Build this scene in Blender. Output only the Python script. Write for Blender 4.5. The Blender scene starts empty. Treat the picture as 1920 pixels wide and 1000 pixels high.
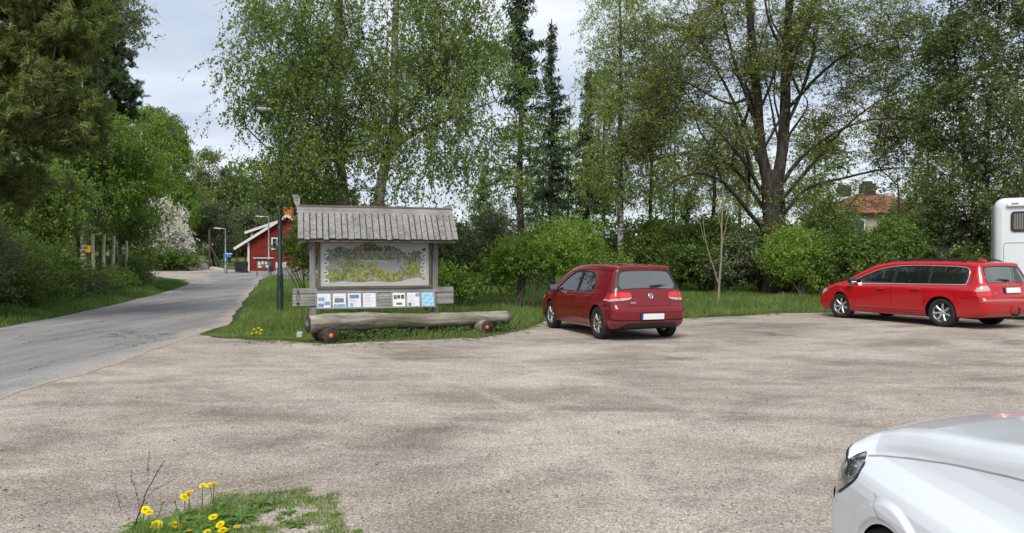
import bpy, math, random
import numpy as np
from mathutils import Vector, Matrix
R = math.radians
rng = np.random.default_rng(7)
random.seed(7)
scene = bpy.context.scene
COL = scene.collection

# ---------------------------------------------------------------- camera, world, sun, exposure
F = 1350.0            # focal length in pixels of the 1920 px wide photograph
HZ = 488.0            # row of the horizon
CH = 1.58             # eye height
cd = bpy.data.cameras.new('camera'); cam = bpy.data.objects.new('camera', cd); COL.objects.link(cam)
cd.sensor_width = 36.0; cd.lens = 36.0*F/1920.0; cd.clip_start = 0.05; cd.clip_end = 3000
cam.location = (0, 0, CH)
cam.rotation_euler = (R(90) - math.atan((500-HZ)/F), 0, 0)
scene.camera = cam
scene.view_settings.view_transform = 'Standard'; scene.view_settings.look = 'None'
scene.view_settings.exposure = 0.40; scene.view_settings.gamma = 1.0

SUN_EL, SUN_AZ = 48.0, 192.0      # azimuth clockwise from +Y
w = bpy.data.worlds.new("World"); scene.world = w; w.use_nodes = True
nt = w.node_tree; nt.nodes.clear()
def N(nt, t, **k):
    n = nt.nodes.new(t)
    for a, b in k.items():
        if a.startswith('i_'):
            n.inputs[a[2:].replace('_', ' ')].default_value = b
        else: setattr(n, a, b)
    return n
L = lambda nt, a, b: nt.links.new(a, b)
sky = N(nt, 'ShaderNodeTexSky', sky_type='NISHITA', sun_disc=False, sun_elevation=R(SUN_EL), sun_rotation=R(SUN_AZ))
tc = N(nt, 'ShaderNodeTexCoord')
sep = N(nt, 'ShaderNodeSeparateXYZ'); L(nt, tc.outputs['Generated'], sep.inputs[0])
def M(nt, op, a, b=None, c=None, clamp=False):
    n = nt.nodes.new('ShaderNodeMath'); n.operation = op; n.use_clamp = clamp
    for i, v in enumerate((a, b, c)):
        if v is None: continue
        if isinstance(v, (int, float)): n.inputs[i].default_value = v
        else: nt.links.new(v, n.inputs[i])
    return n.outputs[0]
den = M(nt, 'ADD', M(nt, 'MAXIMUM', sep.outputs[2], 0.0), 0.16)
cx_ = M(nt, 'DIVIDE', sep.outputs[0], den); cy_ = M(nt, 'DIVIDE', sep.outputs[1], den)
cmb = N(nt, 'ShaderNodeCombineXYZ'); L(nt, cx_, cmb.inputs[0]); L(nt, cy_, cmb.inputs[1])
mp = N(nt, 'ShaderNodeMapping'); L(nt, cmb.outputs[0], mp.inputs[0]); mp.inputs['Scale'].default_value = (0.55, 1.0, 1); mp.inputs['Rotation'].default_value = (0, 0, R(-25)); mp.inputs['Location'].default_value = (3.1, 1.7, 0)
cn = N(nt, 'ShaderNodeTexNoise', i_Scale=0.9, i_Detail=7.0, i_Roughness=0.5, i_Distortion=0.25); L(nt, mp.outputs[0], cn.inputs['Vector'])
cr = N(nt, 'ShaderNodeValToRGB'); L(nt, cn.outputs[0], cr.inputs[0])
cr.color_ramp.elements[0].position = 0.36; cr.color_ramp.elements[1].position = 0.64
cn2 = N(nt, 'ShaderNodeTexNoise', i_Scale=1.9, i_Detail=6.0, i_Roughness=0.5); L(nt, mp.outputs[0], cn2.inputs['Vector'])
cc = N(nt, 'ShaderNodeValToRGB'); L(nt, cn2.outputs[0], cc.inputs[0])
cc.color_ramp.elements[0].position = 0.3; cc.color_ramp.elements[0].color = (0.50, 0.58, 0.70, 1)
cc.color_ramp.elements[1].position = 0.68; cc.color_ramp.elements[1].color = (0.90, 0.93, 0.98, 1)
CLOUD_GAIN = 9.0
sc_ = N(nt, 'ShaderNodeVectorMath', operation='SCALE'); L(nt, cc.outputs[0], sc_.inputs[0]); sc_.inputs['Scale'].default_value = CLOUD_GAIN
mxc = N(nt, 'ShaderNodeMix', data_type='RGBA')
L(nt, M(nt, 'MULTIPLY_ADD', cr.outputs[0], 0.35, 0.62), mxc.inputs['Factor']); L(nt, sky.outputs[0], mxc.inputs['A']); L(nt, sc_.outputs[0], mxc.inputs['B'])
bg = N(nt, 'ShaderNodeBackground', i_Strength=0.10); L(nt, mxc.outputs['Result'], bg.inputs[0])
out = N(nt, 'ShaderNodeOutputWorld'); L(nt, bg.outputs[0], out.inputs[0])
sl = bpy.data.lights.new('sun', 'SUN'); sun = bpy.data.objects.new('sun', sl); COL.objects.link(sun)
sl.energy = 2.7; sl.angle = R(30); sl.color = (1.0, 0.95, 0.87)
a_ = R(SUN_AZ); e_ = R(SUN_EL)
sdir = Vector((math.sin(a_)*math.cos(e_), math.cos(a_)*math.cos(e_), math.sin(e_)))
sun.rotation_euler = (-sdir).to_track_quat('-Z', 'Y').to_euler(); sun.location = sdir*60

# ---------------------------------------------------------------- helpers
def gz(x, y):
    """height of the ground"""
    y = np.asarray(y, float); x = np.asarray(x, float)
    z = 0.00025*np.clip(y-35, 0, None)**2
    z = np.where(y > 130, 2.256+0.045*(y-130), z)*np.clip((-x-2+0.05*y)/22, 0, 1)
    f = lambda t: np.clip(t, 0, 1)**2*(3-2*np.clip(t, 0, 1))
    z = z+0.08*f((x-4.2)/4.0)*f((y-10.0)/5.5)
    # wooded hill rising on the left, lawn bank beside the lane
    z = z + 0.0035*np.clip(-x-13-0.28*y, 0, 80)**1.6*np.clip((y-5)/25, 0, 1)
    return z
def P(px, py, d):
    """point seen at pixel (px, py) at depth d"""
    return np.array([(px-960)/F*d, d, CH+(HZ-py)/F*d])
def G(px, d, dz=0.0):
    x = (px-960)/F*d
    return np.array([x, d, float(gz(x, d))+dz])
def GP(px, py):
    d = CH*F/(py-HZ)
    return ((px-960)/F*d, d)

def mkmesh(name, V, Q, mat=None, parent=None, attrs=None, smooth=False, mats=None, midx=None, colors=None, loc=None):
    """V (n,3), Q (m,4) quads or list of faces -> one mesh object"""
    me = bpy.data.meshes.new(name)
    V = np.asarray(V, np.float32)
    if isinstance(Q, np.ndarray) and Q.ndim == 2:
        n = Q.shape[1]; tot = np.full(len(Q), n, np.int32); flat = Q.astype(np.int32).ravel()
    else:
        tot = np.array([len(f) for f in Q], np.int32); flat = np.array([i for f in Q for i in f], np.int32)
    me.vertices.add(len(V)); me.vertices.foreach_set('co', V.ravel())
    me.loops.add(len(flat)); me.loops.foreach_set('vertex_index', flat)
    me.polygons.add(len(tot)); st = np.zeros(len(tot), np.int32); st[1:] = np.cumsum(tot)[:-1]
    me.polygons.foreach_set('loop_start', st); me.polygons.foreach_set('loop_total', tot)
    if smooth is not False:
        s = np.ones(len(tot), bool) if smooth is True else np.asarray(smooth, bool)
        me.polygons.foreach_set('use_smooth', s)
    if midx is not None: me.polygons.foreach_set('material_index', np.asarray(midx, np.int32))
    me.update(calc_edges=True)
    if attrs:
        for k, v in attrs.items():
            a = me.attributes.new(k, 'FLOAT', 'FACE'); a.data.foreach_set('value', np.asarray(v, np.float32))
    if colors is not None:
        a = me.attributes.new('col', 'FLOAT_COLOR', 'FACE')
        c = np.ones((len(tot), 4), np.float32); c[:, :3] = colors; a.data.foreach_set('color', c.ravel())
    if mats is None: mats = [mat]
    for m in mats: me.materials.append(m)
    o = bpy.data.objects.new(name, me); COL.objects.link(o)
    if parent is not None: o.parent = parent
    if loc is not None: o.location = loc
    return o
def tag(o, label=None, cat=None, group=None, kind=None):
    if label: o['label'] = label
    if cat: o['category'] = cat
    if group: o['group'] = group
    if kind: o['kind'] = kind
    return o
def empty(name, loc=(0, 0, 0), rz=0.0, label=None, cat=None, group=None):
    o = bpy.data.objects.new(name, None); COL.objects.link(o); o.location = [float(v) for v in loc]; o.rotation_euler = (0, 0, rz)
    o.empty_display_size = 0.2
    return tag(o, label, cat, group)

class MB:
    """collects simple solids into one mesh"""
    def __init__(s): s.V = []; s.F = []; s.S = []; s.n = 0; s.C = []
    def add(s, V, Fs, smooth=False, col=None):
        V = np.asarray(V, float); s.V.append(V)
        for f in Fs: s.F.append([int(i)+s.n for i in f]); s.S.append(smooth); s.C.append(col or (1, 1, 1))
        s.n += len(V)
    def box(s, c, d, rot=None, col=None, bev=0.0):
        hx, hy, hz = d[0]/2, d[1]/2, d[2]/2
        if bev > 0:
            b = min(bev, hx*.9, hy*.9, hz*.9); V = []; 
            for sx in (-1, 1):
                for sy in (-1, 1):
                    for sz in (-1, 1):
                        V += [(sx*hx, sy*(hy-b), sz*(hz-b)), (sx*(hx-b), sy*hy, sz*(hz-b)), (sx*(hx-b), sy*(hy-b), sz*hz)]
            V = np.array(V)
            def i(sx, sy, sz, k): return ((sx*2+sy)*2+sz)*3+k
            Fs = []
            for sx in (0, 1): f = [i(sx, 0, 0, 0), i(sx, 1, 0, 0), i(sx, 1, 1, 0), i(sx, 0, 1, 0)]; Fs.append(f if sx else f[::-1])
            for sy in (0, 1): f = [i(0, sy, 0, 1), i(0, sy, 1, 1), i(1, sy, 1, 1), i(1, sy, 0, 1)]; Fs.append(f if sy else f[::-1])
            for sz in (0, 1): f = [i(0, 0, sz, 2), i(1, 0, sz, 2), i(1, 1, sz, 2), i(0, 1, sz, 2)]; Fs.append(f if sz else f[::-1])
            for a in (0, 1):
                for b2 in (0, 1):
                    f = [i(0, a, b2, 1), i(1, a, b2, 1), i(1, a, b2, 2), i(0, a, b2, 2)]; Fs.append(f if a == b2 else f[::-1])
                    f = [i(a, 0, b2, 0), i(a, 1, b2, 0), i(a, 1, b2, 2), i(a, 0, b2, 2)]; Fs.append(f if a != b2 else f[::-1])
                    f = [i(a, b2, 0, 0), i(a, b2, 1, 0), i(a, b2, 1, 1), i(a, b2, 0, 1)]; Fs.append(f if a == b2 else f[::-1])
            for sx in (0, 1):
                for sy in (0, 1):
                    for sz in (0, 1):
                        f = [i(sx, sy, sz, 0), i(sx, sy, sz, 1), i(sx, sy, sz, 2)]; Fs.append(f if (sx+sy+sz) % 2 else f[::-1])
        else:
            V = np.array([(x, y, z) for x in (-hx, hx) for y in (-hy, hy) for z in (-hz, hz)])
            Fs = [(0, 1, 3, 2), (4, 6, 7, 5), (0, 4, 5, 1), (2, 3, 7, 6), (0, 2, 6, 4), (1, 5, 7, 3)]
        if rot is not None: V = V@np.array(rot).T
        s.add(V+np.array(c, float), Fs, False, col)
    def beam(s, a, b, w, h, up=(0, 0, 1), bev=0.0, col=None):
        a = np.array(a, float); b = np.array(b, float); x = b-a; l = np.linalg.norm(x); x /= l
        up = np.array(up, float); y = np.cross(up, x); y /= np.linalg.norm(y); z = np.cross(x, y)
        s.box((a+b)/2, (l, w, h), np.stack([x, y, z], 1), col, bev)
    def tube(s, pts, r, k=8, cap=True, smooth=True, col=None):
        pts = np.asarray(pts, float); n = len(pts); r = np.full(n, r) if np.isscalar(r) else np.asarray(r, float)
        T = np.gradient(pts, axis=0); T /= np.linalg.norm(T, axis=1)[:, None]+1e-12
        u = np.cross(T[0], (0, 0, 1.0)); 
        if np.linalg.norm(u) < 1e-3: u = np.array([1.0, 0, 0])
        u /= np.linalg.norm(u); V = []
        for i in range(n):
            u = u-T[i]*np.dot(u, T[i]); u /= np.linalg.norm(u); v = np.cross(T[i], u)
            a = np.arange(k)*2*np.pi/k
            V.append(pts[i]+r[i]*(np.cos(a)[:, None]*u+np.sin(a)[:, None]*v))
        V = np.concatenate(V); Fs = []
        for i in range(n-1):
            for j in range(k): Fs.append((i*k+j, i*k+(j+1) % k, (i+1)*k+(j+1) % k, (i+1)*k+j))
        s.add(V, Fs, smooth, col)
        if cap:
            s.add(V[:k], [list(range(k))[::-1]], False, col); s.add(V[-k:], [list(range(k))], False, col)
    def lathe(s, prof, k=32, axis='z', c=(0, 0, 0), smooth=True, col=None, rot=None):
        prof = np.asarray(prof, float); n = len(prof); a = np.arange(k)*2*np.pi/k
        V = np.stack([prof[:, 0][:, None]*np.cos(a), prof[:, 0][:, None]*np.sin(a), np.repeat(prof[:, 1][:, None], k, 1)], 2).reshape(-1, 3)
        if axis == 'y': V = V[:, [0, 2, 1]]*np.array([1, 1, -1])
        if axis == 'x': V = V[:, [2, 0, 1]]
        if rot is not None: V = V@np.array(rot).T
        Fs = [(i*k+j, i*k+(j+1) % k, (i+1)*k+(j+1) % k, (i+1)*k+j) for i in range(n-1) for j in range(k)]
        s.add(V+np.array(c, float), Fs, smooth, col)
    def prism(s, poly, h, M4=None, col=None):
        """polygon (x,y) extruded by h along z, then transformed"""
        n = len(poly); V = np.array([(x, y, 0) for x, y in poly]+[(x, y, h) for x, y in poly], float)
        if M4 is not None:
            m = np.array(M4); V = V@m[:3, :3].T+m[:3, 3]
        Fs = [list(range(n))[::-1], list(range(n, 2*n))]+[(i, (i+1) % n, n+(i+1) % n, n+i) for i in range(n)]
        s.add(V, Fs, False, col)
    def blob(s, c, r, k=14, m=9, rot=None, col=None, p=2.0):
        V = []; Fs = []
        for i in range(m+1):
            ph = -np.pi/2+np.pi*i/m
            for j in range(k):
                th = 2*np.pi*j/k
                sg = lambda v: np.sign(v)*abs(v)**(2/p)
                V.append((r[0]*sg(np.cos(ph))*sg(np.cos(th)), r[1]*sg(np.cos(ph))*sg(np.sin(th)), r[2]*sg(np.sin(ph))))
        for i in range(m):
            for j in range(k): Fs.append((i*k+j, i*k+(j+1) % k, (i+1)*k+(j+1) % k, (i+1)*k+j))
        V = np.array(V)
        if rot is not None: V = V@np.array(rot).T
        s.add(V+np.array(c, float), Fs, True, col)
    def build(s, name, mat, parent=None, usecol=False, loc=None):
        return mkmesh(name, np.concatenate(s.V), s.F, mat, parent, smooth=s.S, colors=(np.array(s.C) if usecol else None), loc=loc)

# ---------------------------------------------------------------- materials
def newmat(name):
    m = bpy.data.materials.new(name); m.use_nodes = True; nt = m.node_tree; nt.nodes.clear()
    o = nt.nodes.new('ShaderNodeOutputMaterial'); return m, nt, o
def ramp(nt, fac, stops, interp='LINEAR'):
    n = nt.nodes.new('ShaderNodeValToRGB'); L(nt, fac, n.inputs[0]); n.color_ramp.interpolation = interp
    e = n.color_ramp.elements
    while len(e) < len(stops): e.new(0.5)
    for i, (p, c) in enumerate(stops): e[i].position = p; e[i].color = (*c, 1)
    return n.outputs[0]
def noise(nt, scale, detail=4.0, rough=0.55, vec=None, dist=0.0, color=False):
    n = N(nt, 'ShaderNodeTexNoise', i_Scale=scale, i_Detail=detail, i_Roughness=rough, i_Distortion=dist)
    if vec is not None: L(nt, vec, n.inputs['Vector'])
    return n.outputs[1 if color else 0]
def objco(nt, scale=None, rot=None):
    t = nt.nodes.new('ShaderNodeTexCoord'); o = t.outputs['Object']
    if scale is not None or rot is not None:
        m = nt.nodes.new('ShaderNodeMapping'); L(nt, o, m.inputs[0])
        if scale is not None: m.inputs['Scale'].default_value = scale
        if rot is not None: m.inputs['Rotation'].default_value = rot
        o = m.outputs[0]
    return o
def mix(nt, f, a, b, mode='MIX'):
    n = nt.nodes.new('ShaderNodeMix'); n.data_type = 'RGBA'; n.blend_type = mode
    for s_, v in (('Factor', f), ('A', a), ('B', b)):
        if isinstance(v, (int, float)): n.inputs[s_].default_value = v
        elif isinstance(v, tuple): n.inputs[s_].default_value = (*v, 1)
        else: L(nt, v, n.inputs[s_])
    return n.outputs['Result']
def bsdf(nt, o, color, rough=0.6, metal=0.0, spec=0.5, bump=None, bstr=0.3, bdist=0.01, coat=0.0):
    p = nt.nodes.new('ShaderNodeBsdfPrincipled')
    for s_, v in (('Base Color', color), ('Roughness', rough), ('Metallic', metal)):
        if isinstance(v, (int, float)): p.inputs[s_].default_value = v
        elif isinstance(v, tuple): p.inputs[s_].default_value = (*v, 1)
        else: L(nt, v, p.inputs[s_])
    p.inputs['Specular IOR Level'].default_value = spec
    p.inputs['Coat Weight'].default_value = coat; p.inputs['Coat Roughness'].default_value = 0.03
    if bump is not None:
        b = nt.nodes.new('ShaderNodeBump'); b.inputs['Strength'].default_value = bstr; b.inputs['Distance'].default_value = bdist
        L(nt, bump, b.inputs['Height']); L(nt, b.outputs[0], p.inputs['Normal'])
    L(nt, p.outputs[0], o.inputs[0]); return p
def plain(name, c, rough=0.6, metal=0.0, spec=0.5, var=0.12, nscale=6.0, coat=0.0):
    m, nt, o = newmat(name); v = objco(nt)
    f = noise(nt, nscale, 5, 0.6, v)
    col = ramp(nt, f, [(0.3, tuple(x*(1-var) for x in c)), (0.7, tuple(min(1, x*(1+var)) for x in c))])
    bsdf(nt, o, col, rough, metal, spec, coat=coat); return m
def foliage(name, cols, transl=0.35, rough=0.5, clump=0.7, spec=0.35, tcol=1.5):
    m, nt, o = newmat(name)
    a = nt.nodes.new('ShaderNodeAttribute'); a.attribute_name = 'rnd'
    g = nt.nodes.new('ShaderNodeNewGeometry')
    nz = noise(nt, clump, 3, 0.6, g.outputs['Position'])
    f = M(nt, 'ADD', M(nt, 'MULTIPLY', a.outputs['Fac'], 0.55), M(nt, 'MULTIPLY', M(nt, 'SUBTRACT', nz, 0.25), 0.9))
    cols = [tuple(min(.9, v*(1.0 if 'petal' in name or 'blossom' in name or 'yellow' in name else (1.75 if 'needle' in name else 1.22))) for v in c_) for c_ in cols]
    n = len(cols); c = ramp(nt, f, [(0.1+0.8*i/(n-1), cols[i]) for i in range(n)])
    p = nt.nodes.new('ShaderNodeBsdfPrincipled'); L(nt, c, p.inputs['Base Color']); p.inputs['Roughness'].default_value = rough
    p.inputs['Specular IOR Level'].default_value = spec
    t = nt.nodes.new('ShaderNodeBsdfTranslucent')
    L(nt, mix(nt, 1.0, c, (tcol, tcol*1.05, tcol*0.6), 'MULTIPLY'), t.inputs[0])
    ms = nt.nodes.new('ShaderNodeMixShader'); ms.inputs[0].default_value = transl
    L(nt, p.outputs[0], ms.inputs[1]); L(nt, t.outputs[0], ms.inputs[2]); L(nt, ms.outputs[0], o.inputs[0]); return m
def bark(name, c1, c2, scale=8.0, zs=0.2):
    m, nt, o = newmat(name); v = objco(nt, (1, 1, zs))
    f = noise(nt, scale, 6, 0.65, v)
    bsdf(nt, o, ramp(nt, f, [(0.35, c1), (0.65, c2)]), 0.9, 0, 0.2, f, 0.9, 0.03); return m
def birchbark(name, dark=0.45):
    m, nt, o = newmat(name); v = objco(nt, (1, 1, 3.5))
    f = noise(nt, 5.0, 6, 0.7, v); f2 = noise(nt, 1.4, 4, 0.6, objco(nt))
    c = ramp(nt, M(nt, 'ADD', M(nt, 'MULTIPLY', f, 0.6), M(nt, 'MULTIPLY', f2, 0.4)), [(dark, (0.03, 0.028, 0.025)), (dark+0.06, (0.30, 0.28, 0.25)), (0.62, (0.5, 0.48, 0.44))])
    bsdf(nt, o, c, 0.75, 0, 0.3, f, 0.4, 0.01); return m
def wood(name, c1, c2, axis='x', scale=1.0, rough=0.85):
    m, nt, o = newmat(name)
    sc = {'x': (0.6, 14, 14), 'y': (14, 0.6, 14), 'z': (14, 14, 0.6)}[axis]
    v = objco(nt, tuple(s*scale for s in sc)); f = noise(nt, 1.6, 6, 0.65, v, 0.6)
    f2 = noise(nt, 2.2, 3, 0.6, objco(nt))
    ff = M(nt, 'ADD', M(nt, 'MULTIPLY', f, 0.7), M(nt, 'MULTIPLY', f2, 0.3))
    bsdf(nt, o, ramp(nt, ff, [(0.33, c1), (0.62, c2)]), rough, 0, 0.25, f, 0.5, 0.006); return m
def facecol(name, rough=0.5, spec=0.4, grain=0.12, gs=60):
    m, nt, o = newmat(name); a = nt.nodes.new('ShaderNodeAttribute'); a.attribute_name = 'col'
    f = noise(nt, gs, 3, 0.6, objco(nt)); c = mix(nt, 1.0, a.outputs['Color'], ramp(nt, f, [(0.3, (1-grain,)*3), (0.7, (1+grain,)*3)]), 'MULTIPLY')
    bsdf(nt, o, c, rough, 0, spec); return m
def paint(name, c, flake=0.15, rough=0.45, dirt=0.12, coat=1.0, metal=0.0):
    m, nt, o = newmat(name); v = objco(nt)
    f = noise(nt, 3.0, 6, 0.6, v); f3 = noise(nt, 24.0, 6, 0.7, v)
    s = nt.nodes.new('ShaderNodeSeparateXYZ'); L(nt, v, s.inputs[0])
    low = M(nt, 'MULTIPLY', M(nt, 'MULTIPLY', M(nt, 'SUBTRACT', 0.62, s.outputs[2], clamp=True), dirt*4.0), M(nt, 'MULTIPLY', f3, 1.6))
    col = mix(nt, M(nt, 'MULTIPLY', f, flake), c, tuple(min(1, x*1.5) for x in c))
    col = mix(nt, M(nt, 'ADD', low, M(nt, 'MULTIPLY', M(nt, 'GREATER_THAN', f3, .68), dirt*.25), clamp=True), col, (0.20, 0.175, 0.15))
    p = nt.nodes.new('ShaderNodeBsdfPrincipled'); L(nt, col, p.inputs['Base Color']); p.inputs['Roughness'].default_value = rough; p.inputs['Metallic'].default_value = metal; p.inputs['Specular IOR Level'].default_value = .15
    p.inputs['Coat Weight'].default_value = coat; L(nt, M(nt, 'MULTIPLY_ADD', f3, 0.08, 0.03), p.inputs['Coat Roughness'])
    d = nt.nodes.new('ShaderNodeBsdfDiffuse'); d.inputs[0].default_value = (.02, .02, .02, 1); g = nt.nodes.new('ShaderNodeNewGeometry'); ms = nt.nodes.new('ShaderNodeMixShader')
    L(nt, g.outputs['Backfacing'], ms.inputs[0]); L(nt, p.outputs[0], ms.inputs[1]); L(nt, d.outputs[0], ms.inputs[2]); L(nt, ms.outputs[0], o.inputs[0]); return m
def glassmat(name, tint=(0.02, 0.025, 0.025), alpha=0.5, rough=0.02, ior=1.62):
    m, nt, o = newmat(name)
    g = nt.nodes.new('ShaderNodeBsdfGlossy'); g.inputs['Roughness'].default_value = rough; g.inputs[0].default_value = (1, 1, 1, 1)
    d = nt.nodes.new('ShaderNodeBsdfDiffuse'); d.inputs[0].default_value = (*tint, 1)
    t = nt.nodes.new('ShaderNodeBsdfTransparent'); t.inputs[0].default_value = (0.62, 0.68, 0.66, 1)
    m1 = nt.nodes.new('ShaderNodeMixShader'); m1.inputs[0].default_value = alpha; L(nt, d.outputs[0], m1.inputs[1]); L(nt, t.outputs[0], m1.inputs[2])
    fr = nt.nodes.new('ShaderNodeFresnel'); fr.inputs[0].default_value = ior
    f = M(nt, 'MULTIPLY_ADD', fr.outputs[0], 1.15, 0.02, True)
    m2 = nt.nodes.new('ShaderNodeMixShader'); L(nt, f, m2.inputs[0]); L(nt, m1.outputs[0], m2.inputs[1]); L(nt, g.outputs[0], m2.inputs[2])
    L(nt, m2.outputs[0], o.inputs[0]); return m
# ---------------------------------------------------------------- ground, road, gravel
def inpoly(x, y, poly):
    x = np.asarray(x, float); y = np.asarray(y, float); r = np.zeros(x.shape, bool); n = len(poly)
    for i in range(n):
        x1, y1 = poly[i]; x2, y2 = poly[(i+1) % n]
        if y1 == y2: continue
        c = (y1 > y) != (y2 > y)
        r ^= c & (x < (x2-x1)*(y-y1)/(y2-y1)+x1)
    return r
def fnoise(x, s, seed=0):
    q = np.random.default_rng(seed); r = np.zeros_like(np.asarray(x, float))
    for k in range(5):
        r = r+np.sin(x*s*(1.9**k)+q.uniform(0, 6.28))*0.6**k
    return r
def noise2(x, y, s, seed=0):
    q = np.random.default_rng(seed); r = np.zeros_like(np.asarray(x, float))
    for k in range(9):
        a = q.uniform(0, 6.28); f = s*q.uniform(0.6, 2.6)
        r = r+np.sin((x*math.cos(a)+y*math.sin(a))*f+q.uniform(0, 6.28))
    return r/4.0

def ground_mat():
    m, nt, o = newmat('ground soil and turf'); g = nt.nodes.new('ShaderNodeNewGeometry'); v = g.outputs['Position']
    f = noise(nt, 0.6, 8, 0.65, v); f2 = noise(nt, 14, 5, 0.7, v)
    c = ramp(nt, f, [(0.3, (0.035, 0.055, 0.016)), (0.55, (0.06, 0.10, 0.022)), (0.75, (0.10, 0.12, 0.04))])
    c = mix(nt, ramp(nt, f2, [(0.35, (0, 0, 0)), (0.7, (1, 1, 1))]), c, (0.055, 0.05, 0.03))
    bsdf(nt, o, c, 0.95, 0, 0.1, f2, 0.8, 0.03); return m
def gravel_mat():
    m, nt, o = newmat('gravel'); g = nt.nodes.new('ShaderNodeNewGeometry'); v = g.outputs['Position']
    def mp(sx, sy, rz=0.0):
        n = nt.nodes.new('ShaderNodeMapping'); L(nt, v, n.inputs[0]); n.inputs['Scale'].default_value = (sx, sy, 1); n.inputs['Rotation'].default_value = (0, 0, rz); return n.outputs[0]
    big = noise(nt, 0.30, 6, 0.60, mp(0.8, 1.1, R(14)), 1.0)
    mid = noise(nt, 1.1, 8, 0.72, mp(0.6, 1.1, R(-16)), 0.8)
    c = ramp(nt, M(nt, 'ADD', M(nt, 'MULTIPLY', big, 0.5), M(nt, 'MULTIPLY', mid, 0.5)),
             [(0.35, (0.165, 0.138, 0.116)), (0.43, (0.265, 0.230, 0.196)), (0.50, (0.350, 0.308, 0.264)), (0.60, (0.455, 0.407, 0.350))])
    # bands of washed blue-grey and violet chippings
    gp = noise(nt, 0.8, 6, 0.7, mp(0.8, 1.5, R(20)), 0.5)
    c = mix(nt, M(nt, 'MULTIPLY', ramp(nt, gp, [(0.53, (0, 0, 0)), (0.66, (1, 1, 1))]), 0.55), c, (0.185, 0.170, 0.165))
    ol = noise(nt, 0.5, 3, 0.5, mp(1.0, 1.3, R(50)))
    c = mix(nt, M(nt, 'MULTIPLY', ramp(nt, ol, [(0.55, (0, 0, 0)), (0.68, (1, 1, 1))]), 0.55), c, (0.150, 0.128, 0.092))
    # wheel arcs
    wv = N(nt, 'ShaderNodeTexWave', wave_type='RINGS', i_Scale=0.16, i_Distortion=3.5, i_Detail=3.0)
    n2 = nt.nodes.new('ShaderNodeMapping'); L(nt, v, n2.inputs[0]); n2.inputs['Location'].default_value = (4, 16, 0); n2.inputs['Scale'].default_value = (0.5, 1, 1); L(nt, n2.outputs[0], wv.inputs['Vector'])
    c = mix(nt, M(nt, 'MULTIPLY', wv.outputs['Fac'], 0.10), c, (0.38, 0.33, 0.28))
    # worn tyre tracks, pairs of faint arcs
    for (ax, ay, rad, wd, am) in ((-14.0, 2.0, 15.2, .13, .30), (-14.0, 2.0, 16.75, .13, .30), (3.0, 40.0, 31.0, .12, .26), (3.0, 40.0, 32.6, .12, .26), (12.0, -6.0, 15.0, .14, .24), (12.0, -6.0, 16.6, .14, .24), (-3.0, 34.0, 22.2, .12, .28), (-3.0, 34.0, 23.7, .12, .28)):
        dn = N(nt, 'ShaderNodeVectorMath', operation='DISTANCE'); L(nt, v, dn.inputs[0]); dn.inputs[1].default_value = (ax, ay, 0)
        wob = M(nt, 'MULTIPLY', M(nt, 'SUBTRACT', big, .5), 1.2); dd_ = M(nt, 'ABSOLUTE', M(nt, 'SUBTRACT', M(nt, 'ADD', dn.outputs['Value'], wob), rad))
        tr_ = M(nt, 'MULTIPLY', M(nt, 'SUBTRACT', 1.0, M(nt, 'DIVIDE', dd_, wd), clamp=True), am); c = mix(nt, tr_, c, (0.50, 0.455, 0.40))
    # stones
    def vor(sc, out=1):
        n = N(nt, 'ShaderNodeTexVoronoi', i_Scale=sc); L(nt, v, n.inputs['Vector']); return n
    v1 = vor(80.0); v2 = vor(170.0)
    bw = nt.nodes.new('ShaderNodeRGBToBW'); L(nt, v1.outputs['Color'], bw.inputs[0])
    bw2 = nt.nodes.new('ShaderNodeRGBToBW'); L(nt, v2.outputs['Color'], bw2.inputs[0])
    s = M(nt, 'ADD', M(nt, 'MULTIPLY', bw.outputs[0], 0.5), M(nt, 'MULTIPLY', bw2.outputs[0], 0.5))
    c = mix(nt, 1.0, c, ramp(nt, s, [(0.15, (0.34, 0.34, 0.36)), (0.38, (0.86, 0.85, 0.85)), (0.60, (1.08, 1.07, 1.06)), (0.85, (1.85, 1.82, 1.78))]), 'MULTIPLY')
    v3 = vor(21.0); bw3 = nt.nodes.new('ShaderNodeRGBToBW'); L(nt, v3.outputs['Color'], bw3.inputs[0])
    dk = M(nt, 'MULTIPLY', M(nt, 'LESS_THAN', v3.outputs['Distance'], 0.22), M(nt, 'LESS_THAN', bw3.outputs[0], 0.30))
    c = mix(nt, M(nt, 'MULTIPLY', dk, 0.6), c, (0.07, 0.065, 0.065))
    v4 = vor(23.0); bw4 = nt.nodes.new('ShaderNodeRGBToBW'); L(nt, v4.outputs['Color'], bw4.inputs[0])
    c = mix(nt, M(nt, 'MULTIPLY', M(nt, 'MULTIPLY', M(nt, 'LESS_THAN', v4.outputs['Distance'], 0.28), M(nt, 'GREATER_THAN', bw4.outputs[0], 0.72)), 0.55), c, (0.46, 0.43, 0.39))
    fn = noise(nt, 30, 5, 0.75, v)
    c = mix(nt, 1.0, c, ramp(nt, fn, [(0.3, (0.82, 0.82, 0.82)), (0.7, (1.16, 1.16, 1.16))]), 'MULTIPLY')
    h = M(nt, 'ADD', M(nt, 'MULTIPLY', v1.outputs['Distance'], -1.0), M(nt, 'MULTIPLY', fn, 0.6))
    bsdf(nt, o, c, 0.92, 0, 0.15, h, 0.55, 0.012); return m
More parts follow.
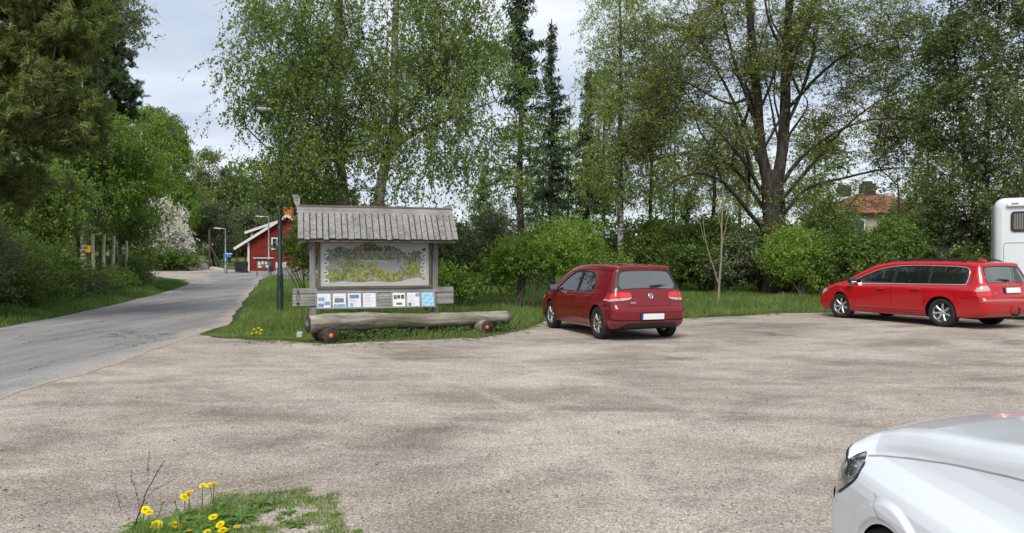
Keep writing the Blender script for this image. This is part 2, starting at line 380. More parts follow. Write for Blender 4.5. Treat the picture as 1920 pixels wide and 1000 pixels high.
def asphalt_mat():
    m, nt, o = newmat('worn asphalt'); g = nt.nodes.new('ShaderNodeNewGeometry'); v = g.outputs['Position']
    n = nt.nodes.new('ShaderNodeMapping'); L(nt, v, n.inputs[0]); n.inputs['Rotation'].default_value = (0, 0, R(-16)); n.inputs['Scale'].default_value = (1.2, 0.16, 1)
    st = noise(nt, 1.2, 5, 0.6, n.outputs[0]); big = noise(nt, 0.3, 4, 0.5, v)
    f = M(nt, 'ADD', M(nt, 'MULTIPLY', st, 0.6), M(nt, 'MULTIPLY', big, 0.4))
    c = ramp(nt, f, [(0.36, (0.165, 0.161, 0.157)), (0.5, (0.225, 0.219, 0.213)), (0.62, (0.285, 0.277, 0.268))])
    vo = N(nt, 'ShaderNodeTexVoronoi', i_Scale=90.0); L(nt, v, vo.inputs['Vector'])
    bw = nt.nodes.new('ShaderNodeRGBToBW'); L(nt, vo.outputs['Color'], bw.inputs[0])
    c = mix(nt, 1.0, c, ramp(nt, bw.outputs[0], [(0.15, (0.72, 0.72, 0.72)), (0.85, (1.3, 1.3, 1.3))]), 'MULTIPLY')
    # cracks
    vd = nt.nodes.new('ShaderNodeVectorMath'); vd.operation = 'ADD'; L(nt, n.outputs[0], vd.inputs[0])
    nz = noise(nt, 1.3, 4, 0.6, v, color=True); L(nt, nz, vd.inputs[1])
    ck = N(nt, 'ShaderNodeTexVoronoi', feature='DISTANCE_TO_EDGE', i_Scale=0.55); L(nt, vd.outputs[0], ck.inputs['Vector'])
    cm = M(nt, 'MULTIPLY', M(nt, 'LESS_THAN', ck.outputs['Distance'], 0.010), M(nt, 'GREATER_THAN', noise(nt, 0.22, 3, 0.5, v), 0.47))
    c = mix(nt, M(nt, 'MULTIPLY', cm, 0.6), c, (0.05, 0.05, 0.05))
    at = nt.nodes.new('ShaderNodeAttribute'); at.attribute_name = 'edge'
    e1 = noise(nt, 0.9, 8, 0.75, v); sp = M(nt, 'ADD', at.outputs['Fac'], M(nt, 'MULTIPLY', M(nt, 'SUBTRACT', e1, 0.5), 1.5))
    c = mix(nt, ramp(nt, sp, [(0.55, (0, 0, 0)), (0.85, (1, 1, 1))]), c, mix(nt, 1.0, (0.335, 0.298, 0.262), ramp(nt, bw.outputs[0], [(0.15, (0.6, 0.6, 0.6)), (0.85, (1.4, 1.4, 1.4))]), 'MULTIPLY'))
    fn = noise(nt, 60, 4, 0.7, v)
    bsdf(nt, o, c, 0.95, 0, 0.12, fn, 0.4, 0.006); return m
def turf_mat():
    m, nt, o = newmat('verge turf'); g = nt.nodes.new('ShaderNodeNewGeometry'); v = g.outputs['Position']
    f = noise(nt, 1.5, 8, 0.7, v)
    c = ramp(nt, f, [(0.3, (0.05, 0.06, 0.02)), (0.5, (0.08, 0.12, 0.025)), (0.72, (0.13, 0.16, 0.05))])
    bsdf(nt, o, c, 0.95, 0, 0.1, noise(nt, 30, 4, 0.7, v), 0.8, 0.02); return m
MG = ground_mat(); MGR = gravel_mat(); MAS = asphalt_mat(); MTF = turf_mat()

xs = np.concatenate([np.arange(-420, -60, 20.), np.arange(-60, 40, 2.), np.arange(40, 440, 20.)])
ys = np.concatenate([np.arange(-60, -10, 10.), np.arange(-10, 130, 2.), np.arange(130, 700, 15.)])
X, Y = np.meshgrid(xs, ys); nx, ny = len(xs), len(ys)
V = np.stack([X.ravel(), Y.ravel(), (gz(X, Y)-0.045*((X > 1) & (Y > 3) & (Y < 30))).ravel()], 1)
i, j = np.meshgrid(np.arange(nx-1), np.arange(ny-1)); a = (j*nx+i).ravel()
tag(mkmesh('ground', V, np.stack([a, a+1, a+nx+1, a+nx], 1), MG, smooth=True), kind='structure')

def strip(name, left, right, mat, dz, nsub=4, step=0.6, seed=1, jit=0.12, kind='structure'):
    """sheet between two polylines (same number of points), edges roughened"""
    def rs(p, m):
        p = np.array(p, float); d = np.r_[0, np.cumsum(np.linalg.norm(np.diff(p, axis=0), axis=1))]; t = np.linspace(0, d[-1], m)
        # smooth by Catmull style resample
        q = np.stack([np.interp(t, d, p[:, k]) for k in (0, 1)], 1)
        for _ in range(max(2, m//60) if step > .3 else m//6):
            q[1:-1] = (q[:-2]+2*q[1:-1]+q[2:])/4
        return q
    ln = np.linalg.norm(np.diff(np.array(left, float), axis=0), axis=1).sum(); m = int(ln/step)
    A = rs(left, m); B = rs(right, m); D = B-A; D /= np.linalg.norm(D, axis=1)[:, None]
    t = np.arange(m)*step
    A = A+D*(fnoise(t, 0.9, seed)*jit+fnoise(t, 6.0, seed+5)*jit*.35)[:, None]; B = B+D*(fnoise(t, 0.8, seed+1)*jit*1.5+fnoise(t, 5.0, seed+6)*jit*.25)[:, None]
    V = []
    for k in range(nsub+1):
        q = A+(B-A)*k/nsub; V.append(np.stack([q[:, 0], q[:, 1], gz(q[:, 0], q[:, 1])+dz], 1))
    V = np.stack(V, 1).reshape(-1, 3); nn = nsub+1
    i, j = np.meshgrid(np.arange(nsub), np.arange(m-1)); a = (j*nn+i).ravel()
    ed = ((i.ravel()+.5)/nsub); o = mkmesh(name, V, np.stack([a, a+1, a+nn+1, a+nn], 1), mat, smooth=True, attrs={'edge': np.clip(1-(1-ed)*5.0, 0, 1)}); tag(o, kind=kind); return o
road_l = [(-8.2, -30), (-9.0, 2), (-10.2, 9), (-11.9, 16.8), (-12.9, 21.5), (-14.2, 26), (-16.9, 35), (-20.3, 45), (-23.5, 53), (-28, 62), (-31, 72), (-24, 76.5), (-10, 78.5), (10, 80)]
road_r = [(-3.2, -30), (-4.6, 2), (-5.7, 7.5), (-6.3, 13), (-7.0, 18), (-8.1, 21), (-10.4, 28), (-13.4, 37), (-16.2, 46), (-19, 54), (-20.6, 61), (-19.5, 66.5), (-8, 71), (10, 73.5)]
strip('gravel', [(-42, -40), (-42, -10), (-12, 5), (-12, 10), (-10, 13), (-9, 15.2)], [(60, -40), (60, -10), (60, 5), (60, 9), (60, 12), (60, 14)], MGR, 0.004, 60, 0.5, 3, 0.0)
GF = [(-9, 17.2), (-7.2, 16.5), (-6.6, 15.4), (-6.0, 14.6), (-5.0, 14.05), (-3.6, 13.65), (-2.1, 14.0), (-0.65, 14.6), (0.4, 16.6), (0.9, 18.6), (4.6, 19.4), (8.8, 20.5), (12, 22), (17.4, 24.5), (30, 28), (60, 34)]
def gfy(x): return np.interp(x, [p[0] for p in GF], [p[1] for p in GF])
xx = np.arange(-9, 60, 0.12); e = gfy(xx)+fnoise(xx, 2.0, 5)*0.10
NR = 14; V = []
for k in range(NR+1):
    yk = 9.9+(e-9.9)*k/NR; V.append(np.stack([xx, yk, gz(xx, yk)+.004], 1))
V = np.concatenate(V); n = len(xx); a = (np.arange(n-1)[None, :]+np.arange(NR)[:, None]*n).ravel()
# second gravel apron up to the ragged grass edge (joined to the first as one sheet)
g1 = bpy.data.objects['gravel']
def join_into(o, V, Q):
    me = o.data; v0 = np.empty(len(me.vertices)*3, np.float32); me.vertices.foreach_get('co', v0); v0 = v0.reshape(-1, 3)
    f0 = np.empty(len(me.loops), np.int32); me.loops.foreach_get('vertex_index', f0); f0 = f0.reshape(-1, 4)
    nm = o.name; mt = me.materials[0]; kd = o.get('kind'); bpy.data.objects.remove(o); n_ = mkmesh(nm, np.concatenate([v0, V]), np.concatenate([f0, Q+len(v0)]), mt)
    n_.name = nm; tag(n_, kind=kd); return n_
# keep only the part of the first sheet with y < 9.9
me = g1.data; v0 = np.empty(len(me.vertices)*3, np.float32); me.vertices.foreach_get('co', v0); v0 = v0.reshape(-1, 3); v0[:, 1] = np.minimum(v0[:, 1], 9.9); v0[:, 2] = gz(v0[:, 0], v0[:, 1])+.004; me.vertices.foreach_set('co', v0.ravel()); me.update()
join_into(g1, V, np.stack([a, a+1, a+n+1, a+n], 1))
strip('road', road_l, road_r, MAS, 0.008, 40, 0.16, 11, 0.06)
strip('lane', [(-31.5, 71), (-35, 78), (-42, 92), (-51, 110), (-58, 130)], [(-26.5, 73), (-31, 80), (-38.5, 92), (-47.5, 110), (-54, 130)], MGR, 0.03, 2, 1.0, 21, 0.1)
strip('gravel_drive', [(-20.6, 46), (-24.5, 54), (-31, 62), (-41, 74), (-43, 80)], [(-19.6, 47), (-22.5, 55), (-27, 63), (-30, 73), (-33, 79)], MGR, 0.008, 4, 0.8, 31, 0.15)

# ---------------------------------------------------------------- grass
def blades(pts, h, w, lean=0.35, seed=0, seg=2):
    """pts (n,3); h (n,); returns V,Q,rnd"""
    q = np.random.default_rng(seed); n = len(pts); az = q.uniform(0, 2*np.pi, n); d = np.stack([np.cos(az), np.sin(az), np.zeros(n)], 1)
    s = np.stack([-np.sin(az), np.cos(az), np.zeros(n)], 1)
    az2 = q.uniform(0, 2*np.pi, n); d2 = np.stack([np.cos(az2), np.sin(az2), np.zeros(n)], 1)
    ln = np.abs(q.normal(0, lean, n)); rows = []
    for k in range(seg+1):
        t = k/seg; c = pts+d2*(ln*h*t**1.8)[:, None]+np.array([0, 0, 1.])*(h*t*(1-0.25*ln*t))[:, None]
        ww = (w*(1-0.82*t**1.3))[:, None]/2
        rows += [c-s*ww, c+s*ww]
    V = np.stack(rows, 1).reshape(-1, 3); m = 2*(seg+1); b = np.arange(n)*m
    Q = np.concatenate([np.stack([b+2*k, b+2*k+1, b+2*k+3, b+2*k+2], 1) for k in range(seg)])
    return V, Q, np.tile(q.random(n), seg)
def scatter(n, bb, test, seed):
    q = np.random.default_rng(seed); x = q.uniform(bb[0], bb[1], n); y = q.uniform(bb[2], bb[3], n); k = test(x, y); return x[k], y[k]
MGRASS = foliage('tall grass', [(0.05, 0.085, 0.022), (0.09, 0.15, 0.035), (0.15, 0.21, 0.055), (0.26, 0.27, 0.12)], 0.35, 0.5, 0.9)
MGRASSL = foliage('lush grass', [(0.035, 0.075, 0.016), (0.06, 0.125, 0.024), (0.11, 0.175, 0.04), (0.2, 0.21, 0.09)], 0.35, 0.45, 0.9)
MPATCH = foliage('patch grass', [(0.07, 0.12, 0.03), (0.13, 0.20, 0.045), (0.24, 0.28, 0.09)], 0.35, 0.5, 3.0)
MDRY = foliage('short dry grass', [(0.07, 0.10, 0.03), (0.13, 0.15, 0.045), (0.22, 0.20, 0.09)], 0.3, 0.6, 1.5)
def road_rx(y): return np.interp(y, [p[1] for p in road_r[1:12]], [p[0] for p in road_r[1:12]])
def road_lx(y): return np.interp(y, [p[1] for p in road_l[1:11]], [p[0] for p in road_l[1:11]])
# turf sheets
def turf(name, left, right, seed, dz=0.006): return strip(name, left, right, MTF, dz, 10, 0.4, seed, 0.05)
turf('verge_turf', [(road_rx(y)+0.15, y) for y in (15.0, 17, 19, 22, 28, 37, 46, 54, 60)], [(-3.2, 13.95), (0.3, 18.3), (6, 20.6), (12, 23.2), (16, 29), (10, 37), (0, 46), (-6, 54), (-10, 64)], 41)
def vg(x, y):
    return (y > gfy(x)+0.10+0.12*noise2(x, y, 3.0, 3)) & (x > road_rx(y)+0.22+0.1*noise2(x, y, 2.0, 4))
def keep(x, y):      # bare gravel under and in front of the notice board
    u = (x+3.2)*0.85+(y-15.2)*0.53
    return ~(((x+4.3)**2/1.1+(y-14.6)**2/0.16 < 1) | ((x > -4.2) & (x < -0.9) & (np.abs(y-(14.35+0.6*(x+3.5))) < 0.33) & (noise2(x, y, 4.0, 9) > -0.25)))
def hgt(x, y, q):
    d = y-gfy(x); r_ = np.clip(d/2.2, 0, 1); rl = np.clip((x-road_rx(y))/1.2, 0, 1)
    return (0.06+0.30*np.minimum(r_, rl)**0.9)*(0.75+0.3*noise2(x, y, 1.3, 6))*q.uniform(0.55, 1.25, len(x))
x, y = scatter(330000, (-13, 15, 13, 31), lambda x, y: vg(x, y) & keep(x, y), 50); q = np.random.default_rng(51)
near = (y-gfy(x) < 0.55)
h = np.clip(hgt(x, y, q), 0.025, 0.5)
pts = np.stack([x, y, gz(x, y)], 1)
V, Q, r_ = blades(pts[~near], h[~near], 0.012+0.006*q.random((~near).sum()), 0.4, 52)
tag(mkmesh('verge_grass', V, Q, MGRASS, attrs={'rnd': r_}), kind='stuff')
V, Q, r_ = blades(pts[near], h[near]*0.55, 0.010+0.005*q.random(near.sum()), 0.6, 53)
tag(mkmesh('short_grass', V, Q, MDRY, attrs={'rnd': r_}), kind='stuff')
# stray weeds and tufts where the gravel meets the verge and the road
q = np.random.default_rng(57); n = 900; tx = q.uniform(-6.6, 22, n); ty = gfy(tx)-np.abs(q.normal(0, .38, n)); rx_n = 260; ry = q.uniform(3.5, 15, rx_n)
kk = noise2(tx, ty, 1.4, 19) > -.1; tx, ty = tx[kk], ty[kk]; bx_ = np.repeat(tx, 9)+q.normal(0, .035, len(tx)*9); by_ = np.repeat(ty, 9)+q.normal(0, .035, len(tx)*9)
V, Q, r_ = blades(np.stack([bx_, by_, gz(bx_, by_)+.004], 1), q.uniform(.02, .075, len(bx_)), np.full(len(bx_), .007), .8, 58); tag(mkmesh('edge_weeds', V, Q, MDRY, attrs={'rnd': r_}), kind='stuff')
# grass farther along the right side of the road and the field behind
x, y = scatter(240000, (-24, 34, 22, 66), lambda x, y: (x > road_rx(y)+0.3) & (y > gfy(x)+.15) & ((y > 31) | (x > 12)), 54)
h = np.where(y < 34, .5, .25)*q.uniform(0.5, 1.3, len(x)); V, Q, r_ = blades(np.stack([x, y, gz(x, y)], 1), h, np.full(len(x), 0.03), 0.4, 55, 1)
tag(mkmesh('field_grass', V, Q, MGRASS, attrs={'rnd': r_}), kind='stuff')
# strip left of the road
x, y = scatter(420000, (-24, -9, 3, 48), lambda x, y: (x < road_lx(y)-0.15+0.10*noise2(x, y, 2.2, 8)) & (x > road_lx(y)-5.5), 56)
e_ = np.clip((road_lx(y)-x)/0.9, 0.15, 1)
h = e_*0.30*(0.8+0.45*noise2(x, y, 1.6, 7)).clip(.25, 1.8)*q.uniform(0.4, 1.4, len(x)); V, Q, r_ = blades(np.stack([x, y, gz(x, y)], 1), h, np.full(len(x), 0.014)+0.0004*y, 0.4, 57)
tag(mkmesh('roadside_grass', V, Q, MGRASSL, attrs={'rnd': r_}), kind='stuff')
# lawn bank beside the lane
MLAWN = plain('lawn', (0.10, 0.155, 0.035), 0.9, 0, 0.2, 0.35, 0.35)
strip('lawn', [(-31, 81), (-38, 92), (-47, 110), (-50, 122)], [(-26.5, 82), (-24, 92), (-22, 110), (-20, 122)], MLAWN, 0.05, 6, 1.0, 61, 0.3)
MROUGH = plain('rough turf', (0.075, 0.11, 0.03), 0.9, 0, 0.2, 0.4, 0.5)
# ---------------------------------------------------------------- trees
def tubes_from_edges(P0, P1, R0, R1, k=4):
    D = P1-P0; D /= np.linalg.norm(D, axis=1)[:, None]+1e-9
    A = np.where(np.abs(D[:, 2:3]) > 0.9, np.array([[1., 0, 0]]), np.array([[0, 0, 1.]])); U = np.cross(D, A); U /= np.linalg.norm(U, axis=1)[:, None]+1e-9; W = np.cross(D, U)
    a = np.arange(k)*2*np.pi/k; n = len(P0)
    ring = lambda C, Rr: C[:, None, :]+Rr[:, None, None]*(np.cos(a)[None, :, None]*U[:, None, :]+np.sin(a)[None, :, None]*W[:, None, :])
    V = np.concatenate([ring(P0, R0), ring(P1, R1)], 1).reshape(-1, 3); b = np.arange(n)[:, None]*2*k; j = np.arange(k)[None, :]
    Q = np.stack([b+j, b+(j+1) % k, b+k+(j+1) % k, b+k+j], 2).reshape(-1, 4); return V, Q
def sweep(pts, r, k=10, knob=0.0, q=None):
    pts = np.asarray(pts, float); r = np.asarray(r, float); n = len(pts)
    T = np.gradient(pts, axis=0); T /= np.linalg.norm(T, axis=1)[:, None]; u = np.array([1., 0, 0]); V = []
    a = np.arange(k)*2*np.pi/k
    for i in range(n):
        u = u-T[i]*np.dot(u, T[i]); u /= np.linalg.norm(u)+1e-9; v = np.cross(T[i], u)
        rr = r[i]*(1+(knob*q.normal(0, 1, k) if knob else 0))
        V.append(pts[i]+(np.cos(a)*rr)[:, None]*u+(np.sin(a)*rr)[:, None]*v)
    V = np.concatenate(V); i, j = np.meshgrid(np.arange(n-1), np.arange(k), indexing='ij')
    Q = np.stack([i*k+j, i*k+(j+1) % k, (i+1)*k+(j+1) % k, (i+1)*k+j], 2).reshape(-1, 4); return V, Q
def smoothline(p, step=0.35, wob=0.0, q=None):
    p = np.asarray(p, float); d = np.r_[0, np.cumsum(np.linalg.norm(np.diff(p, axis=0), axis=1))]; m = max(3, int(d[-1]/step)+1)
    t = np.linspace(0, d[-1], m); x = np.stack([np.interp(t, d, p[:, k]) for k in range(p.shape[1])], 1)
    for _ in range(3): x[1:-1] = (x[:-2]+2*x[1:-1]+x[2:])/4
    if wob and q is not None:
        n = q.normal(0, wob, (m, 3)); n = np.cumsum(n, 0)*0.5; n -= np.linspace(0, 1, m)[:, None]*n[-1]; n[0] = 0; x[:, :3] += n
    return x
def leafquads(C, size, q, asp=0.75, nbias=0.0, axis=None, fold=0.0):
    n = len(C); s = size*(0.5+1.05*q.random(n)**1.3)
    a = q.normal(0, 1, (n, 3)) if axis is None else axis+q.normal(0, 0.45, (n, 3))
    a /= np.linalg.norm(a, axis=1)[:, None]; b = q.normal(0, 1, (n, 3)); b[:, :2] += 0
    b -= a*(a*b).sum(1)[:, None]; b /= np.linalg.norm(b, axis=1)[:, None]
    h = a*(s/2)[:, None]; k = b*(s*asp/2)[:, None]; c2 = C-h*0.15
    V = np.stack([C-h, c2+k, C+h, c2-k], 1).reshape(-1, 3); m = np.arange(n)[:, None]*4+np.arange(4)[None, :]
    return V, m
def mergeVQ(L_):
    Vs, Qs, n = [], [], 0
    for V, Q in L_: Vs.append(V); Qs.append(Q+n); n += len(V)
    return np.concatenate(Vs), np.concatenate(Qs)
def twigs(S, q, n_per, length, droop, spread, nseg=4, updir=0.2, jit=0.1):
    """from start points S grow n_per twigs each; returns (n, nseg+1, 3)"""
    n = len(S)*n_per; s = np.repeat(S, n_per, 0)+q.normal(0, jit, (n, 3))
    d = q.normal(0, 1, (n, 3)); d[:, 2] = d[:, 2]*0.5+updir; d /= np.linalg.norm(d, axis=1)[:, None]
    l = length*q.uniform(0.5, 1.25, n)/nseg; P_ = [s]
    for k in range(nseg):
        d = d+np.array([0, 0, -droop])+q.normal(0, 0.12, (n, 3)); d /= np.linalg.norm(d, axis=1)[:, None]
        P_.append(P_[-1]+d*l[:, None])
    return np.stack(P_, 1)
def along(T, q, per, jit=0.02, tmin=0.15):
    """per points along every polyline of T (n,s+1,3)"""
    n, s, _ = T.shape; t = q.uniform(tmin, 1, (n, per))*(s-1); i = np.minimum(t.astype(int), s-2); f = (t-i)[:, :, None]
    r_ = np.arange(n)[:, None]; p = T[r_, i]*(1-f)+T[r_, i+1]*f
    return (p+q.normal(0, jit, p.shape)).reshape(-1, 3)
def skeleton(main, targets, q, bal=0.35, step=0.3, curve=0.12, rtip=0.006):
    """main: list of (pts n,3); connect targets greedily. returns edges (p0,p1,r0,r1) of branches"""
    nodes = [p for m in main for p in m]; plen = []
    for m in main: plen += list(np.zeros(len(m)))
    parent = [-1]*len(nodes); nm = len(nodes)
    NP = np.zeros((len(nodes)+len(targets)*14+10, 3)); NP[:nm] = np.array(nodes); PL = np.zeros(len(NP)); cnt = nm; par = [-1]*nm
    mainp = NP[:nm].copy()
    d0 = np.array([np.min(np.linalg.norm(mainp-t, axis=1)) for t in targets]); order = np.argsort(d0)
    for ti in order:
        t = targets[ti]; dv = t-NP[:cnt]; dd = np.linalg.norm(dv, axis=1)
        cost = dd+bal*PL[:cnt]+0.5*np.clip(-dv[:, 2], 0, None)   # branches leave low, climb outward
        i = int(np.argmin(cost)); L_ = dd[i]; ns = min(12, max(1, int(L_/step))); p0 = NP[i].copy(); prev = i
        off = q.normal(0, curve*L_, 3); off[2] += 0.10*L_
        for k in range(1, ns+1):
            f = k/ns; p = p0+(t-p0)*f+off*4*f*(1-f)*0.5+(q.normal(0, 0.03, 3) if k < ns else 0)
            if cnt >= len(NP): break
            NP[cnt] = p; PL[cnt] = PL[prev]+L_/ns; par.append(prev); prev = cnt; cnt += 1
    par = np.array(par); w_ = np.zeros(cnt); ch = np.zeros(cnt, int)
    for i in range(cnt-1, nm-1, -1):
        if ch[i] == 0: w_[i] = rtip**2.3
        if par[i] >= 0: w_[par[i]] += w_[i]; ch[par[i]] += 1
    rad = w_**(1/2.3); idx = np.arange(nm, cnt); p = par[idx]
    r0 = np.where(p < nm, rad[idx]*1.15, np.minimum(rad[p], rad[idx]*1.6)); return NP[p], NP[idx], r0, rad[idx], NP[nm:cnt]
def ellipsoid_pts(q, n, blobs, shell=0.0):
    """blobs: (cx,cy,cz,rx,ry,rz,weight)"""
    b = np.array(blobs, float); w_ = b[:, 6]*b[:, 3]*b[:, 4]*b[:, 5]; w_ /= w_.sum(); k = q.choice(len(b), n, p=w_)
    d = q.normal(0, 1, (n, 3)); d /= np.linalg.norm(d, axis=1)[:, None]; r = q.uniform(shell**3, 1, n)**(1/3)
    return b[k, :3]+d*r[:, None]*b[k, 3:6]
def tree(name, label, cat, base, trunks, blobs, ntarget, twig, leaf, mats, seed, group=None, bal=0.35, rtip=0.006, shell=0.0, knob=0.03, twigr=0.0025, axisdown=False, k=9, curve=0.12, nfl=0, flmat=None, fls=0.05, fllim=None, holes=-0.35):
    """trunks: list of [(x,y,z,r),...] world coordinates; blobs: world ellipsoids; twig=(n_per,length,droop,updir,jit); leaf=(per,size,aspect,jit)"""
    q = np.random.default_rng(seed); base = np.array(base, float)
    t = empty(name, base, 0, label, cat, group); VQ = []; mains = []
    for tr in trunks:
        s = smoothline(np.array(tr, float), 0.35, 0.02, q); VQ.append(sweep(s[:, :3]-base, s[:, 3], k, knob, q)); mains.append(s[:, :3])
    V, Q = mergeVQ(VQ); mkmesh('trunk', V, Q, mats[0], t, smooth=True)
    T = ellipsoid_pts(q, ntarget, blobs, shell) if ntarget else np.zeros((0, 3))
    if ntarget:
        fr = 2.4/max(1.0, np.median([b[3] for b in blobs])*.7); nz = np.zeros(len(T)); qn = np.random.default_rng(seed+31)
        for _ in range(7):
            kv = qn.normal(0, 1, 3); kv *= fr*qn.uniform(.8, 2.2)/np.linalg.norm(kv); nz += np.sin(T@kv+qn.uniform(0, 6.28))
        keep_ = nz/2.6 > holes; T2 = T[keep_]; ext = ntarget-len(T2)
        T = np.concatenate([T2, T2[qn.integers(0, len(T2), int(ext*.55))]+qn.normal(0, .22, (int(ext*.55), 3))])
    T = T[T[:, 2] > gz(T[:, 0], T[:, 1])+0.15]
    P0, P1, R0, R1, nodes = skeleton(mains, T, q, bal, 0.35, curve, rtip)
    V, Q = tubes_from_edges(P0-base, P1-base, R0, R1, 5)
    n_per, tl, dr, up, jit = twig; TW = twigs(T, q, n_per, tl, dr, 1, 4, up, jit)
    a = TW[:, :-1].reshape(-1, 3)-base; b = TW[:, 1:].reshape(-1, 3)-base
    if twigr > 0:
        V2, Q2 = tubes_from_edges(a, b, np.full(len(a), twigr), np.full(len(a), twigr*0.8), 3); V, Q = mergeVQ([(V, Q), (V2, Q2)])
    mkmesh('branches', V, Q, mats[1], t, smooth=True)
    per, ls, asp, lj = leaf; C = along(TW, q, per, lj)
    ax = np.tile([[0, 0, -1.]], (len(C), 1)) if axisdown else None
    V, Q = leafquads(C-base, ls, q, asp, axis=ax)
    mkmesh('crown', V, Q, mats[2], t, attrs={'rnd': q.random(len(Q))})
    if nfl:
        i = q.choice(len(T), nfl, p=None) if fllim is None else q.choice(np.where(fllim(T))[0], nfl)
        c = T[i]+q.normal(0, jit*1.3+0.08, (nfl, 3)); c = np.repeat(c, 5, 0)+q.normal(0, fls*0.8, (nfl*5, 3))
        V, Q = leafquads(c-base, fls, q, 0.9); mkmesh('blossom', V, Q, flmat, t, attrs={'rnd': q.random(len(Q))})
    return t
MBIRCH = birchbark('white birch bark'); MBIRCHD = birchbark('dark birch bark', 0.5)
MBR = plain('twig bark', (0.055, 0.045, 0.035), 0.9, 0, 0.2, 0.3); MBRG = plain('grey twig bark', (0.10, 0.09, 0.075), 0.9, 0, 0.2, 0.3)
MBARK = bark('grey brown bark', (0.016, 0.014, 0.012), (0.070, 0.062, 0.050)); MPINEB = bark('pine bark', (0.05, 0.03, 0.02), (0.16, 0.09, 0.055))
MLB = foliage('birch leaf', [(0.045, 0.080, 0.016), (0.090, 0.145, 0.028), (0.145, 0.210, 0.042), (0.21, 0.26, 0.07)], 0.42, 0.45, 0.5)
MLBL = foliage('light birch leaf', [(0.075, 0.125, 0.018), (0.125, 0.195, 0.030), (0.18, 0.26, 0.045)], 0.45, 0.45, 0.4)
MLY = foliage('young sparse leaf', [(0.11, 0.16, 0.03), (0.18, 0.235, 0.05), (0.26, 0.30, 0.09)], 0.4, 0.5, 0.7)
MLD = foliage('dark leaf', [(0.042, 0.066, 0.020), (0.078, 0.115, 0.032), (0.13, 0.17, 0.055)], 0.3, 0.4, 0.8)
MLH = foliage('hedge leaf', [(0.045, 0.075, 0.016), (0.085, 0.135, 0.026), (0.14, 0.195, 0.042)], 0.35, 0.45, 0.8)
MLS = foliage('bright shrub leaf', [(0.09, 0.16, 0.020), (0.15, 0.24, 0.032), (0.22, 0.32, 0.055)], 0.4, 0.45, 1.5)
MLG = foliage('grey green leaf', [(0.07, 0.10, 0.04), (0.12, 0.15, 0.07), (0.2, 0.22, 0.13)], 0.3, 0.55, 1.5)
MNS = foliage('spruce needle', [(0.010, 0.022, 0.008), (0.020, 0.038, 0.013), (0.035, 0.055, 0.02)], 0.1, 0.6, 0.8)
MNP = foliage('pine needle', [(0.045, 0.062, 0.016), (0.085, 0.11, 0.028), (0.14, 0.17, 0.048)], 0.2, 0.6, 0.6)
MNPD = foliage('dark pine needle', [(0.022, 0.038, 0.014), (0.04, 0.062, 0.022), (0.065, 0.09, 0.034)], 0.15, 0.6, 0.8)
MFW = foliage('white petal', [(0.62, 0.60, 0.58), (0.72, 0.70, 0.68), (0.8, 0.79, 0.77)], 0.3, 0.6, 2.0, tcol=1.0)
MFC = foliage('cream blossom', [(0.40, 0.42, 0.32), (0.54, 0.56, 0.45), (0.68, 0.69, 0.60)], 0.25, 0.6, 2.0, tcol=1.0)
def pb(px, py, d, rpx, rpy, rd, w_=1.0):
    c = P(px, py, d); return (c[0], c[1], c[2], rpx/F*d, rd, rpy/F*d, w_)
def tp(L_, d=None):
    """[(px,py,depth,radius)] -> world trunk points"""
    return [(*P(a, b, c), r) for a, b, c, r in L_]
def gbase(px, d): 
    g = G(px, d); return g

# two birches behind the notice board
D = 20.5
g = gbase(716, D); b1 = [(g[0], g[1], g[2]-.1, .19), *tp([(712, 470, D, .165), (712, 385, D, .155), (722, 310, D, .14), (745, 240, D, .125), (742, 130, D, .11), (745, 10, D, .09), (750, -160, D, .06), (752, -330, D, .02)])]
limb = tp([(722, 310, D, .10), (745, 262, D, .09), (790, 243, D-.3, .07), (860, 215, D-.6, .045), (930, 190, D-.8, .02)])
limb2 = tp([(735, 260, D, .08), (800, 160, D+.5, .06), (850, 90, D+.6, .04), (890, 20, D+.6, .02)])
tree('birch_tree', 'birch with pale trunk rising from behind the notice board roof, its long limb reaching right', 'tree', g, [b1, limb, limb2],
     [pb(760, 60, D, 190, 130, 2.4), pb(720, 190, D, 170, 110, 2.3), pb(800, 250, D-1, 140, 95, 1.8), pb(930, 230, D-1, 85, 150, 1.3, .9), pb(870, 80, D, 85, 110, 1.8), pb(760, -130, D, 170, 120, 2.2, .35),
      pb(960, 260, D-1.2, 50, 60, .9, .6), pb(790, 330, D-1.4, 70, 60, .8, .9), pb(890, 330, D-1.2, 60, 60, .8, .9), pb(960, 330, D-1.0, 30, 60, .8, .8), pb(610, 330, D, 60, 45, 1.2, .5)],
     1150, (5, 0.9, 0.5, 0.1, 0.12), (15, 0.060, 0.8, 0.03), (MBIRCH, MBR, MLB), 11, 'birches behind the notice board', axisdown=True, shell=.2)
D = 20.8
g = gbase(655, D); b2 = [(g[0], g[1], g[2]-.1, .18), *tp([(650, 400, D, .15), (640, 300, D, .135), (630, 190, D, .125), (635, 80, D, .11), (640, 0, D, .095), (648, -150, D, .06), (650, -300, D, .02)])]
limb = tp([(640, 290, D, .08), (600, 275, D-.4, .06), (550, 272, D-.8, .04), (510, 285, D-1, .02)])
limb2 = tp([(632, 130, D, .08), (590, 80, D-.4, .055), (540, 60, D-.6, .035), (490, 50, D-.8, .02)])
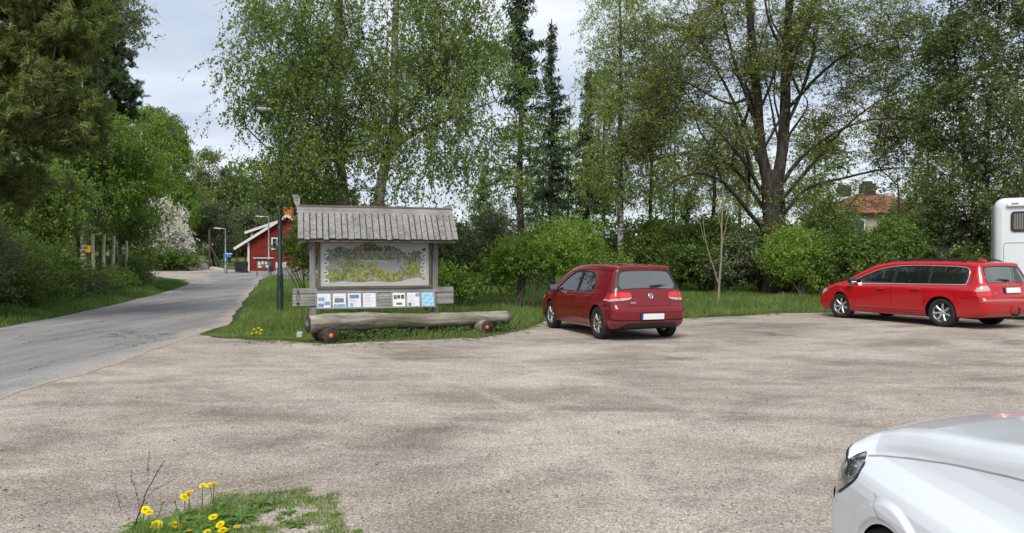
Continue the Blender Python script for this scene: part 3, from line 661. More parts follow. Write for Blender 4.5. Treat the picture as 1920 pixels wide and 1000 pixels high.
tree('birch_tree', 'leaning birch left of the board, its drooping crown hanging over the green lamp post', 'tree', g, [b2, limb, limb2],
     [pb(560, 60, D, 125, 100, 2.2), pb(510, 165, D-1.6, 85, 85, 1.7, 1.1), pb(600, 190, D, 110, 120, 2.2), pb(560, 300, D-1.6, 110, 70, 1.6, 1.1), pb(500, 335, D-1.6, 62, 45, 1, 1.1), pb(530, 230, D-2.2, 50, 60, .8, .8), pb(640, 330, D, 90, 60, 1.6, .8), pb(600, -120, D, 130, 110, 2.2, .35), pb(465, 190, D-1, 30, 60, .8, .7), pb(480, 20, D-.5, 40, 60, .9, .6)],
     950, (5, 0.9, 0.5, 0.1, 0.12), (15, 0.060, 0.8, 0.03), (MBIRCH, MBR, MLB), 12, 'birches behind the notice board', axisdown=True, shell=.2)

# spruces
def spruce(px, d, top, width, label, seed, bare=0.25, dens=1.0, mat=None, thin=1.0, name='spruce_tree', group='tall spruces behind the verge'):
    q = np.random.default_rng(seed); g = gbase(px, d); H = P(px, top, d)[2]-g[2]
    t = empty(name, g, 0, label, 'tree', group)
    z = np.linspace(-.1, H, 30); V, Q = sweep(np.stack([0.04*np.sin(z), 0.03*np.cos(z*.8), z], 1), 0.16*thin*(1-z/H*0.93)+.012, 8, .03, q); mkmesh('trunk', V, Q, MBARK, t, smooth=True)
    E0, E1, RR, C, AX = [], [], [], [], []
    zz = H*0.06
    while zz < H*0.985:
        f = zz/H; nb = q.integers(3, 6); Lb = width*(1-f)**0.75*q.uniform(.7, 1.1)+0.12
        for k in range(nb):
            az = q.uniform(0, 2*np.pi); L_ = Lb*q.uniform(.6, 1.15); el = 0.15+0.5*f; p = np.array([0, 0, zz]); d_ = np.array([math.cos(az)*math.cos(el), math.sin(az)*math.cos(el), math.sin(el)])
            ns = 7; pts = [p]
            for s in range(ns):
                dd = d_.copy(); dd[2] += 0.10-0.75*math.sin(s/ns*2.6)*(1-f*.6); dd /= np.linalg.norm(dd); pts.append(pts[-1]+dd*L_/ns)
            for s in range(ns):
                E0.append(pts[s]); E1.append(pts[s+1]); RR.append(0.022*thin*(1-s/ns)+.005)
            alive = 1.0 if f > bare else (0.12 if q.random() < .75 else .6)
            m = int(L_*75*dens*alive*(1.0 if f > .3 else .7)); tt = q.uniform(.12, 1, m)*ns; i = np.minimum(tt.astype(int), ns-1); fr = (tt-i)[:, None]; pp = np.array(pts); c = pp[i]*(1-fr)+pp[i+1]*fr
            side = np.cross(d_, (0, 0, 1)); c = c+side*q.normal(0, .10+.05*L_, m)[:, None]; c[:, 2] -= np.abs(q.normal(0, .13, m)); C.append(c)
            ax = d_[None, :]*.5+side*q.normal(0, .5, m)[:, None]+np.array([0, 0, -.9]); AX.append(ax)
        zz += q.uniform(.16, .32)*(1.25 if f < bare else 1.0)
    V, Q = tubes_from_edges(np.array(E0), np.array(E1), np.array(RR), np.array(RR)*.8, 4); mkmesh('branches', V, Q, MBR, t, smooth=True)
    C = np.concatenate(C); V, Q = leafquads(C, .22, q, .22, axis=np.concatenate(AX)); mkmesh('crown', V, Q, mat or MNS, t, attrs={'rnd': q.random(len(Q))}); return t
spruce(976, 28, -120, 2.1, 'tallest dark spruce right of the birch crown, with a bare lower trunk', 21, .50, 1.5)
spruce(1034, 33, 38, 1.75, 'narrow dark spruce with its pointed tip against open sky', 22, .12, 1.0)
spruce(1102, 36, 130, 1.6, 'shorter dark spruce right of the pointed one, half hidden by pale birch leaves', 23, .2, 1.1)
spruce(1290, 44, 360, 2.0, 'low dark spruce behind the hedge left of the bare slim trunk', 24, 0, 1.4)
spruce(905, 40, 330, 2.0, 'low dark spruce just right of the notice board roof', 25, 0, 1.5)
# pale birches between spruces and the big tree
D = 30
def slim(px, D, top, lean, r, label, blobs, nt_, seed, mats, leaf=(12, .07, .8, .04), group='slim birches behind the verge', twig=(5, .7, .3, .1, .2), **kw):
    g = gbase(px, D); ys_ = np.linspace(470, top, 6); tr = [(g[0], g[1], g[2]-.1, r*1.15)]+tp([(px+lean*i/5, y, D, r*(1-.85*i/5)) for i, y in enumerate(ys_)])
    return tree('birch_tree', label, 'tree', g, [tr], blobs, nt_, twig, leaf, mats, seed, group, axisdown=True, **kw)
slim(1165, 30, -120, -5, .14, 'slim birch with fine pale green leaves standing just right of the dark spruces', [pb(1165, 60, 30, 75, 100, 1.8, 1), pb(1175, 200, 30, 75, 90, 1.8), pb(1140, 320, 30, 60, 80, 1.6, .7), pb(1190, 340, 30, 50, 70, 1.4, .6), pb(1100, 150, 30, 25, 50, .8, .3)], 950, 31, (MBIRCHD, MBR, MLY), (11, .062, .75, .04))
slim(1215, 33, 60, 12, .09, 'thin dark stemmed young birch behind the left boughs of the big tree', [pb(1220, 180, 33, 45, 110, 1.5, 1), pb(1215, 320, 33, 40, 60, 1.2, .6)], 330, 32, (MBARK, MBR, MLY), (9, .06, .75, .04))
slim(1334, 31, 200, 6, .11, 'slim tree with a bare straight trunk just left of the big forked tree', [pb(1335, 260, 31, 55, 60, 1.5, 1), pb(1350, 330, 31, 50, 40, 1.2, .6)], 260, 33, (MBARK, MBR, MLY), (8, .06, .75, .04))
for i, (px_, d_, top_, lb_, n_, m_) in enumerate(((1065, 46, 190, 'distant young birch in the sky gap between the two right spruces', 200, 'MLY'), (1130, 42, 120, 'distant birch filling the space right of the shorter spruce', 330, 'MLB'), (1262, 44, 150, 'distant birch behind the long left boughs of the big tree', 330, 'MLB'), (1385, 47, 220, 'distant birch just left of the big tree trunk', 300, 'MLY'), (1525, 46, 200, 'distant birch just right of the big tree trunk', 300, 'MLB'), (1015, 44, 300, 'low distant birch behind the bright verge shrub', 200, 'MLB'), (1735, 45, 150, 'distant birch between the tiled roof and the bird cherry', 330, 'MLY'))):
    slim(px_, d_, top_, 4, .12, lb_, [pb(px_, top_+60, d_, 34, 60, 1.6, 1), pb(px_+12, 330, d_, 46, 80, 1.8, 1), pb(px_-20, 375, d_, 36, 45, 1.6, .8)], n_, 230+i, (MBIRCHD, MBR, globals()[m_]), leaf=(9, .10, .8, .05), group='distant birches behind the verge')
# the big forked tree
D = 29.0
g = gbase(1452, D)
T0 = [(g[0]+.1, g[1], g[2]-.15, .62), *tp([(1452, 480, D, .52), (1450, 420, D, .46), (1448, 370, D, .44), (1447, 320, D, .42)])]
Lm = [T0,
 tp([(1440, 345, D, .26), (1425, 290, D, .24), (1418, 220, D, .22), (1412, 130, D, .20), (1405, 40, D-.3, .17), (1398, -60, D-.3, .13), (1390, -180, D, .08), (1385, -280, D, .02)]),
 tp([(1455, 345, D, .28), (1466, 290, D, .26), (1470, 220, D+.2, .24), (1474, 130, D+.3, .21), (1478, 40, D+.4, .18), (1482, -60, D+.3, .13), (1490, -180, D, .08), (1492, -300, D, .02)]),
 tp([(1470, 240, D, .12), (1500, 180, D-.4, .10), (1520, 110, D-.8, .085), (1535, 20, D-1, .07), (1545, -80, D-1, .04), (1550, -160, D-1, .02)]),
 tp([(1470, 170, D, .12), (1495, 90, D+.4, .10), (1525, 10, D+.8, .08), (1560, -90, D+1, .04)]),
 tp([(1418, 240, D, .12), (1385, 150, D-.5, .10), (1360, 70, D-1, .08), (1345, -20, D-1.2, .06), (1330, -110, D-1, .03)]),
 tp([(1420, 300, D, .13), (1395, 230, D+.4, .11), (1350, 150, D+.8, .08), (1300, 60, D+1, .05), (1270, -20, D+1, .02)]),
 tp([(1440, 380, D, .15), (1410, 330, D-.5, .12), (1385, 290, D-1, .10), (1340, 240, D-1.5, .07), (1290, 205, D-1.7, .05), (1230, 215, D-1.8, .03), (1180, 240, D-1.8, .012)]),
 tp([(1440, 440, D, .16), (1400, 395, D-.8, .13), (1350, 335, D-1.3, .10), (1300, 320, D-1.6, .07), (1240, 350, D-1.8, .04), (1205, 385, D-1.8, .015)]),
 tp([(1445, 410, D, .15), (1405, 350, D+.4, .12), (1372, 310, D+.8, .09), (1320, 285, D+1, .06), (1260, 290, D+1, .03), (1215, 305, D+1, .012)]),
 tp([(1462, 350, D, .15), (1500, 290, D-.5, .12), (1560, 250, D-1.0, .09), (1620, 222, D-1.3, .07), (1690, 224, D-1.5, .045), (1755, 226, D-1.5, .015)]),
 tp([(1470, 400, D, .14), (1510, 350, D+.3, .11), (1560, 340, D+.5, .085), (1650, 318, D+.6, .06), (1720, 315, D+.6, .03), (1760, 320, D+.6, .012)]),
 tp([(1470, 370, D, .13), (1530, 300, D+.5, .10), (1580, 240, D+.8, .075), (1650, 185, D+1, .05), (1720, 160, D+1, .02)]),
 tp([(1480, 200, D, .12), (1530, 140, D-.8, .09), (1600, 90, D-1.2, .065), (1680, 70, D-1.4, .03), (1730, 75, D-1.4, .012)]),
 tp([(1650, 318, D+.6, .04), (1690, 350, D+.4, .03), (1712, 390, D+.2, .015)]),
 tp([(1415, 180, D, .11), (1370, 200, D-1.5, .08), (1310, 170, D-2.2, .05), (1240, 130, D-2.4, .02)]),
 tp([(1475, 110, D, .1), (1440, 40, D-1, .07), (1430, -40, D-1.4, .05), (1425, -140, D-1.4, .02)])]
Lm = [[(*p[:3], p[3]*(1.0 if i == 0 else (.88 if i < 3 else .62))) for p in l] for i, l in enumerate(Lm)]
qq_ = np.random.default_rng(99)
for k in range(22):      # upright secondary limbs
    src = Lm[1+k % 2] if k < 12 else Lm[3+k % 7]; i0 = qq_.integers(1, max(2, len(src)-3)); a_ = np.array(src[i0][:3]); sx = qq_.uniform(-1, 1); hh = qq_.uniform(2.2, 4.2)
    Lm.append([(*a_, .06), (*(a_+[sx*.5, qq_.normal(0, .4), hh*.3]), .05), (*(a_+[sx*1.0, qq_.normal(0, .7), hh*.65]), .035), (*(a_+[sx*1.3, qq_.normal(0, .9), hh]), .012)])
tree('large_tree', 'big old tree with thick dark forked trunk and wide sparse crown above the verge', 'tree', g, Lm,
     [pb(1300, 110, D, 130, 130, 3, 1), pb(1450, 60, D, 160, 120, 3, 1), pb(1600, 90, D, 130, 110, 3, .9), pb(1290, 260, D-.5, 120, 80, 2.4, .9), pb(1620, 240, D-.3, 130, 80, 2.4, .9), pb(1450, -140, D, 170, 110, 3, .3),
      pb(1580, 350, D, 110, 40, 1.8, .5), pb(1330, 350, D-.5, 90, 45, 1.8, .4), pb(1450, 260, D, 60, 100, 2.2, .25), pb(1690, 150, D, 70, 130, 2, .9), pb(1225, 190, D, 75, 150, 2, .9), pb(1700, 270, D, 60, 70, 2, .8), pb(1660, 380, D-1, 90, 30, 1.5, .6), pb(1560, 400, D-1.5, 60, 40, 1.2, .5), pb(1452, 380, D-1.0, 45, 70, .8, .8), pb(1600, 385, D-3, 70, 30, 1.5, .5)],
     2900, (7, .6, .12, .4, .12), (6, .072, .7, .035), (MBARK, MBR, MLY), 41, None, bal=.25, rtip=.009, shell=.15, twigr=.006, k=12)
# flowering bird cherry at the right
D = 25
g = gbase(1850, D)
tree('bird_cherry_tree', 'dark leaved tree flecked with cream blossom at the right, above the camper', 'tree', g,
     [[(g[0], g[1], g[2], .16), *tp([(1850, 420, D, .13), (1845, 300, D, .12), (1855, 180, D, .09), (1870, 50, D, .06), (1880, -120, D, .02)])],
      [(g[0]-.4, g[1]+.3, g[2], .12), *tp([(1825, 400, D+.3, .10), (1800, 250, D+.3, .08), (1790, 120, D+.3, .05), (1780, 0, D+.3, .02)])],
      [(g[0]+1.2, g[1]+.3, g[2], .12), *tp([(1925, 400, D+.3, .10), (1940, 250, D+.3, .08), (1950, 80, D+.3, .05), (1950, -80, D+.3, .02)])]],
     [pb(1850, 60, D, 110, 120, 2.2, 1), pb(1820, 220, D, 95, 110, 2.0, 1.1), pb(1830, 370, D, 100, 75, 2.0, 1.2), pb(1940, 250, D+.5, 90, 200, 2.2, .9), pb(1790, 440, D+.5, 60, 60, 1.4, .8), pb(1870, -120, D, 110, 100, 2.2, .35), pb(1760, 330, D+.4, 45, 60, 1.2, .5), pb(1755, 110, D+.4, 50, 90, 1.2, .5)],
     2000, (5, .5, .1, .2, .14), (11, .088, .6, .05), (MBARK, MBR, MLD), 42, None, shell=.15, nfl=3200, flmat=MFC, fls=.06, fllim=lambda T: T[:, 0] > P(1790, 0, D)[0])
# ---------------------------------------------------------------- shrubs, hedge and woods
def shrub(name, label, px, d, blobs, nt_, leaf, mat, seed, nst=5, group=None, twig=(5, .38, .08, .35, .12), r=.025, stemmat=None, spread=.35, cat='shrub', base=None, **kw):
    q = np.random.default_rng(seed+900); g = gbase(px, d) if base is None else np.array(base, float); st = []
    bl = np.array([b[:6] for b in blobs]); ex = []
    for b in blobs:
        for k in range(4): a_ = q.uniform(0, np.pi); ex.append((b[0]+math.cos(a_)*b[3]*.85, b[1]+q.normal(0, .3)*b[4], b[2]+math.sin(a_)*b[5]*q.uniform(.6, 1.15), b[3]*q.uniform(.2, .4), b[4]*.4, b[5]*q.uniform(.25, .5), 1.3))
    blobs = list(blobs)+ex
    for k in range(nst):
        b = bl[k % len(bl)]; a = g+np.array([q.normal(0, spread*.5), q.normal(0, spread*.4), -.05]); e = b[:3]+q.normal(0, .4, 3)*b[3:6]; m = a*.5+e*.5+np.array([(a-e)[0]*-.1, 0, .12])
        st.append([(*a, r), (*(a*.75+m*.25+[0, 0, .1]), r*.9), (*m, r*.75), (*e, r*.3)])
    return tree(name, label, cat, g, st, blobs, nt_, twig, leaf, (stemmat or MBRG, MBR, mat), seed, group, knob=0.05, k=6, rtip=.004, curve=.08, **kw)
# bright shrub beside the hatchback, two neighbours
shrub('shrub', 'bright yellow-green shrub on bare stems, just left of the small red hatchback', 975, 21.5, [pb(985, 492, 21.5, 72, 30, .9), pb(935, 512, 21.5, 36, 24, .6, .8), pb(1040, 478, 21.5, 50, 34, .8), pb(1000, 470, 21.5, 55, 22, .7)], 420, (12, .062, .7, .04), MLS, 51, 9, 'shrubs along the verge')
shrub('shrub', 'bright green shrub rising behind the roof of the red hatchback', 1085, 23.5, [pb(1075, 460, 23.5, 48, 32, .9), pb(1120, 492, 23.5, 55, 22, .8), pb(1050, 440, 23.5, 38, 20, .7, .8)], 330, (11, .062, .7, .04), MLS, 52, 6, 'shrubs along the verge')
shrub('shrub', 'grey-green shrub dotted with white blossom, right of the notice board', 905, 26, [pb(905, 440, 26, 52, 42, 1.2), pb(935, 475, 26, 45, 35, 1.0), pb(880, 480, 26, 35, 40, 1.0)], 430, (10, .06, .6, .04), MLG, 53, 6, 'shrubs along the verge', nfl=500, flmat=MFC, fls=.035)
shrub('shrub', 'dark glossy shrub at the right post of the notice board', 850, 22.5, [pb(852, 470, 22.5, 34, 38, .8), pb(862, 520, 22.5, 36, 30, .8)], 260, (12, .07, .7, .04), MLD, 54, 5, 'shrubs along the verge')
shrub('shrub', 'low fresh green shrub behind the bottom planks of the board', 840, 20.8, [pb(838, 528, 20.8, 28, 22, .5), pb(880, 540, 20.8, 22, 14, .4)], 110, (11, .055, .7, .03), MLS, 55, 4, 'shrubs along the verge')
# hedge row behind the verge grass: fourteen bushes
HL = ['rounded green hedge bush %s' % s for s in (
 'behind the rear window of the red hatchback', 'right behind the hatchback roof corner', 'left of the bare forked sapling', 'directly behind the bare forked sapling',
 'right of the bare forked sapling', 'at the left foot of the big forked tree', 'in front of the big forked tree trunk', 'at the right foot of the big forked tree',
 'left of the red estate bonnet', 'above the red estate bonnet', 'below the left end of the tiled roof', 'below the middle of the tiled roof', 'behind the estate rear side windows', 'between the estate and the white camper')]
q = np.random.default_rng(5)
for i, lb in enumerate(HL):
    px = 1150+i*57; d = 30.5-0.1*i+q.uniform(-.8, .8) if i not in (6,) else 26.5
    if i >= 8: d -= 3.0
    top = [436, 415, 438, 410, 428, 405, 440, 412, 450, 418, 436, 408, 424, 400][i]; mid = (top+535)/2
    m = [MLH, MLB, MLH, MLB, MLG, MLH, MLB, MLH, MLH, MLB, MLH, MLG, MLB, MLH][i]
    shrub('hedge_bush', lb, px, d, [pb(px, mid, d, 46, (535-top)/2, 1.2), pb(px-22, mid+18, d-.8, 30, 30, .8, .7), pb(px+24, mid-8, d-.3, 30, 36, .8, .7)], 520, (10, .085, .7, .05), m, 60+i, 5, 'bushes of the hedge row', r=.03)
shrub('shrub', 'leafy bush with yellow-green tips left of the estate bonnet', 1500, 25.0, [pb(1490, 480, 25, 45, 42, .9), pb(1530, 505, 25, 35, 30, .8)], 280, (10, .075, .7, .05), MLS, 80, 5, 'shrubs along the verge')
d = 40
tree('slender_tree', 'slender leafy tree in front of the right half of the orange tiled roof', 'tree', gbase(1690, d), [[(*gbase(1690, d), .12), *tp([(1688, 440, d, .1), (1684, 360, d, .05), (1682, 330, d, .02)])]], [pb(1700, 410, d, 40, 30, 1.8), pb(1730, 425, d, 50, 30, 1.8)], 130, (5, .6, .1, .3, .18), (9, .10, .7, .05), (MBARK, MBR, MLH), 191, 'slender trees before the tiled house')
tree('slender_tree', 'slender leafy tree in front of the left end of the orange tiled roof', 'tree', gbase(1560, d), [[(*gbase(1560, d), .12), *tp([(1560, 440, d, .1), (1556, 380, d, .05), (1552, 350, d, .02)])]], [pb(1560, 405, d, 45, 34, 1.8), pb(1545, 430, d, 40, 18, 1.6)], 130, (5, .6, .1, .3, .18), (9, .10, .7, .05), (MBARK, MBR, MLB), 192, 'slender trees before the tiled house')
# bare sapling
g = gbase(1347, 23.5); q = np.random.default_rng(3); t = empty('sapling', g, 0, 'bare thin pale sapling forking low down in the verge grass', 'sapling')
L_ = [([(1347, 585), (1347, 540), (1350, 500), (1352, 450), (1353, 400), (1356, 350)], .05), ([(1346, 530), (1338, 500), (1326, 470), (1319, 430), (1318, 400)], .025), ([(1352, 460), (1358, 440), (1365, 410), (1368, 370)], .018), ([(1352, 430), (1346, 400), (1340, 370)], .014), ([(1320, 450), (1312, 420), (1308, 385)], .012), ([(1353, 410), (1348, 370), (1347, 330)], .012)]
VQ = []
for i, (pts, r) in enumerate(L_):
    p = np.array([P(a, b, 23.5) for a, b in pts])-g; s = smoothline(p, .2, .006, q); VQ.append(sweep(s, np.linspace(r, r*.3 if i else .012, len(s)), 7))
V, Q = mergeVQ(VQ[:1]); MSAP = plain('sapling bark', (0.22, 0.20, 0.15), .8, 0, .2, .3, 9); mkmesh('trunk', V, Q, MSAP, t, smooth=True)
for v, qq in VQ[1:]: mkmesh('branch', v, qq, MSAP, t, smooth=True)
# climbing stems on the big tree foot are part of the shrubbery: leafy branches hanging by the lamp post
shrub('shrub', 'maple-leaved young tree in front of the red house gable, by the lamp post', 575, 27, [pb(530, 478, 27, 26, 12, 1.0, .5), pb(572, 485, 27, 20, 34, 1.0), pb(578, 430, 27, 20, 26, 1.0), pb(548, 458, 27, 22, 8, .8, .4)], 120, (10, .09, .85, .05), MLH, 81, 5, None, cat='young tree')

# ------- left side of the road
def pine(name, label, px, d, trunk, blobs, nt_, seed, mat=MNP, r=.22, group='pines on the left bank', leaf=(44, .19, .10, .03), limbs=(), twig=(6, .36, -.10, .35, .07)):
    g = gbase(px, d); tr = [(g[0], g[1], g[2]-.2, r*1.2)]+tp([(x, y, d, r*(1-.9*i/(len(trunk)-1))) for i, (x, y) in enumerate(trunk)])
    trs = [tr]+[tp([(x, y, d+dd, rr) for x, y, dd, rr in l]) for l in limbs]
    return tree(name, label, 'tree', g, trs, blobs, nt_, twig, leaf, (MPINEB, MBR, mat), seed, group, shell=.25, curve=.1, bal=.2, rtip=.006, twigr=.004)
pine('pine_tree', 'nearest olive-brown pine at the left edge, boughs hanging to the verge', -55, 18, [(-55, 400), (-50, 200), (-45, 0), (-40, -150), (-40, -300)],
     [pb(30, 60, 18, 110, 60, 2), pb(60, 160, 18, 110, 40, 2), pb(130, 60, 18, 75, 35, 1.5), pb(50, 250, 18, 120, 35, 2), pb(-40, 340, 18, 110, 40, 2), pb(120, 200, 18, 60, 25, 1.4), pb(-60, -60, 18, 200, 80, 2.5, .6), pb(140, -10, 18, 60, 40, 1.5), pb(0, 120, 18.5, 120, 80, 1.8)],
     1500, 101, limbs=[[(-50, 215, 0, .09), (0, 190, -.3, .06), (60, 170, -.6, .03), (120, 150, -.8, .012)], [(-50, 320, 0, .10), (-10, 275, -.4, .07), (40, 240, -.6, .05), (110, 215, -.9, .015)], [(-50, 160, 0, .1), (-10, 140, -.3, .06), (50, 125, -.5, .03), (100, 120, -.6, .01)]])
pine('pine_tree', 'dark blue-green pine leaning out over the birches, its tip against the sky', 150, 36, [(150, 420), (160, 250), (170, 120), (180, 20), (185, -60)],
     [pb(170, 70, 36, 75, 40, 1.8), pb(215, 100, 36, 40, 30, 1.2), pb(150, 140, 36, 85, 40, 2), pb(205, 165, 36, 60, 28, 1.5), pb(235, 185, 36, 28, 16, .8), pb(180, 210, 36, 75, 24, 1.8), pb(110, 220, 36, 80, 40, 2)],
     1100, 102, MNPD, .2)
pine('pine_tree', 'olive pine behind the white trunked birch on the left bank', 40, 33, [(60, 420), (65, 300), (70, 180), (75, 60)],
     [pb(70, 300, 33, 110, 60, 2), pb(150, 300, 33, 70, 40, 1.6), pb(20, 380, 33, 110, 60, 2), pb(60, 200, 33, 110, 60, 2)], 750, 103, MNP, .22)
def lbirch(label, px, d, top, blobs, nt_, seed, mat, r=.12, lean=0, leaf=(13, .085, .8, .05), bk=None, nfl=0):
    g = gbase(px, d); ys_ = np.linspace(470, top, 6); tr = [(g[0], g[1], g[2]-.15, r*1.15)]+tp([(px+lean*i/5, y, d, r*(1-.85*i/5)) for i, y in enumerate(ys_)])
    return tree('birch_tree', label, 'tree', g, [tr], blobs, nt_, (5, .7, .3, .1, .2), leaf, (bk or MBIRCH, MBR, mat), seed, 'birches on the left bank', axisdown=True, shell=.2)
d = 42
lbirch('pale leaved birch top showing against the sky above the dark pine', 215, d, -60, [pb(215, 20, d, 62, 42, 2), pb(250, 60, d, 28, 20, 1.2, .6), pb(190, -40, d, 60, 40, 2, .5), pb(160, 30, d, 40, 30, 1.5)], 420, 111, MLG, .13, leaf=(12, .10, .8, .05), bk=MBIRCHD)
lbirch('birch with white trunk showing through the leaves, behind the yellow sign', 157, 33, 120, [pb(120, 300, 33, 85, 60, 2.2), pb(210, 270, 34, 70, 55, 2.2), pb(200, 360, 34, 75, 55, 2.2), pb(85, 390, 33, 80, 50, 2.2), pb(250, 330, 34.5, 60, 60, 2)], 1100, 112, MLBL, .13)
d = 84
lbirch('bright green birch leaning over the road beside the white blossom bush', 325, d, 235, [pb(300, 270, d, 55, 55, 4), pb(330, 330, d, 36, 75, 4), pb(340, 395, d-1, 26, 50, 3), pb(275, 360, d, 60, 60, 4), pb(265, 240, d, 50, 40, 4)], 1100, 113, MLBL, .28, leaf=(12, .17, .8, .1))
lbirch('thin birch with airy grey-green top behind the bright one', 305, 90, 225, [pb(300, 235, 90, 38, 32, 3), pb(325, 265, 90, 22, 28, 2.5), pb(285, 210, 90, 20, 14, 2, .6)], 260, 114, MLG, .2, leaf=(11, .17, .8, .1))
lbirch('green birch filling the gap between the pine and the sign', 60, 26.5, 250, [pb(20, 410, 26.5, 100, 60, 1.6), pb(95, 420, 27, 60, 35, 1.5), pb(60, 350, 27, 90, 50, 1.7)], 850, 115, MLB, .06)
lbirch('round green birch above the yellow sign', 225, 40, 230, [pb(205, 400, 40, 80, 40, 2.2), pb(262, 425, 41, 45, 55, 2), pb(235, 320, 40, 60, 60, 2.4), pb(205, 470, 42, 90, 40, 1.5)], 900, 116, MLB, .09)
# undergrowth bushes along the grass strip
q = np.random.default_rng(17); K = ['nearest', 'second', 'third', 'fourth', 'fifth', 'sixth', 'seventh', 'eighth', 'ninth', 'tenth', 'eleventh', 'twelfth', 'thirteenth']
yy = [13.0, 15.5, 18.0, 20.0, 22.0, 24.0, 26.0, 28.5, 31.0, 34.0, 37.0, 41.0]
HLf = [1.9, 2.1, 2.2, 2.3, 2.3, 2.1, 1.6, 1.15, .95, .95, 1.2, 1.4]
for i, y in enumerate(yy):
    x = float(road_lx(y))-2.5-q.uniform(0, .5); h = HLf[i]*1.0; z = float(gz(x, y)); w_ = 1.4
    bl = [(x, y, z+h*.5, w_, w_, h*.55, 1), (x-1.1, y+.5, z+h*.62, w_, w_, h*.6, 1), (x+.7, y-.3, z+h*.25, .8, .9, h*.3, .5)]
    shrub('roadside_bush', 'tangled olive bush on the left verge, %s from the camera' % K[i], 0, 0, bl, 520, (10, .07, .65, .05), [MLH, MLB, MLH, MLG][i % 4], 120+i, 6, 'bushes on the left verge', r=.02, base=(x, y, z))
# white blossom bush
d = 78
shrub('blossom_bush', 'white blossoming bush beside the road under the bright birch', 305, d, [pb(300, 440, d, 46, 38, 2.4), pb(325, 455, d, 28, 24, 2), pb(290, 405, d, 22, 26, 1.8), pb(337, 468, d, 16, 8, 1.2, .5)], 520, (5, .12, .7, .09), MLH, 141, 6, None, nfl=9500, flmat=MFW, fls=.15, cat='bush', twig=(5, .7, .08, .35, .22), r=.07)
shrub('shrub', 'low green shrub under the white blossom bush', 320, 77, [pb(300, 488, 77, 60, 14, 2.4), pb(347, 492, 77, 28, 8, 2)], 420, (11, .17, .7, .1), MLH, 142, 5, None, twig=(5, .6, .08, .35, .2))
# trees round the house
d = 88
def rtree(label, px, d, blobs, nt_, seed, mat, stems, ls=.2, name='round_tree', group='trees around the red house', r=.18, per=8, tl=1.3):
    g = gbase(px, d); trs = [[(g[0]+o, g[1], g[2]-.2, r), *tp([(px+dx*.4, 480, d, r*.8), (px+dx, yt, d, r*.2)])] for o, dx, yt in stems]
    return tree(name, label, 'tree', g, trs, blobs, nt_, (4, tl, .08, .3, .4), (per, ls, .75, .15), (MBARK, MBR, mat), seed, group, twigr=.01, rtip=.02, k=6)
rtree('round pale olive tree with forked stems on the lawn bank left of the red house', 403, 92, [pb(395, 410, 92, 38, 30, 2.4), pb(380, 430, 92, 28, 25, 2), pb(420, 440, 92, 20, 30, 2, .7)], 420, 151, MLG, [(0, -14, 400), (.6, 10, 400), (.9, -2, 395)])
rtree('small pale budding tree behind the dormer of the red house', 470, 96, [pb(470, 408, 96, 24, 18, 2), pb(485, 420, 96, 20, 14, 2)], 220, 152, MLG, [(0, -6, 395), (.6, 6, 395)])
rtree('leafy tree on the bank behind the blue sign', 430, 104, [pb(435, 450, 104, 26, 28, 2.4), pb(400, 470, 104, 30, 20, 2)], 260, 153, MLH, [(0, 0, 430)])
def fpine(label, px, d, top, wpx, seed, mat=MNPD):
    g = gbase(px, d); tr = [(g[0], g[1], g[2]-.2, .35), *tp([(px, 470, d, .3), (px, (470+top)/2, d, .22), (px, top+6, d, .05)])]; q = np.random.default_rng(seed)
    bl = [pb(px+q.uniform(-.45, .45)*wpx, top+10+k*(450-top)/7, d, wpx*(.35+.45*min(1, (k+1)/4))*q.uniform(.8, 1.1), 11, 2.6) for k in range(7)]
    return tree('pine_tree', label, 'tree', g, [tr], bl, 330, (4, 1.3, .0, .3, .5), (16, .42, .3, .25), (MPINEB, MBR, mat), seed, 'pines on the hill behind the house', twigr=.012, rtip=.03, k=6)
fpine('tall spreading pine on the hill, leftmost beside the sky gap', 392, 125, 290, 44, 161, MNP)
fpine('dark pine on the hill right of the tall spreading one', 445, 128, 318, 42, 162)
fpine('dark pine directly behind the chimney of the red house', 510, 122, 330, 46, 163)
fpine('dark pine on the hill, behind the big drooping birch crown', 570, 124, 325, 46, 164)
fpine('pine on the hill behind the left end of the board roof', 625, 122, 340, 44, 165)
fpine('low dark pine on the hill by the bright roadside birch', 365, 118, 350, 30, 166, MNP)

# masses no one could count
def mass(name, blobs, n, size, mat, seed, asp=.7, shell=.75):
    q = np.random.default_rng(seed); T = ellipsoid_pts(q, n, blobs, shell); T = T[T[:, 2] > gz(T[:, 0], T[:, 1])]; V, Q = leafquads(T, size, q, asp)
    return tag(mkmesh(name, V, Q, mat, attrs={'rnd': q.random(len(Q))}), kind='stuff')
q = np.random.default_rng(77); bl = []
for k in range(70):
    px = q.uniform(330, 760); d = q.uniform(130, 190); h = q.uniform(9, 14)*(.75 if px > 640 else 1); g = gbase(px, d); bl.append((g[0], g[1], g[2]+h*.45, 3.8, 3.8, h*.62, 1))
mass('far_forest', bl, 120000, .55, MNPD, 78)
bl = []
for k in range(55):
    y = q.uniform(14, 60); x = float(road_lx(min(y, 46)))-q.uniform(8, 34)-max(0, y-46)*.75; h = q.uniform(5, 9); z = float(gz(x, y)); bl.append((x, y, z+h*.5, 2.5, 2.5, h*.55, 1))
mass('left_wood', bl, 230000, .19, MLH, 79)
bl = []
for k in range(60):
    px = q.uniform(780, 2100); d = q.uniform(62, 85); h = q.uniform(3.2, 6.2); g = gbase(px, d); bl.append((g[0], g[1], h*.42, 3.6, 2.5, h*.6, 1))
mass('distant_wood', bl, 90000, .28, MLH, 80)
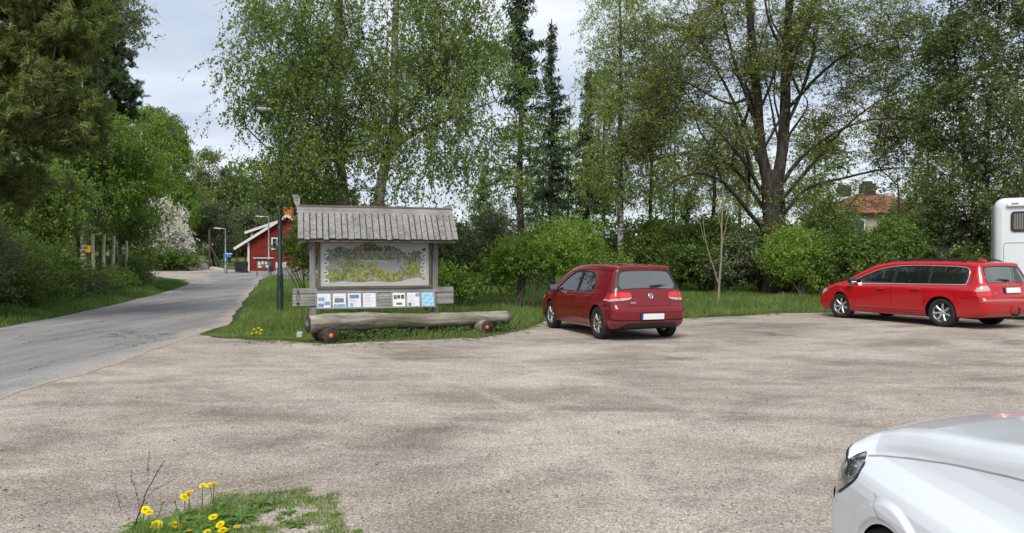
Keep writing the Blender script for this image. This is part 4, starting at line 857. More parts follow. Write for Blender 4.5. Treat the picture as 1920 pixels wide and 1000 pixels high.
# ---------------------------------------------------------------- cars
def polydist(x, y, poly, closed=True):
    """distance to the outline and closest point"""
    best = np.full(x.shape, 1e9); bx = x.copy(); by = y.copy(); n = len(poly)
    for i in range(n if closed else n-1):
        x1, y1 = poly[i]; x2, y2 = poly[(i+1) % n]; dx, dy = x2-x1, y2-y1; l2 = dx*dx+dy*dy+1e-12
        t = np.clip(((x-x1)*dx+(y-y1)*dy)/l2, 0, 1); px, py = x1+t*dx, y1+t*dy; d = np.hypot(x-px, y-py); k = d < best
        best = np.where(k, d, best); bx = np.where(k, px, bx); by = np.where(k, py, by)
    return best, bx, by
def rounded(poly, r, n=5):
    """round the corners of a polygon"""
    P_ = np.array(poly, float); out = []; m = len(P_)
    for i in range(m):
        a, b, c = P_[i-1], P_[i], P_[(i+1) % m]; rr = r[i] if hasattr(r, '__len__') else r
        u = a-b; v = c-b; lu, lv = np.linalg.norm(u), np.linalg.norm(v); d = min(rr, lu*.45, lv*.45); p0 = b+u/lu*d; p1 = b+v/lv*d
        for k in range(n+1):
            t = k/n; out.append(tuple((1-t)**2*p0+2*t*(1-t)*b+t*t*p1))
    return out
class Car:
    def __init__(s, outline, Wz, L, R, cf, cr, crown=.04, Wm=.9, cell=.012, n1=36, n3=80, spine_z=.55, flare=(), sm=2, plan=.05, belt=None):
        s.L, s.cf, s.cr, s.crown, s.Wm, s.sz, s.flare, s.plan = L, cf, cr, crown, Wm, spine_z, flare, plan
        s.Wz = np.array(Wz, float); o = np.array(outline, float); o = np.vstack([o, o[:1]])
        d = np.r_[0, np.cumsum(np.linalg.norm(np.diff(o, axis=0), axis=1))]; n = int(d[-1]/cell); t = np.linspace(0, d[-1], n, endpoint=False)
        p = np.stack([np.interp(t, d, o[:, 0]), np.interp(t, d, o[:, 1])], 1)
        for _ in range(sm*6): p = (np.roll(p, 1, 0)+2*p+np.roll(p, -1, 0))/4
        s.p = p; s.n = n
        T = np.roll(p, -1, 0)-np.roll(p, 1, 0); T /= np.linalg.norm(T, axis=1)[:, None]; s.nrm = np.stack([T[:, 1], -T[:, 0]], 1)   # inward for clockwise outline (rear-bottom up over roof)
        s.R = np.array([R(a, b) for a, b in p]); 
        for _ in range(30): s.R = (np.roll(s.R, 1)+s.R*2+np.roll(s.R, -1))/4
        nr = s.nrm.copy()
        for _ in range(6): nr = (np.roll(nr, 1, 0)+nr*2+np.roll(nr, -1, 0))/4
        s.E = p+nr*s.R[:, None]; s.nr = nr; s.Wo = s.W(s.E[:, 0], s.E[:, 1]); s.ye = s.Wo-s.R
        s.sp = np.stack([np.clip(p[:, 0], .38, L-.38), np.full(n, spine_z)], 1); s.sl = np.linalg.norm(s.sp-s.E, axis=1)
        s.n1, s.n2, s.n3 = n1, 8, n3
        # grid in (l,q)
        rows = [s.ye*j/n1 for j in range(n1)]+[s.ye+s.R*np.pi/2*j/s.n2 for j in range(s.n2)]+[s.ye+s.R*np.pi/2+s.sl*min(j/n3, .999) for j in range(n3+1)]
        s.Q_ = np.array(rows); s.Lg = np.tile(np.arange(n, dtype=float), (len(rows), 1)); s.cell = cell
        # rear and front runs where z is monotone
        zi = p[:, 1]; ir = int(np.argmin(p[:, 0]+0)); s.top = int(np.argmax(zi))
    def W(s, a, z):
        y = np.interp(z, s.Wz[:, 0], s.Wz[:, 1]); u = (a-s.L/2)/(s.L/2); y = y*(1-s.plan*np.abs(u)**4)
        for (fs, fz, fr0, fr1, am) in s.flare:
            r = np.hypot(a-fs, z-fz); k = np.clip((fr1-r)/(fr1-fr0), 0, 1); y = y+am*(k*k*(3-2*k))
        return y
    def surf(s, l, q):
        i = np.floor(l).astype(int) % s.n; j = (i+1) % s.n; f = l-np.floor(l)
        g = lambda A: (A[i].T*(1-f).T+A[j].T*f.T).T if A.ndim == 1 else A[i]*(1-f)[..., None]+A[j]*f[..., None]
        p, nr, E, sp = g(s.p), g(s.nr), g(s.E), g(s.sp); R_, ye, sl = g(s.R), g(s.ye), g(s.sl)
        ph = np.clip((q-ye)/R_, 0, np.pi/2); D = R_*(1-np.cos(ph)); fs = np.clip((q-ye-R_*np.pi/2)/sl, 0, 1)
        a = p[..., 0]+nr[..., 0]*D; z = p[..., 1]+nr[..., 1]*D; side = fs > 0
        a = np.where(side, E[..., 0]+(sp[..., 0]-E[..., 0])*fs, a); z = np.where(side, E[..., 1]+(sp[..., 1]-E[..., 1])*fs, z)
        y = np.where(q < ye, q, ye+R_*np.sin(ph)); y = np.where(side, s.W(a, z), y); return a, z, y, fs
    def warp(s, a, z, y):
        u = np.abs(y)/s.Wm; kr = np.clip(1-a/.95, 0, 1); kr = kr*kr*(3-2*kr); kf = np.clip(1-(s.L-a)/1.3, 0, 1); kf = kf*kf*(3-2*kf)
        x = a+s.cr*u**2.6*kr-s.cf*u**2.6*kf; kz = np.clip((z-.65)/.3, 0, 1); return np.stack([x-s.L/2, y, z-s.crown*(np.abs(y)/.75)**2.2*kz], -1)
    def lz(s, z, end):
        """outline parameter for a height z on the rear or front end"""
        m = (s.p[:, 0] < 1.0) if end == 'rear' else (s.p[:, 0] > s.L-1.6)
        idx = np.where(m & (s.p[:, 1] > .22))[0]
        if end == 'rear':
            idx = idx[idx < s.top]; zz = np.maximum.accumulate(s.p[idx, 1]); return np.interp(z, zz, idx)
        idx = idx[idx > s.top]; zz = np.minimum.accumulate(s.p[idx, 1]); return np.interp(-np.asarray(z, float), -zz, idx)
    def evS(s, a, z): return s.warp(a, z, s.W(a, z))
    def evR(s, l, q): a, z, y, f = s.surf(np.asarray(l, float), np.asarray(q, float)); return s.warp(a, z, y)
    def ev(s, mode, u, v):
        if mode == 'S': return s.evS(u, v)
        return s.evR(s.lz(u, mode), v)      # u = z, v = q
    def ribbon(s, mode, line, w, off, closed=False, mirror=True, step=.015, raise_=0.0):
        p = np.array(line, float); 
        if closed: p = np.vstack([p, p[:1]])
        d = np.r_[0, np.cumsum(np.linalg.norm(np.diff(p, axis=0), axis=1))]; m = max(3, int(d[-1]/step)); t = np.linspace(0, d[-1], m)
        c = np.stack([np.interp(t, d, p[:, 0]), np.interp(t, d, p[:, 1])], 1)
        T = np.gradient(c, axis=0)
        if closed: T[0] = T[-1] = (c[1]-c[-2])
        T /= np.linalg.norm(T, axis=1)[:, None]+1e-9; nn = np.stack([-T[:, 1], T[:, 0]], 1); e = 1e-3; rows = []
        for k, o in ((-1, off), (0, off+raise_), (1, off)):
            u = c[:, 0]+nn[:, 0]*w/2*k; v = c[:, 1]+nn[:, 1]*w/2*k; X = s.ev(mode, u, v); du = s.ev(mode, u+e, v)-X; dv = s.ev(mode, u, v+e)-X
            N_ = np.cross(du, dv); N_ /= np.linalg.norm(N_, axis=1)[:, None]+1e-12
            out = X-np.array([0, 0, .6]); N_ *= np.sign((N_*out).sum(1))[:, None]; rows.append(X+N_*o)
        V = np.stack(rows, 1).reshape(-1, 3); b = np.arange(m-1)[:, None]*3; Q = np.concatenate([np.stack([b+k, b+k+1, b+k+4, b+k+3], 2).reshape(-1, 4) for k in (0, 1)])
        if mirror:
            V2 = V*np.array([1, -1, 1]); return np.concatenate([V, V2]), np.concatenate([Q, Q[:, ::-1]+len(V)])
        return V, Q
    def build(s, root, regions, cut, matbody, name='body', keepside=True):
        """regions: list of dict(name, mat, side=[polys], rear=[polys], front=[polys], inset). cut: [(s,z,r)] wheel arches"""
        l, q = s.Lg.copy(), s.Q_.copy(); tol = s.cell*.62
        def conv(poly, end): return [(float(s.lz(z, end))*1.0, qq) for z, qq in poly]
        for rg in regions:
            for end in ('rear', 'front'):
                rg[end+'_'] = [conv(p, end) for p in rg.get(end, [])]
        lc = np.linalg.norm(s.p[1]-s.p[0])
        jn = s.n1+s.n2+1
        for rg in regions:
            for p in rg['rear_']+rg['front_']:
                pp = [(a*lc, b) for a, b in p]; sub = slice(0, jn); d, bx, by = polydist(l[sub]*lc, q[sub], pp); qs = q[sub]; ls = l[sub]
                k = (d < tol*1.25); ls[k] = bx[k]/lc; m = k & (np.arange(jn)[:, None] > 0); qs[m] = by[m]
        a, z, y, fs = s.surf(l, q)
        side = np.zeros(a.shape, bool); side[s.n1+s.n2-3:] = True
        done = np.zeros(a.shape, bool); strict = fs > 0; strict[-1] = False
        circ = [[(c[0]+c[2]*math.cos(t), c[1]+c[2]*math.sin(t)) for t in np.linspace(0, 2*np.pi, 72, endpoint=False)] for c in cut]
        for p in [pp for rg in regions for pp in rg.get('side', [])]+circ:
            k0 = strict & ~done & (a > min(v[0] for v in p)-.05) & (a < max(v[0] for v in p)+.05)
            d, bx, by = polydist(a[k0], z[k0], p); k = d < tol; aa = a[k0]; zz = z[k0]; aa[k] = bx[k]; zz[k] = by[k]; a[k0] = aa; z[k0] = zz; dd = done[k0]; dd[k] = True; done[k0] = dd
        y = np.where(strict, s.W(a, z), y); XYZ = s.warp(a, z, y); nr_, n = a.shape
        j, i = np.meshgrid(np.arange(nr_-1), np.arange(n), indexing='ij'); i2 = (i+1) % n
        Qd = np.stack([j*n+i, j*n+i2, (j+1)*n+i2, (j+1)*n+i], 2).reshape(-1, 4)
        cen = lambda A: A.ravel()[Qd].mean(1)
        li = l.copy(); # unwrap column seam
        lq = li.ravel()[Qd]; seam = (lq.max(1)-lq.min(1)) > n/2; lm = lq.mean(1); am, zm, ym, qm = cen(a), cen(z), cen(y), cen(q); jj = j.ravel()
        isS = jj >= s.n1+s.n2-1; isT = ~isS
        label = np.zeros(len(Qd), int)
        for r_i, rg in enumerate(regions):
            m = np.zeros(len(Qd), bool)
            for p in rg.get('side', []): m |= isS & inpoly(am, zm, p)
            for p in rg['rear_']+rg['front_']: m |= isT & ~seam & inpoly(lm, qm, p)
            label[m] = r_i+1
        for c in cut: label[(np.hypot(am-c[0], zm-c[1]) < c[2]) & (ym > c[3])] = -1
        V = XYZ.reshape(-1, 3); tri = V[Qd]; Nf = np.cross(tri[:, 2]-tri[:, 0], tri[:, 3]-tri[:, 1]); NV = np.zeros_like(V)
        for k in range(4): np.add.at(NV, Qd[:, k], Nf)
        NV /= np.linalg.norm(NV, axis=1)[:, None]+1e-12
        sg = np.sign((NV*(V-np.array([0, 0, .6]))).sum(1).mean()); NV *= sg
        if sg < 0: Qd = Qd[:, ::-1]
        objs = {}
        for r_i in range(len(regions)+1):
            f = Qd[label == r_i]; 
            if not len(f): continue
            rg = regions[r_i-1] if r_i else dict(name=name, mat=matbody, inset=0.0)
            u, inv = np.unique(f, return_inverse=True); f2 = inv.reshape(-1, 4); v = V[u]-NV[u]*rg.get('inset', 0.0); ins = rg.get('inset', 0.0)
            v2 = v*np.array([1, -1, 1])
            if rg.get('split'):        # left and right are separate parts
                objs[rg['name']] = [mkmesh(rg['name'], v, f2, rg['mat'], root, smooth=True), mkmesh(rg['name'], v2, f2[:, ::-1], rg['mat'], root, smooth=True)]
            else:
                objs[rg['name']] = mkmesh(rg['name'], np.concatenate([v, v2]), np.concatenate([f2, f2[:, ::-1]+len(v)]), rg['mat'], root, smooth=True)
        return objs

MRUB = plain('tyre rubber', (0.022, 0.022, 0.022), .85, 0, .3, .2, 20); MBLK = plain('black plastic', (0.018, 0.018, 0.018), .55, 0, .4, .15, 20)
MGAP = plain('panel gap', (0.008, 0.006, 0.006), .9, 0, .1); MALU = plain('alloy wheel', (0.42, 0.42, 0.43), .35, .8, .5, .12, 20); MCHR = plain('chrome', (0.72, 0.73, 0.74), .12, 1.0, .5, .04)
MGL = glassmat('tinted window', (0.012, 0.016, 0.016), .35); MGLR = glassmat('rear window glass', (0.10, 0.12, 0.115), .25, .04, 1.75)
MINT = plain('cabin trim', (0.03, 0.03, 0.032), .9, 0, .2); MPL = plain('number plate white', (0.72, 0.74, 0.72), .45, 0, .4, .03); MBLU = plain('plate blue', (0.02, 0.07, 0.35), .45)
def lampmat(name, c, rough=.12):
    m, nt, o = newmat(name); v = objco(nt); w_ = N(nt, 'ShaderNodeTexWave', i_Scale=14.0, i_Distortion=0.5); L(nt, v, w_.inputs['Vector'])
    col = mix(nt, w_.outputs['Fac'], tuple(x*.88 for x in c), c); bsdf(nt, o, col, rough, 0, .6, coat=1.0); return m
MRED = lampmat('red lamp lens', (0.62, 0.010, 0.012)); MCLR = lampmat('clear lamp lens', (0.46, 0.40, 0.39)); 
def wheel(root, x, y, r, rimr, spokes, side, width=.205, style='double', mat=None, name='wheel'):
    w_ = empty(name, (x, y, r)); w_.parent = root; sg = 1 if side > 0 else -1
    mb = MB(); hw = width/2; prof = [(rimr-.01, -hw*.8), (rimr+.012, -hw), (r-.05, -hw*1.02), (r-.018, -hw*.92), (r-.002, -hw*.6), (r, 0), (r-.002, hw*.6), (r-.018, hw*.92), (r-.05, hw*1.02), (rimr+.012, hw), (rimr-.01, hw*.8)]
    mb.lathe(prof, 48, 'y')
    for k in range(36):           # tread blocks
        a = 2*np.pi*k/36
        for yy in (-.06, 0, .06): mb.box((math.cos(a)*(r-.001), yy, math.sin(a)*(r-.001)), (.008, .042, .034), Matrix.Rotation(-a, 3, 'Y'))
    mb.build('tyre', MRUB, w_)
    mb = MB(); yo = hw*.55*sg
    mb.lathe([(rimr, -hw*.75*sg), (rimr-.012, -hw*.3*sg), (rimr-.015, hw*.6*sg), (rimr-.004, hw*.82*sg), (rimr+.006, hw*.86*sg)], 48, 'y')
    for k in range(spokes):
        a = 2*np.pi*(k+.5)/spokes+.3; wd = .05 if style == 'wide' else .042
        for da in ((0,) if style != 'double' else (-.13, .13)):
            ca, sa = math.cos(a+da*.4), math.sin(a+da*.4); cb, sb = math.cos(a+da*1.5), math.sin(a+da*1.5)
            pa = np.array([ca*.03, yo*.75, sa*.03]); pb_ = np.array([cb*(rimr-.008), yo*1.15, sb*(rimr-.008)]); n_ = 5; V = []; tang = np.array([-math.sin(a), 0, math.cos(a)])
            for i in range(n_+1):
                t = i/n_; c = pa+(pb_-pa)*t+np.array([0, math.sin(t*np.pi)*.012*sg, 0]); ww = (wd*(.85+.5*abs(t-.35)))*(.62 if style == 'double' else 1)/2
                V += [c-tang*ww, c-tang*ww*.6+np.array([0, .012*sg, 0]), c+tang*ww*.6+np.array([0, .012*sg, 0]), c+tang*ww, c-np.array([0, .02*sg, 0])]
            Fs = [(i*5+j, i*5+(j+1) % 5, (i+1)*5+(j+1) % 5, (i+1)*5+j) for i in range(n_) for j in range(5)]; mb.add(V, Fs, False)
    mb.lathe([(0, yo*1.05), (.03, yo*1.05), (.062, yo*.98), (.066, yo*.6)], 24, 'y')
    mb.build('rim', mat or MALU, w_)
    mb = MB(); mb.lathe([(0, -.02*sg), (rimr*.72, -.02*sg), (rimr*.72, .0), (0, .0)], 32, 'y'); mb.build('brake_disc', plain('brake disc', (.12, .115, .11), .5, .6), w_)
    mb = MB(); mb.lathe([(0, yo*1.12), (.028, yo*1.1), (.032, yo*.9)], 20, 'y')
    for k in range(5): a = 2*np.pi*k/5; mb.lathe([(0, yo*.95), (.007, yo*.95), (.008, yo*.7)], 8, 'y', (math.cos(a)*.048, 0, math.sin(a)*.048))
    mb.build('hub_cap', MBLK if mat is None else MCHR, w_); return w_
def cabin(root, L_, fl, sx, sw=.5, rows=(2.2, 1.3), z0=.3, roof=1.3):
    mb = MB()
    mb.box((0, 0, z0), (L_*.8, 1.3, .05)); mb.build('floor_pan', MINT, root)
    for k, r_ in enumerate(rows):
        for yy in ((-.36, .36) if k == 0 else (-.42, 0, .42)):
            mb = MB(); w_ = .46 if k == 0 else .4; x = r_-L_/2
            mb.box((x+.1, yy, z0+.26), (.5, w_, .2), None, None, .06); mb.box((x-.2, yy, z0+.58), (.16, w_, .62), Matrix.Rotation(R(-14), 3, 'Y'), None, .06)
            o = mb.build('seat', MINT, root); mb = MB(); mb.box((x-.3, yy, z0+.97), (.09, .24, .17), Matrix.Rotation(R(-10), 3, 'Y'), None, .04); mb.build('headrest', MINT, o)
def wx(car, a): return float(car.warp(np.array(a), np.array(.32), np.array(car.Wm*.97))[0])
def wellliner(root, cuts, y1, L_, car=None):
    mb = MB()
    for (a, z, r, y0) in cuts:
        a = wx(car, a)+L_/2
        for sg in (1, -1):
            n_ = 18; V = []; 
            for k in range(n_+1):
                t = np.pi*1.12*k/n_-.19; 
                for yy in (y0-.02, y1): V.append((a-L_/2+(r+.004)*math.cos(t), sg*yy, z+(r+.004)*math.sin(t)))
            Fs = [(2*k, 2*k+1, 2*k+3, 2*k+2) for k in range(n_)]; mb.add(V, Fs, True)
            V = [(a-L_/2+(r+.004)*math.cos(np.pi*1.12*k/n_-.19), sg*(y0-.02), z+(r+.004)*math.sin(np.pi*1.12*k/n_-.19)) for k in range(n_+1)]; mb.add(V, [list(range(n_+1))], False)
    mb.box((0, 0, .25), (L_*.82, 1.15, .1)); mb.build('underbody', plain('underbody', (0.006, 0.006, 0.006), .95, 0, .1), root)
def textmesh(txt, size, ext, mat, parent, M4, name='lettering', spacing=1.0, bold=0.0):
    cu = bpy.data.curves.new('t', 'FONT'); cu.body = txt; cu.size = size; cu.extrude = ext; cu.align_x = 'CENTER'; cu.align_y = 'CENTER'; cu.space_character = spacing; cu.offset = bold
    to = bpy.data.objects.new('t', cu); COL.objects.link(to); dg = bpy.context.evaluated_depsgraph_get(); me = bpy.data.meshes.new_from_object(to.evaluated_get(dg)); bpy.data.objects.remove(to)
    me.transform(M4); me.materials.clear(); me.materials.append(mat); o = bpy.data.objects.new(name, me); COL.objects.link(o); o.parent = parent; return o
def ribs(car, root, name, mat, items, parent=None):
    for a, k in items:
        V, Q = car.ribbon(*a, mirror=False, **k); on = abs(V[:, 1]).min() < .004
        V2, Q2 = V*np.array([1, -1, 1]), Q[:, ::-1]
        if on: mkmesh(name, *mergeVQ([(V, Q), (V2, Q2)]), mat, root, smooth=True)
        else: mkmesh(name, V, Q, mat, root, smooth=True); mkmesh(name, V2, Q2, mat, root, smooth=True)
def frame_rear(car, z, q=0.0, off=.01):
    """matrix with x to the car's right as seen from behind, y up along the surface, z outward"""
    l = car.lz(z, 'rear'); e = .02; X = car.evR(l, q); Y = car.evR(car.lz(z+e, 'rear'), q)-X; Y /= np.linalg.norm(Y)
    X2 = car.evR(l, q+e)-X if q >= 0 else X; X2 /= np.linalg.norm(X2); right = -X2; N_ = np.cross(right, Y); N_ /= np.linalg.norm(N_)
    m = Matrix.Identity(4)
    for i in range(3): m[i][0] = right[i]; m[i][1] = Y[i]; m[i][2] = N_[i]; m[i][3] = X[i]+N_[i]*off
    return m
def plate(car, root, z, off=.012, w_=.52, h=.112, blank=True):
    m = frame_rear(car, z, 0.0, off); mb = MB(); mb.prism([(-w_/2-.012, -h/2-.01), (w_/2+.012, -h/2-.01), (w_/2+.012, h/2+.012), (-w_/2-.012, h/2+.012)], .008, m)
    pl = mb.build('number_plate', MBLK, root)
    mb = MB(); m2 = m@Matrix.Translation((0, 0, .0085)); mb.prism([(-w_/2+.04, -h/2), (w_/2, -h/2), (w_/2, h/2), (-w_/2+.04, h/2)], .002, m2); mb.build('plate_face', MPL, pl)
    mb = MB(); mb.prism([(-w_/2, -h/2), (-w_/2+.039, -h/2), (-w_/2+.039, h/2), (-w_/2, h/2)], .002, m2); mb.build('country_band', MBLU, pl)
def handle(root, p, mat, car, a, z, ln=.2):
    for sg in (1, -1):
        c = car.evS(np.array([a]), np.array([z]))[0]; c = c*np.array([1, sg, 1]); mb = MB()
        pts = [c+np.array([ln*(t-.5), sg*(.004+.03*math.sin(np.pi*min(1, max(0, t)))**.5), 0]) for t in np.linspace(0, 1, 9)]; mb.tube(pts, [.010, .013, .014, .014, .014, .014, .014, .013, .010], 8); mb.build('door_handle', mat, root)
def mirrorpart(root, car, a, z, mat, wm=MGL):
    for sg in (1, -1):
        c = car.evS(np.array([a]), np.array([z]))[0]*np.array([1, sg, 1]); mb = MB(); mb.blob(c+np.array([-.01, sg*.13, .045]), (.075, .115, .075), 16, 10, None, None, 2.7)
        mb.tube([c+np.array([0, -sg*.02, -.01]), c+np.array([-.005, sg*.06, .0])], [.03, .025], 8); o = mb.build('wing_mirror', mat, root)
        mb = MB(); mb.box(c+np.array([-.082, sg*.13, .045]), (.006, .17, .105), None, None, .002); mb.build('mirror_glass', MCHR, o)

# ======= small red hatchback
ML_ = 4.20
RED1 = paint('dark red metallic paint', (0.155, 0.003, 0.008), .2, .4, .05)
og = [(.30, .21), (.12, .25), (.04, .32), (.012, .44), (.0, .56), (.008, .635), (.045, .665), (.062, .72), (.085, .86), (.125, .985), (.20, 1.12), (.34, 1.375), (.315, 1.415), (.345, 1.442), (.55, 1.463), (1.0, 1.48), (1.6, 1.482), (2.05, 1.462), (2.4, 1.40), (2.75, 1.245), (3.12, 1.03), (3.22, .985), (3.6, .925), (3.9, .83), (4.08, .71), (4.17, .58), (4.20, .42), (4.18, .28), (4.05, .20), (3.0, .19), (2.1, .185), (1.0, .19)]
Wg = [(.1, .78), (.19, .81), (.26, .845), (.36, .872), (.50, .884), (.62, .890), (.72, .891), (.80, .884), (.84, .874), (.93, .852), (.965, .838), (1.0, .822), (1.1, .785), (1.25, .725), (1.4, .662), (1.5, .61)]
Rg = lambda a, z: .11 if z > 1.2 else (.12 if a < .5 else (.10 if z > .6 else .07))
cg = Car(og, Wg, ML_, Rg, .34, .11, .035, .87, .011, 38, 84, flare=((.74, .316, .36, .47, .012), (3.318, .316, .36, .47, .012)))
hc = empty('hatchback_car', (0, 0, 0), 0, 'small dark red hatchback parked with its tail to the camera beside the log', 'car')
DLO = rounded([(.99, .955), (1.02, 1.15), (1.14, 1.31), (1.45, 1.36), (1.85, 1.363), (2.2, 1.325), (2.55, 1.185), (2.98, .935), (2.92, .918)], [.02, .1, .1, .2, .2, .2, .2, .02, .02], 4)
SG1 = rounded([(1.02, .972), (1.045, 1.15), (1.16, 1.292), (1.45, 1.340), (1.70, 1.346), (1.72, .952)], [.02, .1, .08, .1, .02, .02], 4)
SG2 = rounded([(1.82, .950), (1.80, 1.345), (1.9, 1.342), (2.18, 1.308), (2.53, 1.170), (2.88, .955), (2.80, .940)], [.02, .03, .1, .2, .2, .02, .02], 4)
rwin = rounded([(1.012, -.60), (1.012, .60), (1.09, .655), (1.32, .56), (1.338, .45), (1.338, -.45), (1.32, -.56), (1.09, -.655)], .04, 3); rwb = rounded([(.992, -.68), (.992, .68), (1.10, .735), (1.36, .62), (1.362, -.62), (1.10, -.735)], .03, 3)
tl_r = [(.945, .50), (.92, .435), (.87, .42), (.82, .44), (.795, .50), (.785, .62), (.785, 1.1), (.955, 1.1), (.955, .62)]
cl_r = [(.838, .43), (.82, .44), (.795, .50), (.785, .62), (.785, .80), (.785, 1.1), (.828, 1.1), (.832, .62)]
regs = [dict(name='window_surround', mat=MBLK, side=[DLO], inset=.004, split=True), dict(name='side_window', mat=MGL, side=[SG1], inset=.010, split=True), dict(name='front_side_window', mat=MGL, side=[SG2], inset=.010, split=True),
        dict(name='tailgate_trim', mat=MBLK, rear=[rwb], inset=.003), dict(name='rear_window', mat=MGLR, rear=[rwin], inset=.006),
        dict(name='tail_light', mat=MRED, rear=[tl_r], side=[[(-.1, .785), (-.1, .95), (.15, .955), (.27, .945), (.34, .89), (.42, .79), (.3, .785)]], inset=-.006, split=True),
        dict(name='reversing_light', mat=MCLR, rear=[cl_r], side=[[(-.1, .785), (-.1, .818), (.2, .822), (.37, .822), (.42, .785)]], inset=-.008, split=True),
        dict(name='rear_diffuser', mat=MBLK, rear=[[(.22, 0), (.22, .70), (.285, .66), (.355, .52), (.36, -.1), (.22, -.1)]], inset=.004),
        dict(name='windscreen', mat=MGL, front=[[(1.03, -.1), (1.03, .66), (1.08, .70), (1.375, .56), (1.39, -.1)]], inset=.004),
        dict(name='headlight', mat=MCLR, front=[[(.70, .50), (.74, .48), (.78, .60), (.78, 1.1), (.64, 1.1), (.64, .6)]], side=[[(3.75, .78), (4.3, .78), (4.3, .64), (4.0, .64), (3.9, .68)]], inset=-.003, split=True),
        dict(name='grille', mat=MBLK, front=[[(.60, -.1), (.60, .45), (.66, .47), (.66, -.1)], [(.30, -.1), (.30, .5), (.48, .6), (.48, -.1)]], inset=.006)]
arch = [(.74, .316, .365, .60), (3.318, .316, .365, .60)]
cg.build(hc, regs, arch, RED1)
gl = lambda *p, **k: ((*p,), k)
ribs(cg, hc, 'door_seam', MGAP, [gl('S', [(1.77, .26), (1.765, .60), (1.765, .93), (1.76, 1.36)], .007, .0008), gl('S', [(3.02, .92), (2.96, .60), (2.90, .36), (2.86, .25)], .007, .0008),
     gl('S', [(1.00, .93), (1.11, .66), (1.14, .50), (1.12, .36), (1.16, .27), (2.86, .24)], .007, .0008)])
ribs(cg, hc, 'tailgate_seam', MGAP, [gl('rear', [(1.0, .70), (.93, .715), (.86, .47), (.80, .47), (.70, .46), (.672, .40), (.668, 0)], .008, .001), gl('rear', [(1.36, .64), (1.1, .755), (1.0, .70)], .008, .001), gl('rear', [(.66, .70), (.662, .46), (.668, .40)], .006, .001),
     gl('S', [(.42, .66), (.12, .655)], .006, .001), gl('S', [(.42, .66), (.38, .60)], .006, .001)])
ribs(cg, hc, 'bumper_crease', RED1, [gl('rear', [(.40, 0), (.40, .55), (.405, .98)], .03, -.002, raise_=.008)])
ribs(cg, hc, 'window_rubber', MBLK, [gl('S', SG1, .012, .001, closed=True), gl('S', SG2, .012, .001, closed=True)])
ribs(cg, hc, 'light_divider', MGAP, [gl('rear', [(.95, .69), (.79, .69)], .010, .008)])
for sx in (1, 3): pass
for (a, w0) in ((.74, 1), (3.318, 1)):
    for sg in (1, -1): wheel(hc, wx(cg, a), sg*.775, .316, .205, 5, sg, .205, 'double', plain('bronze grey alloy', (.34, .32, .29), .4, .7) if a < 1 and sg > 0 else MALU)
wellliner(hc, arch, .86, ML_, cg); cabin(hc, ML_, .3, 0, rows=(2.15, 1.25)); plate(cg, hc, .475, .014)
handle(hc, None, RED1, cg, 1.98, .845); handle(hc, None, RED1, cg, 1.22, .855); mirrorpart(hc, cg, 2.86, .94, MBLK)
m = frame_rear(cg, .855, 0, .004); mb = MB(); mb.lathe([(.042, 0), (.055, .0), (.056, .010), (.050, .014), (.044, .010)], 36, rot=m.to_3x3(), c=m.translation); em = mb.build('maker_badge', MCHR, hc)
mb = MB(); mb.lathe([(0, .002), (.045, .002), (.045, .0)], 30, rot=m.to_3x3(), c=m.translation); mb.build('badge_field', plain('badge dark blue', (.03, .05, .09), .3), em)
mb = MB()
def stroke(mb, m, pts, w_, z0=.003, h=.007):
    for a, b in zip(pts[:-1], pts[1:]):
        a = np.array([*a, z0+h/2]); b = np.array([*b, z0+h/2]); M3 = np.array(m.to_3x3()); t = np.array(m.translation); mb.beam(M3@a+t, M3@b+t, w_, h, up=M3[:, 2])
stroke(mb, m, [(-.017, .041), (0, .004), (.017, .041)], .008); stroke(mb, m, [(-.037, .024), (-.019, -.038), (0, .0), (.019, -.038), (.037, .024)], .008); mb.build('badge_letters', MCHR, em)
textmesh('GOLF', .042, .003, MCHR, hc, frame_rear(cg, .735, .40, .003)@Matrix.Translation((0, 0, .001)), spacing=1.25, bold=.001); bpy.data.objects
textmesh('TDI', .030, .003, MCHR, hc, Matrix.Diagonal((1, 1, 1, 1))@(lambda mm: mm)(frame_rear(cg, .77, 0, .0))@Matrix.Translation((.52, .0, -.028)), name='engine_lettering', spacing=1.1) if False else None
for sg in ():
    pass
mb = MB(); m = frame_rear(cg, 1.03, 0, .012); M3 = np.array(m.to_3x3()); t_ = np.array(m.translation); mb.tube([M3@np.array([0.02, .0, .008])+t_, M3@np.array([.30, .03, .006])+t_], [.022, .012], 8); mb.tube([M3@np.array([0.10, .012, .012])+t_, M3@np.array([.40, .035, .004])+t_], [.012, .006], 6); mb.build('rear_wiper', MBLK, hc)
mb = MB(); c = cg.evR(cg.lz(1.45, 'rear'), 0.0); mb.tube([c+np.array([.25, 0, .0]), c+np.array([.20, 0, .055])], [.012, .004], 6); mb.blob(c+np.array([.26, 0, .0]), (.06, .03, .02), 10, 6); mb.build('aerial', MBLK, hc)
mb = MB(); c = cg.evR(cg.lz(1.412, 'rear'), 0.0); mb.box(c+np.array([-.004, 0, -.002]), (.012, .26, .012), None, None, .004); mb.build('brake_light', MRED, hc)
hv = np.array([-.33, .944]); ang = math.atan2(hv[1], hv[0])
def place(o, rl, fwd, L_, a_rear, halfw):
    """rl: ground contact of the rear-left tyre; fwd: heading"""
    f = np.array(fwd)/np.linalg.norm(fwd); left = np.array([-f[1], f[0]]); c = np.array(rl)-left*halfw+f*(L_/2-a_rear)
    o.location = (c[0], c[1], .006); o.rotation_euler = (0, 0, math.atan2(f[1], f[0]))
place(hc, (1.72, 14.35), (-.33, .944), ML_, .74, .82); hc.scale = (.985, .955, 1.02)

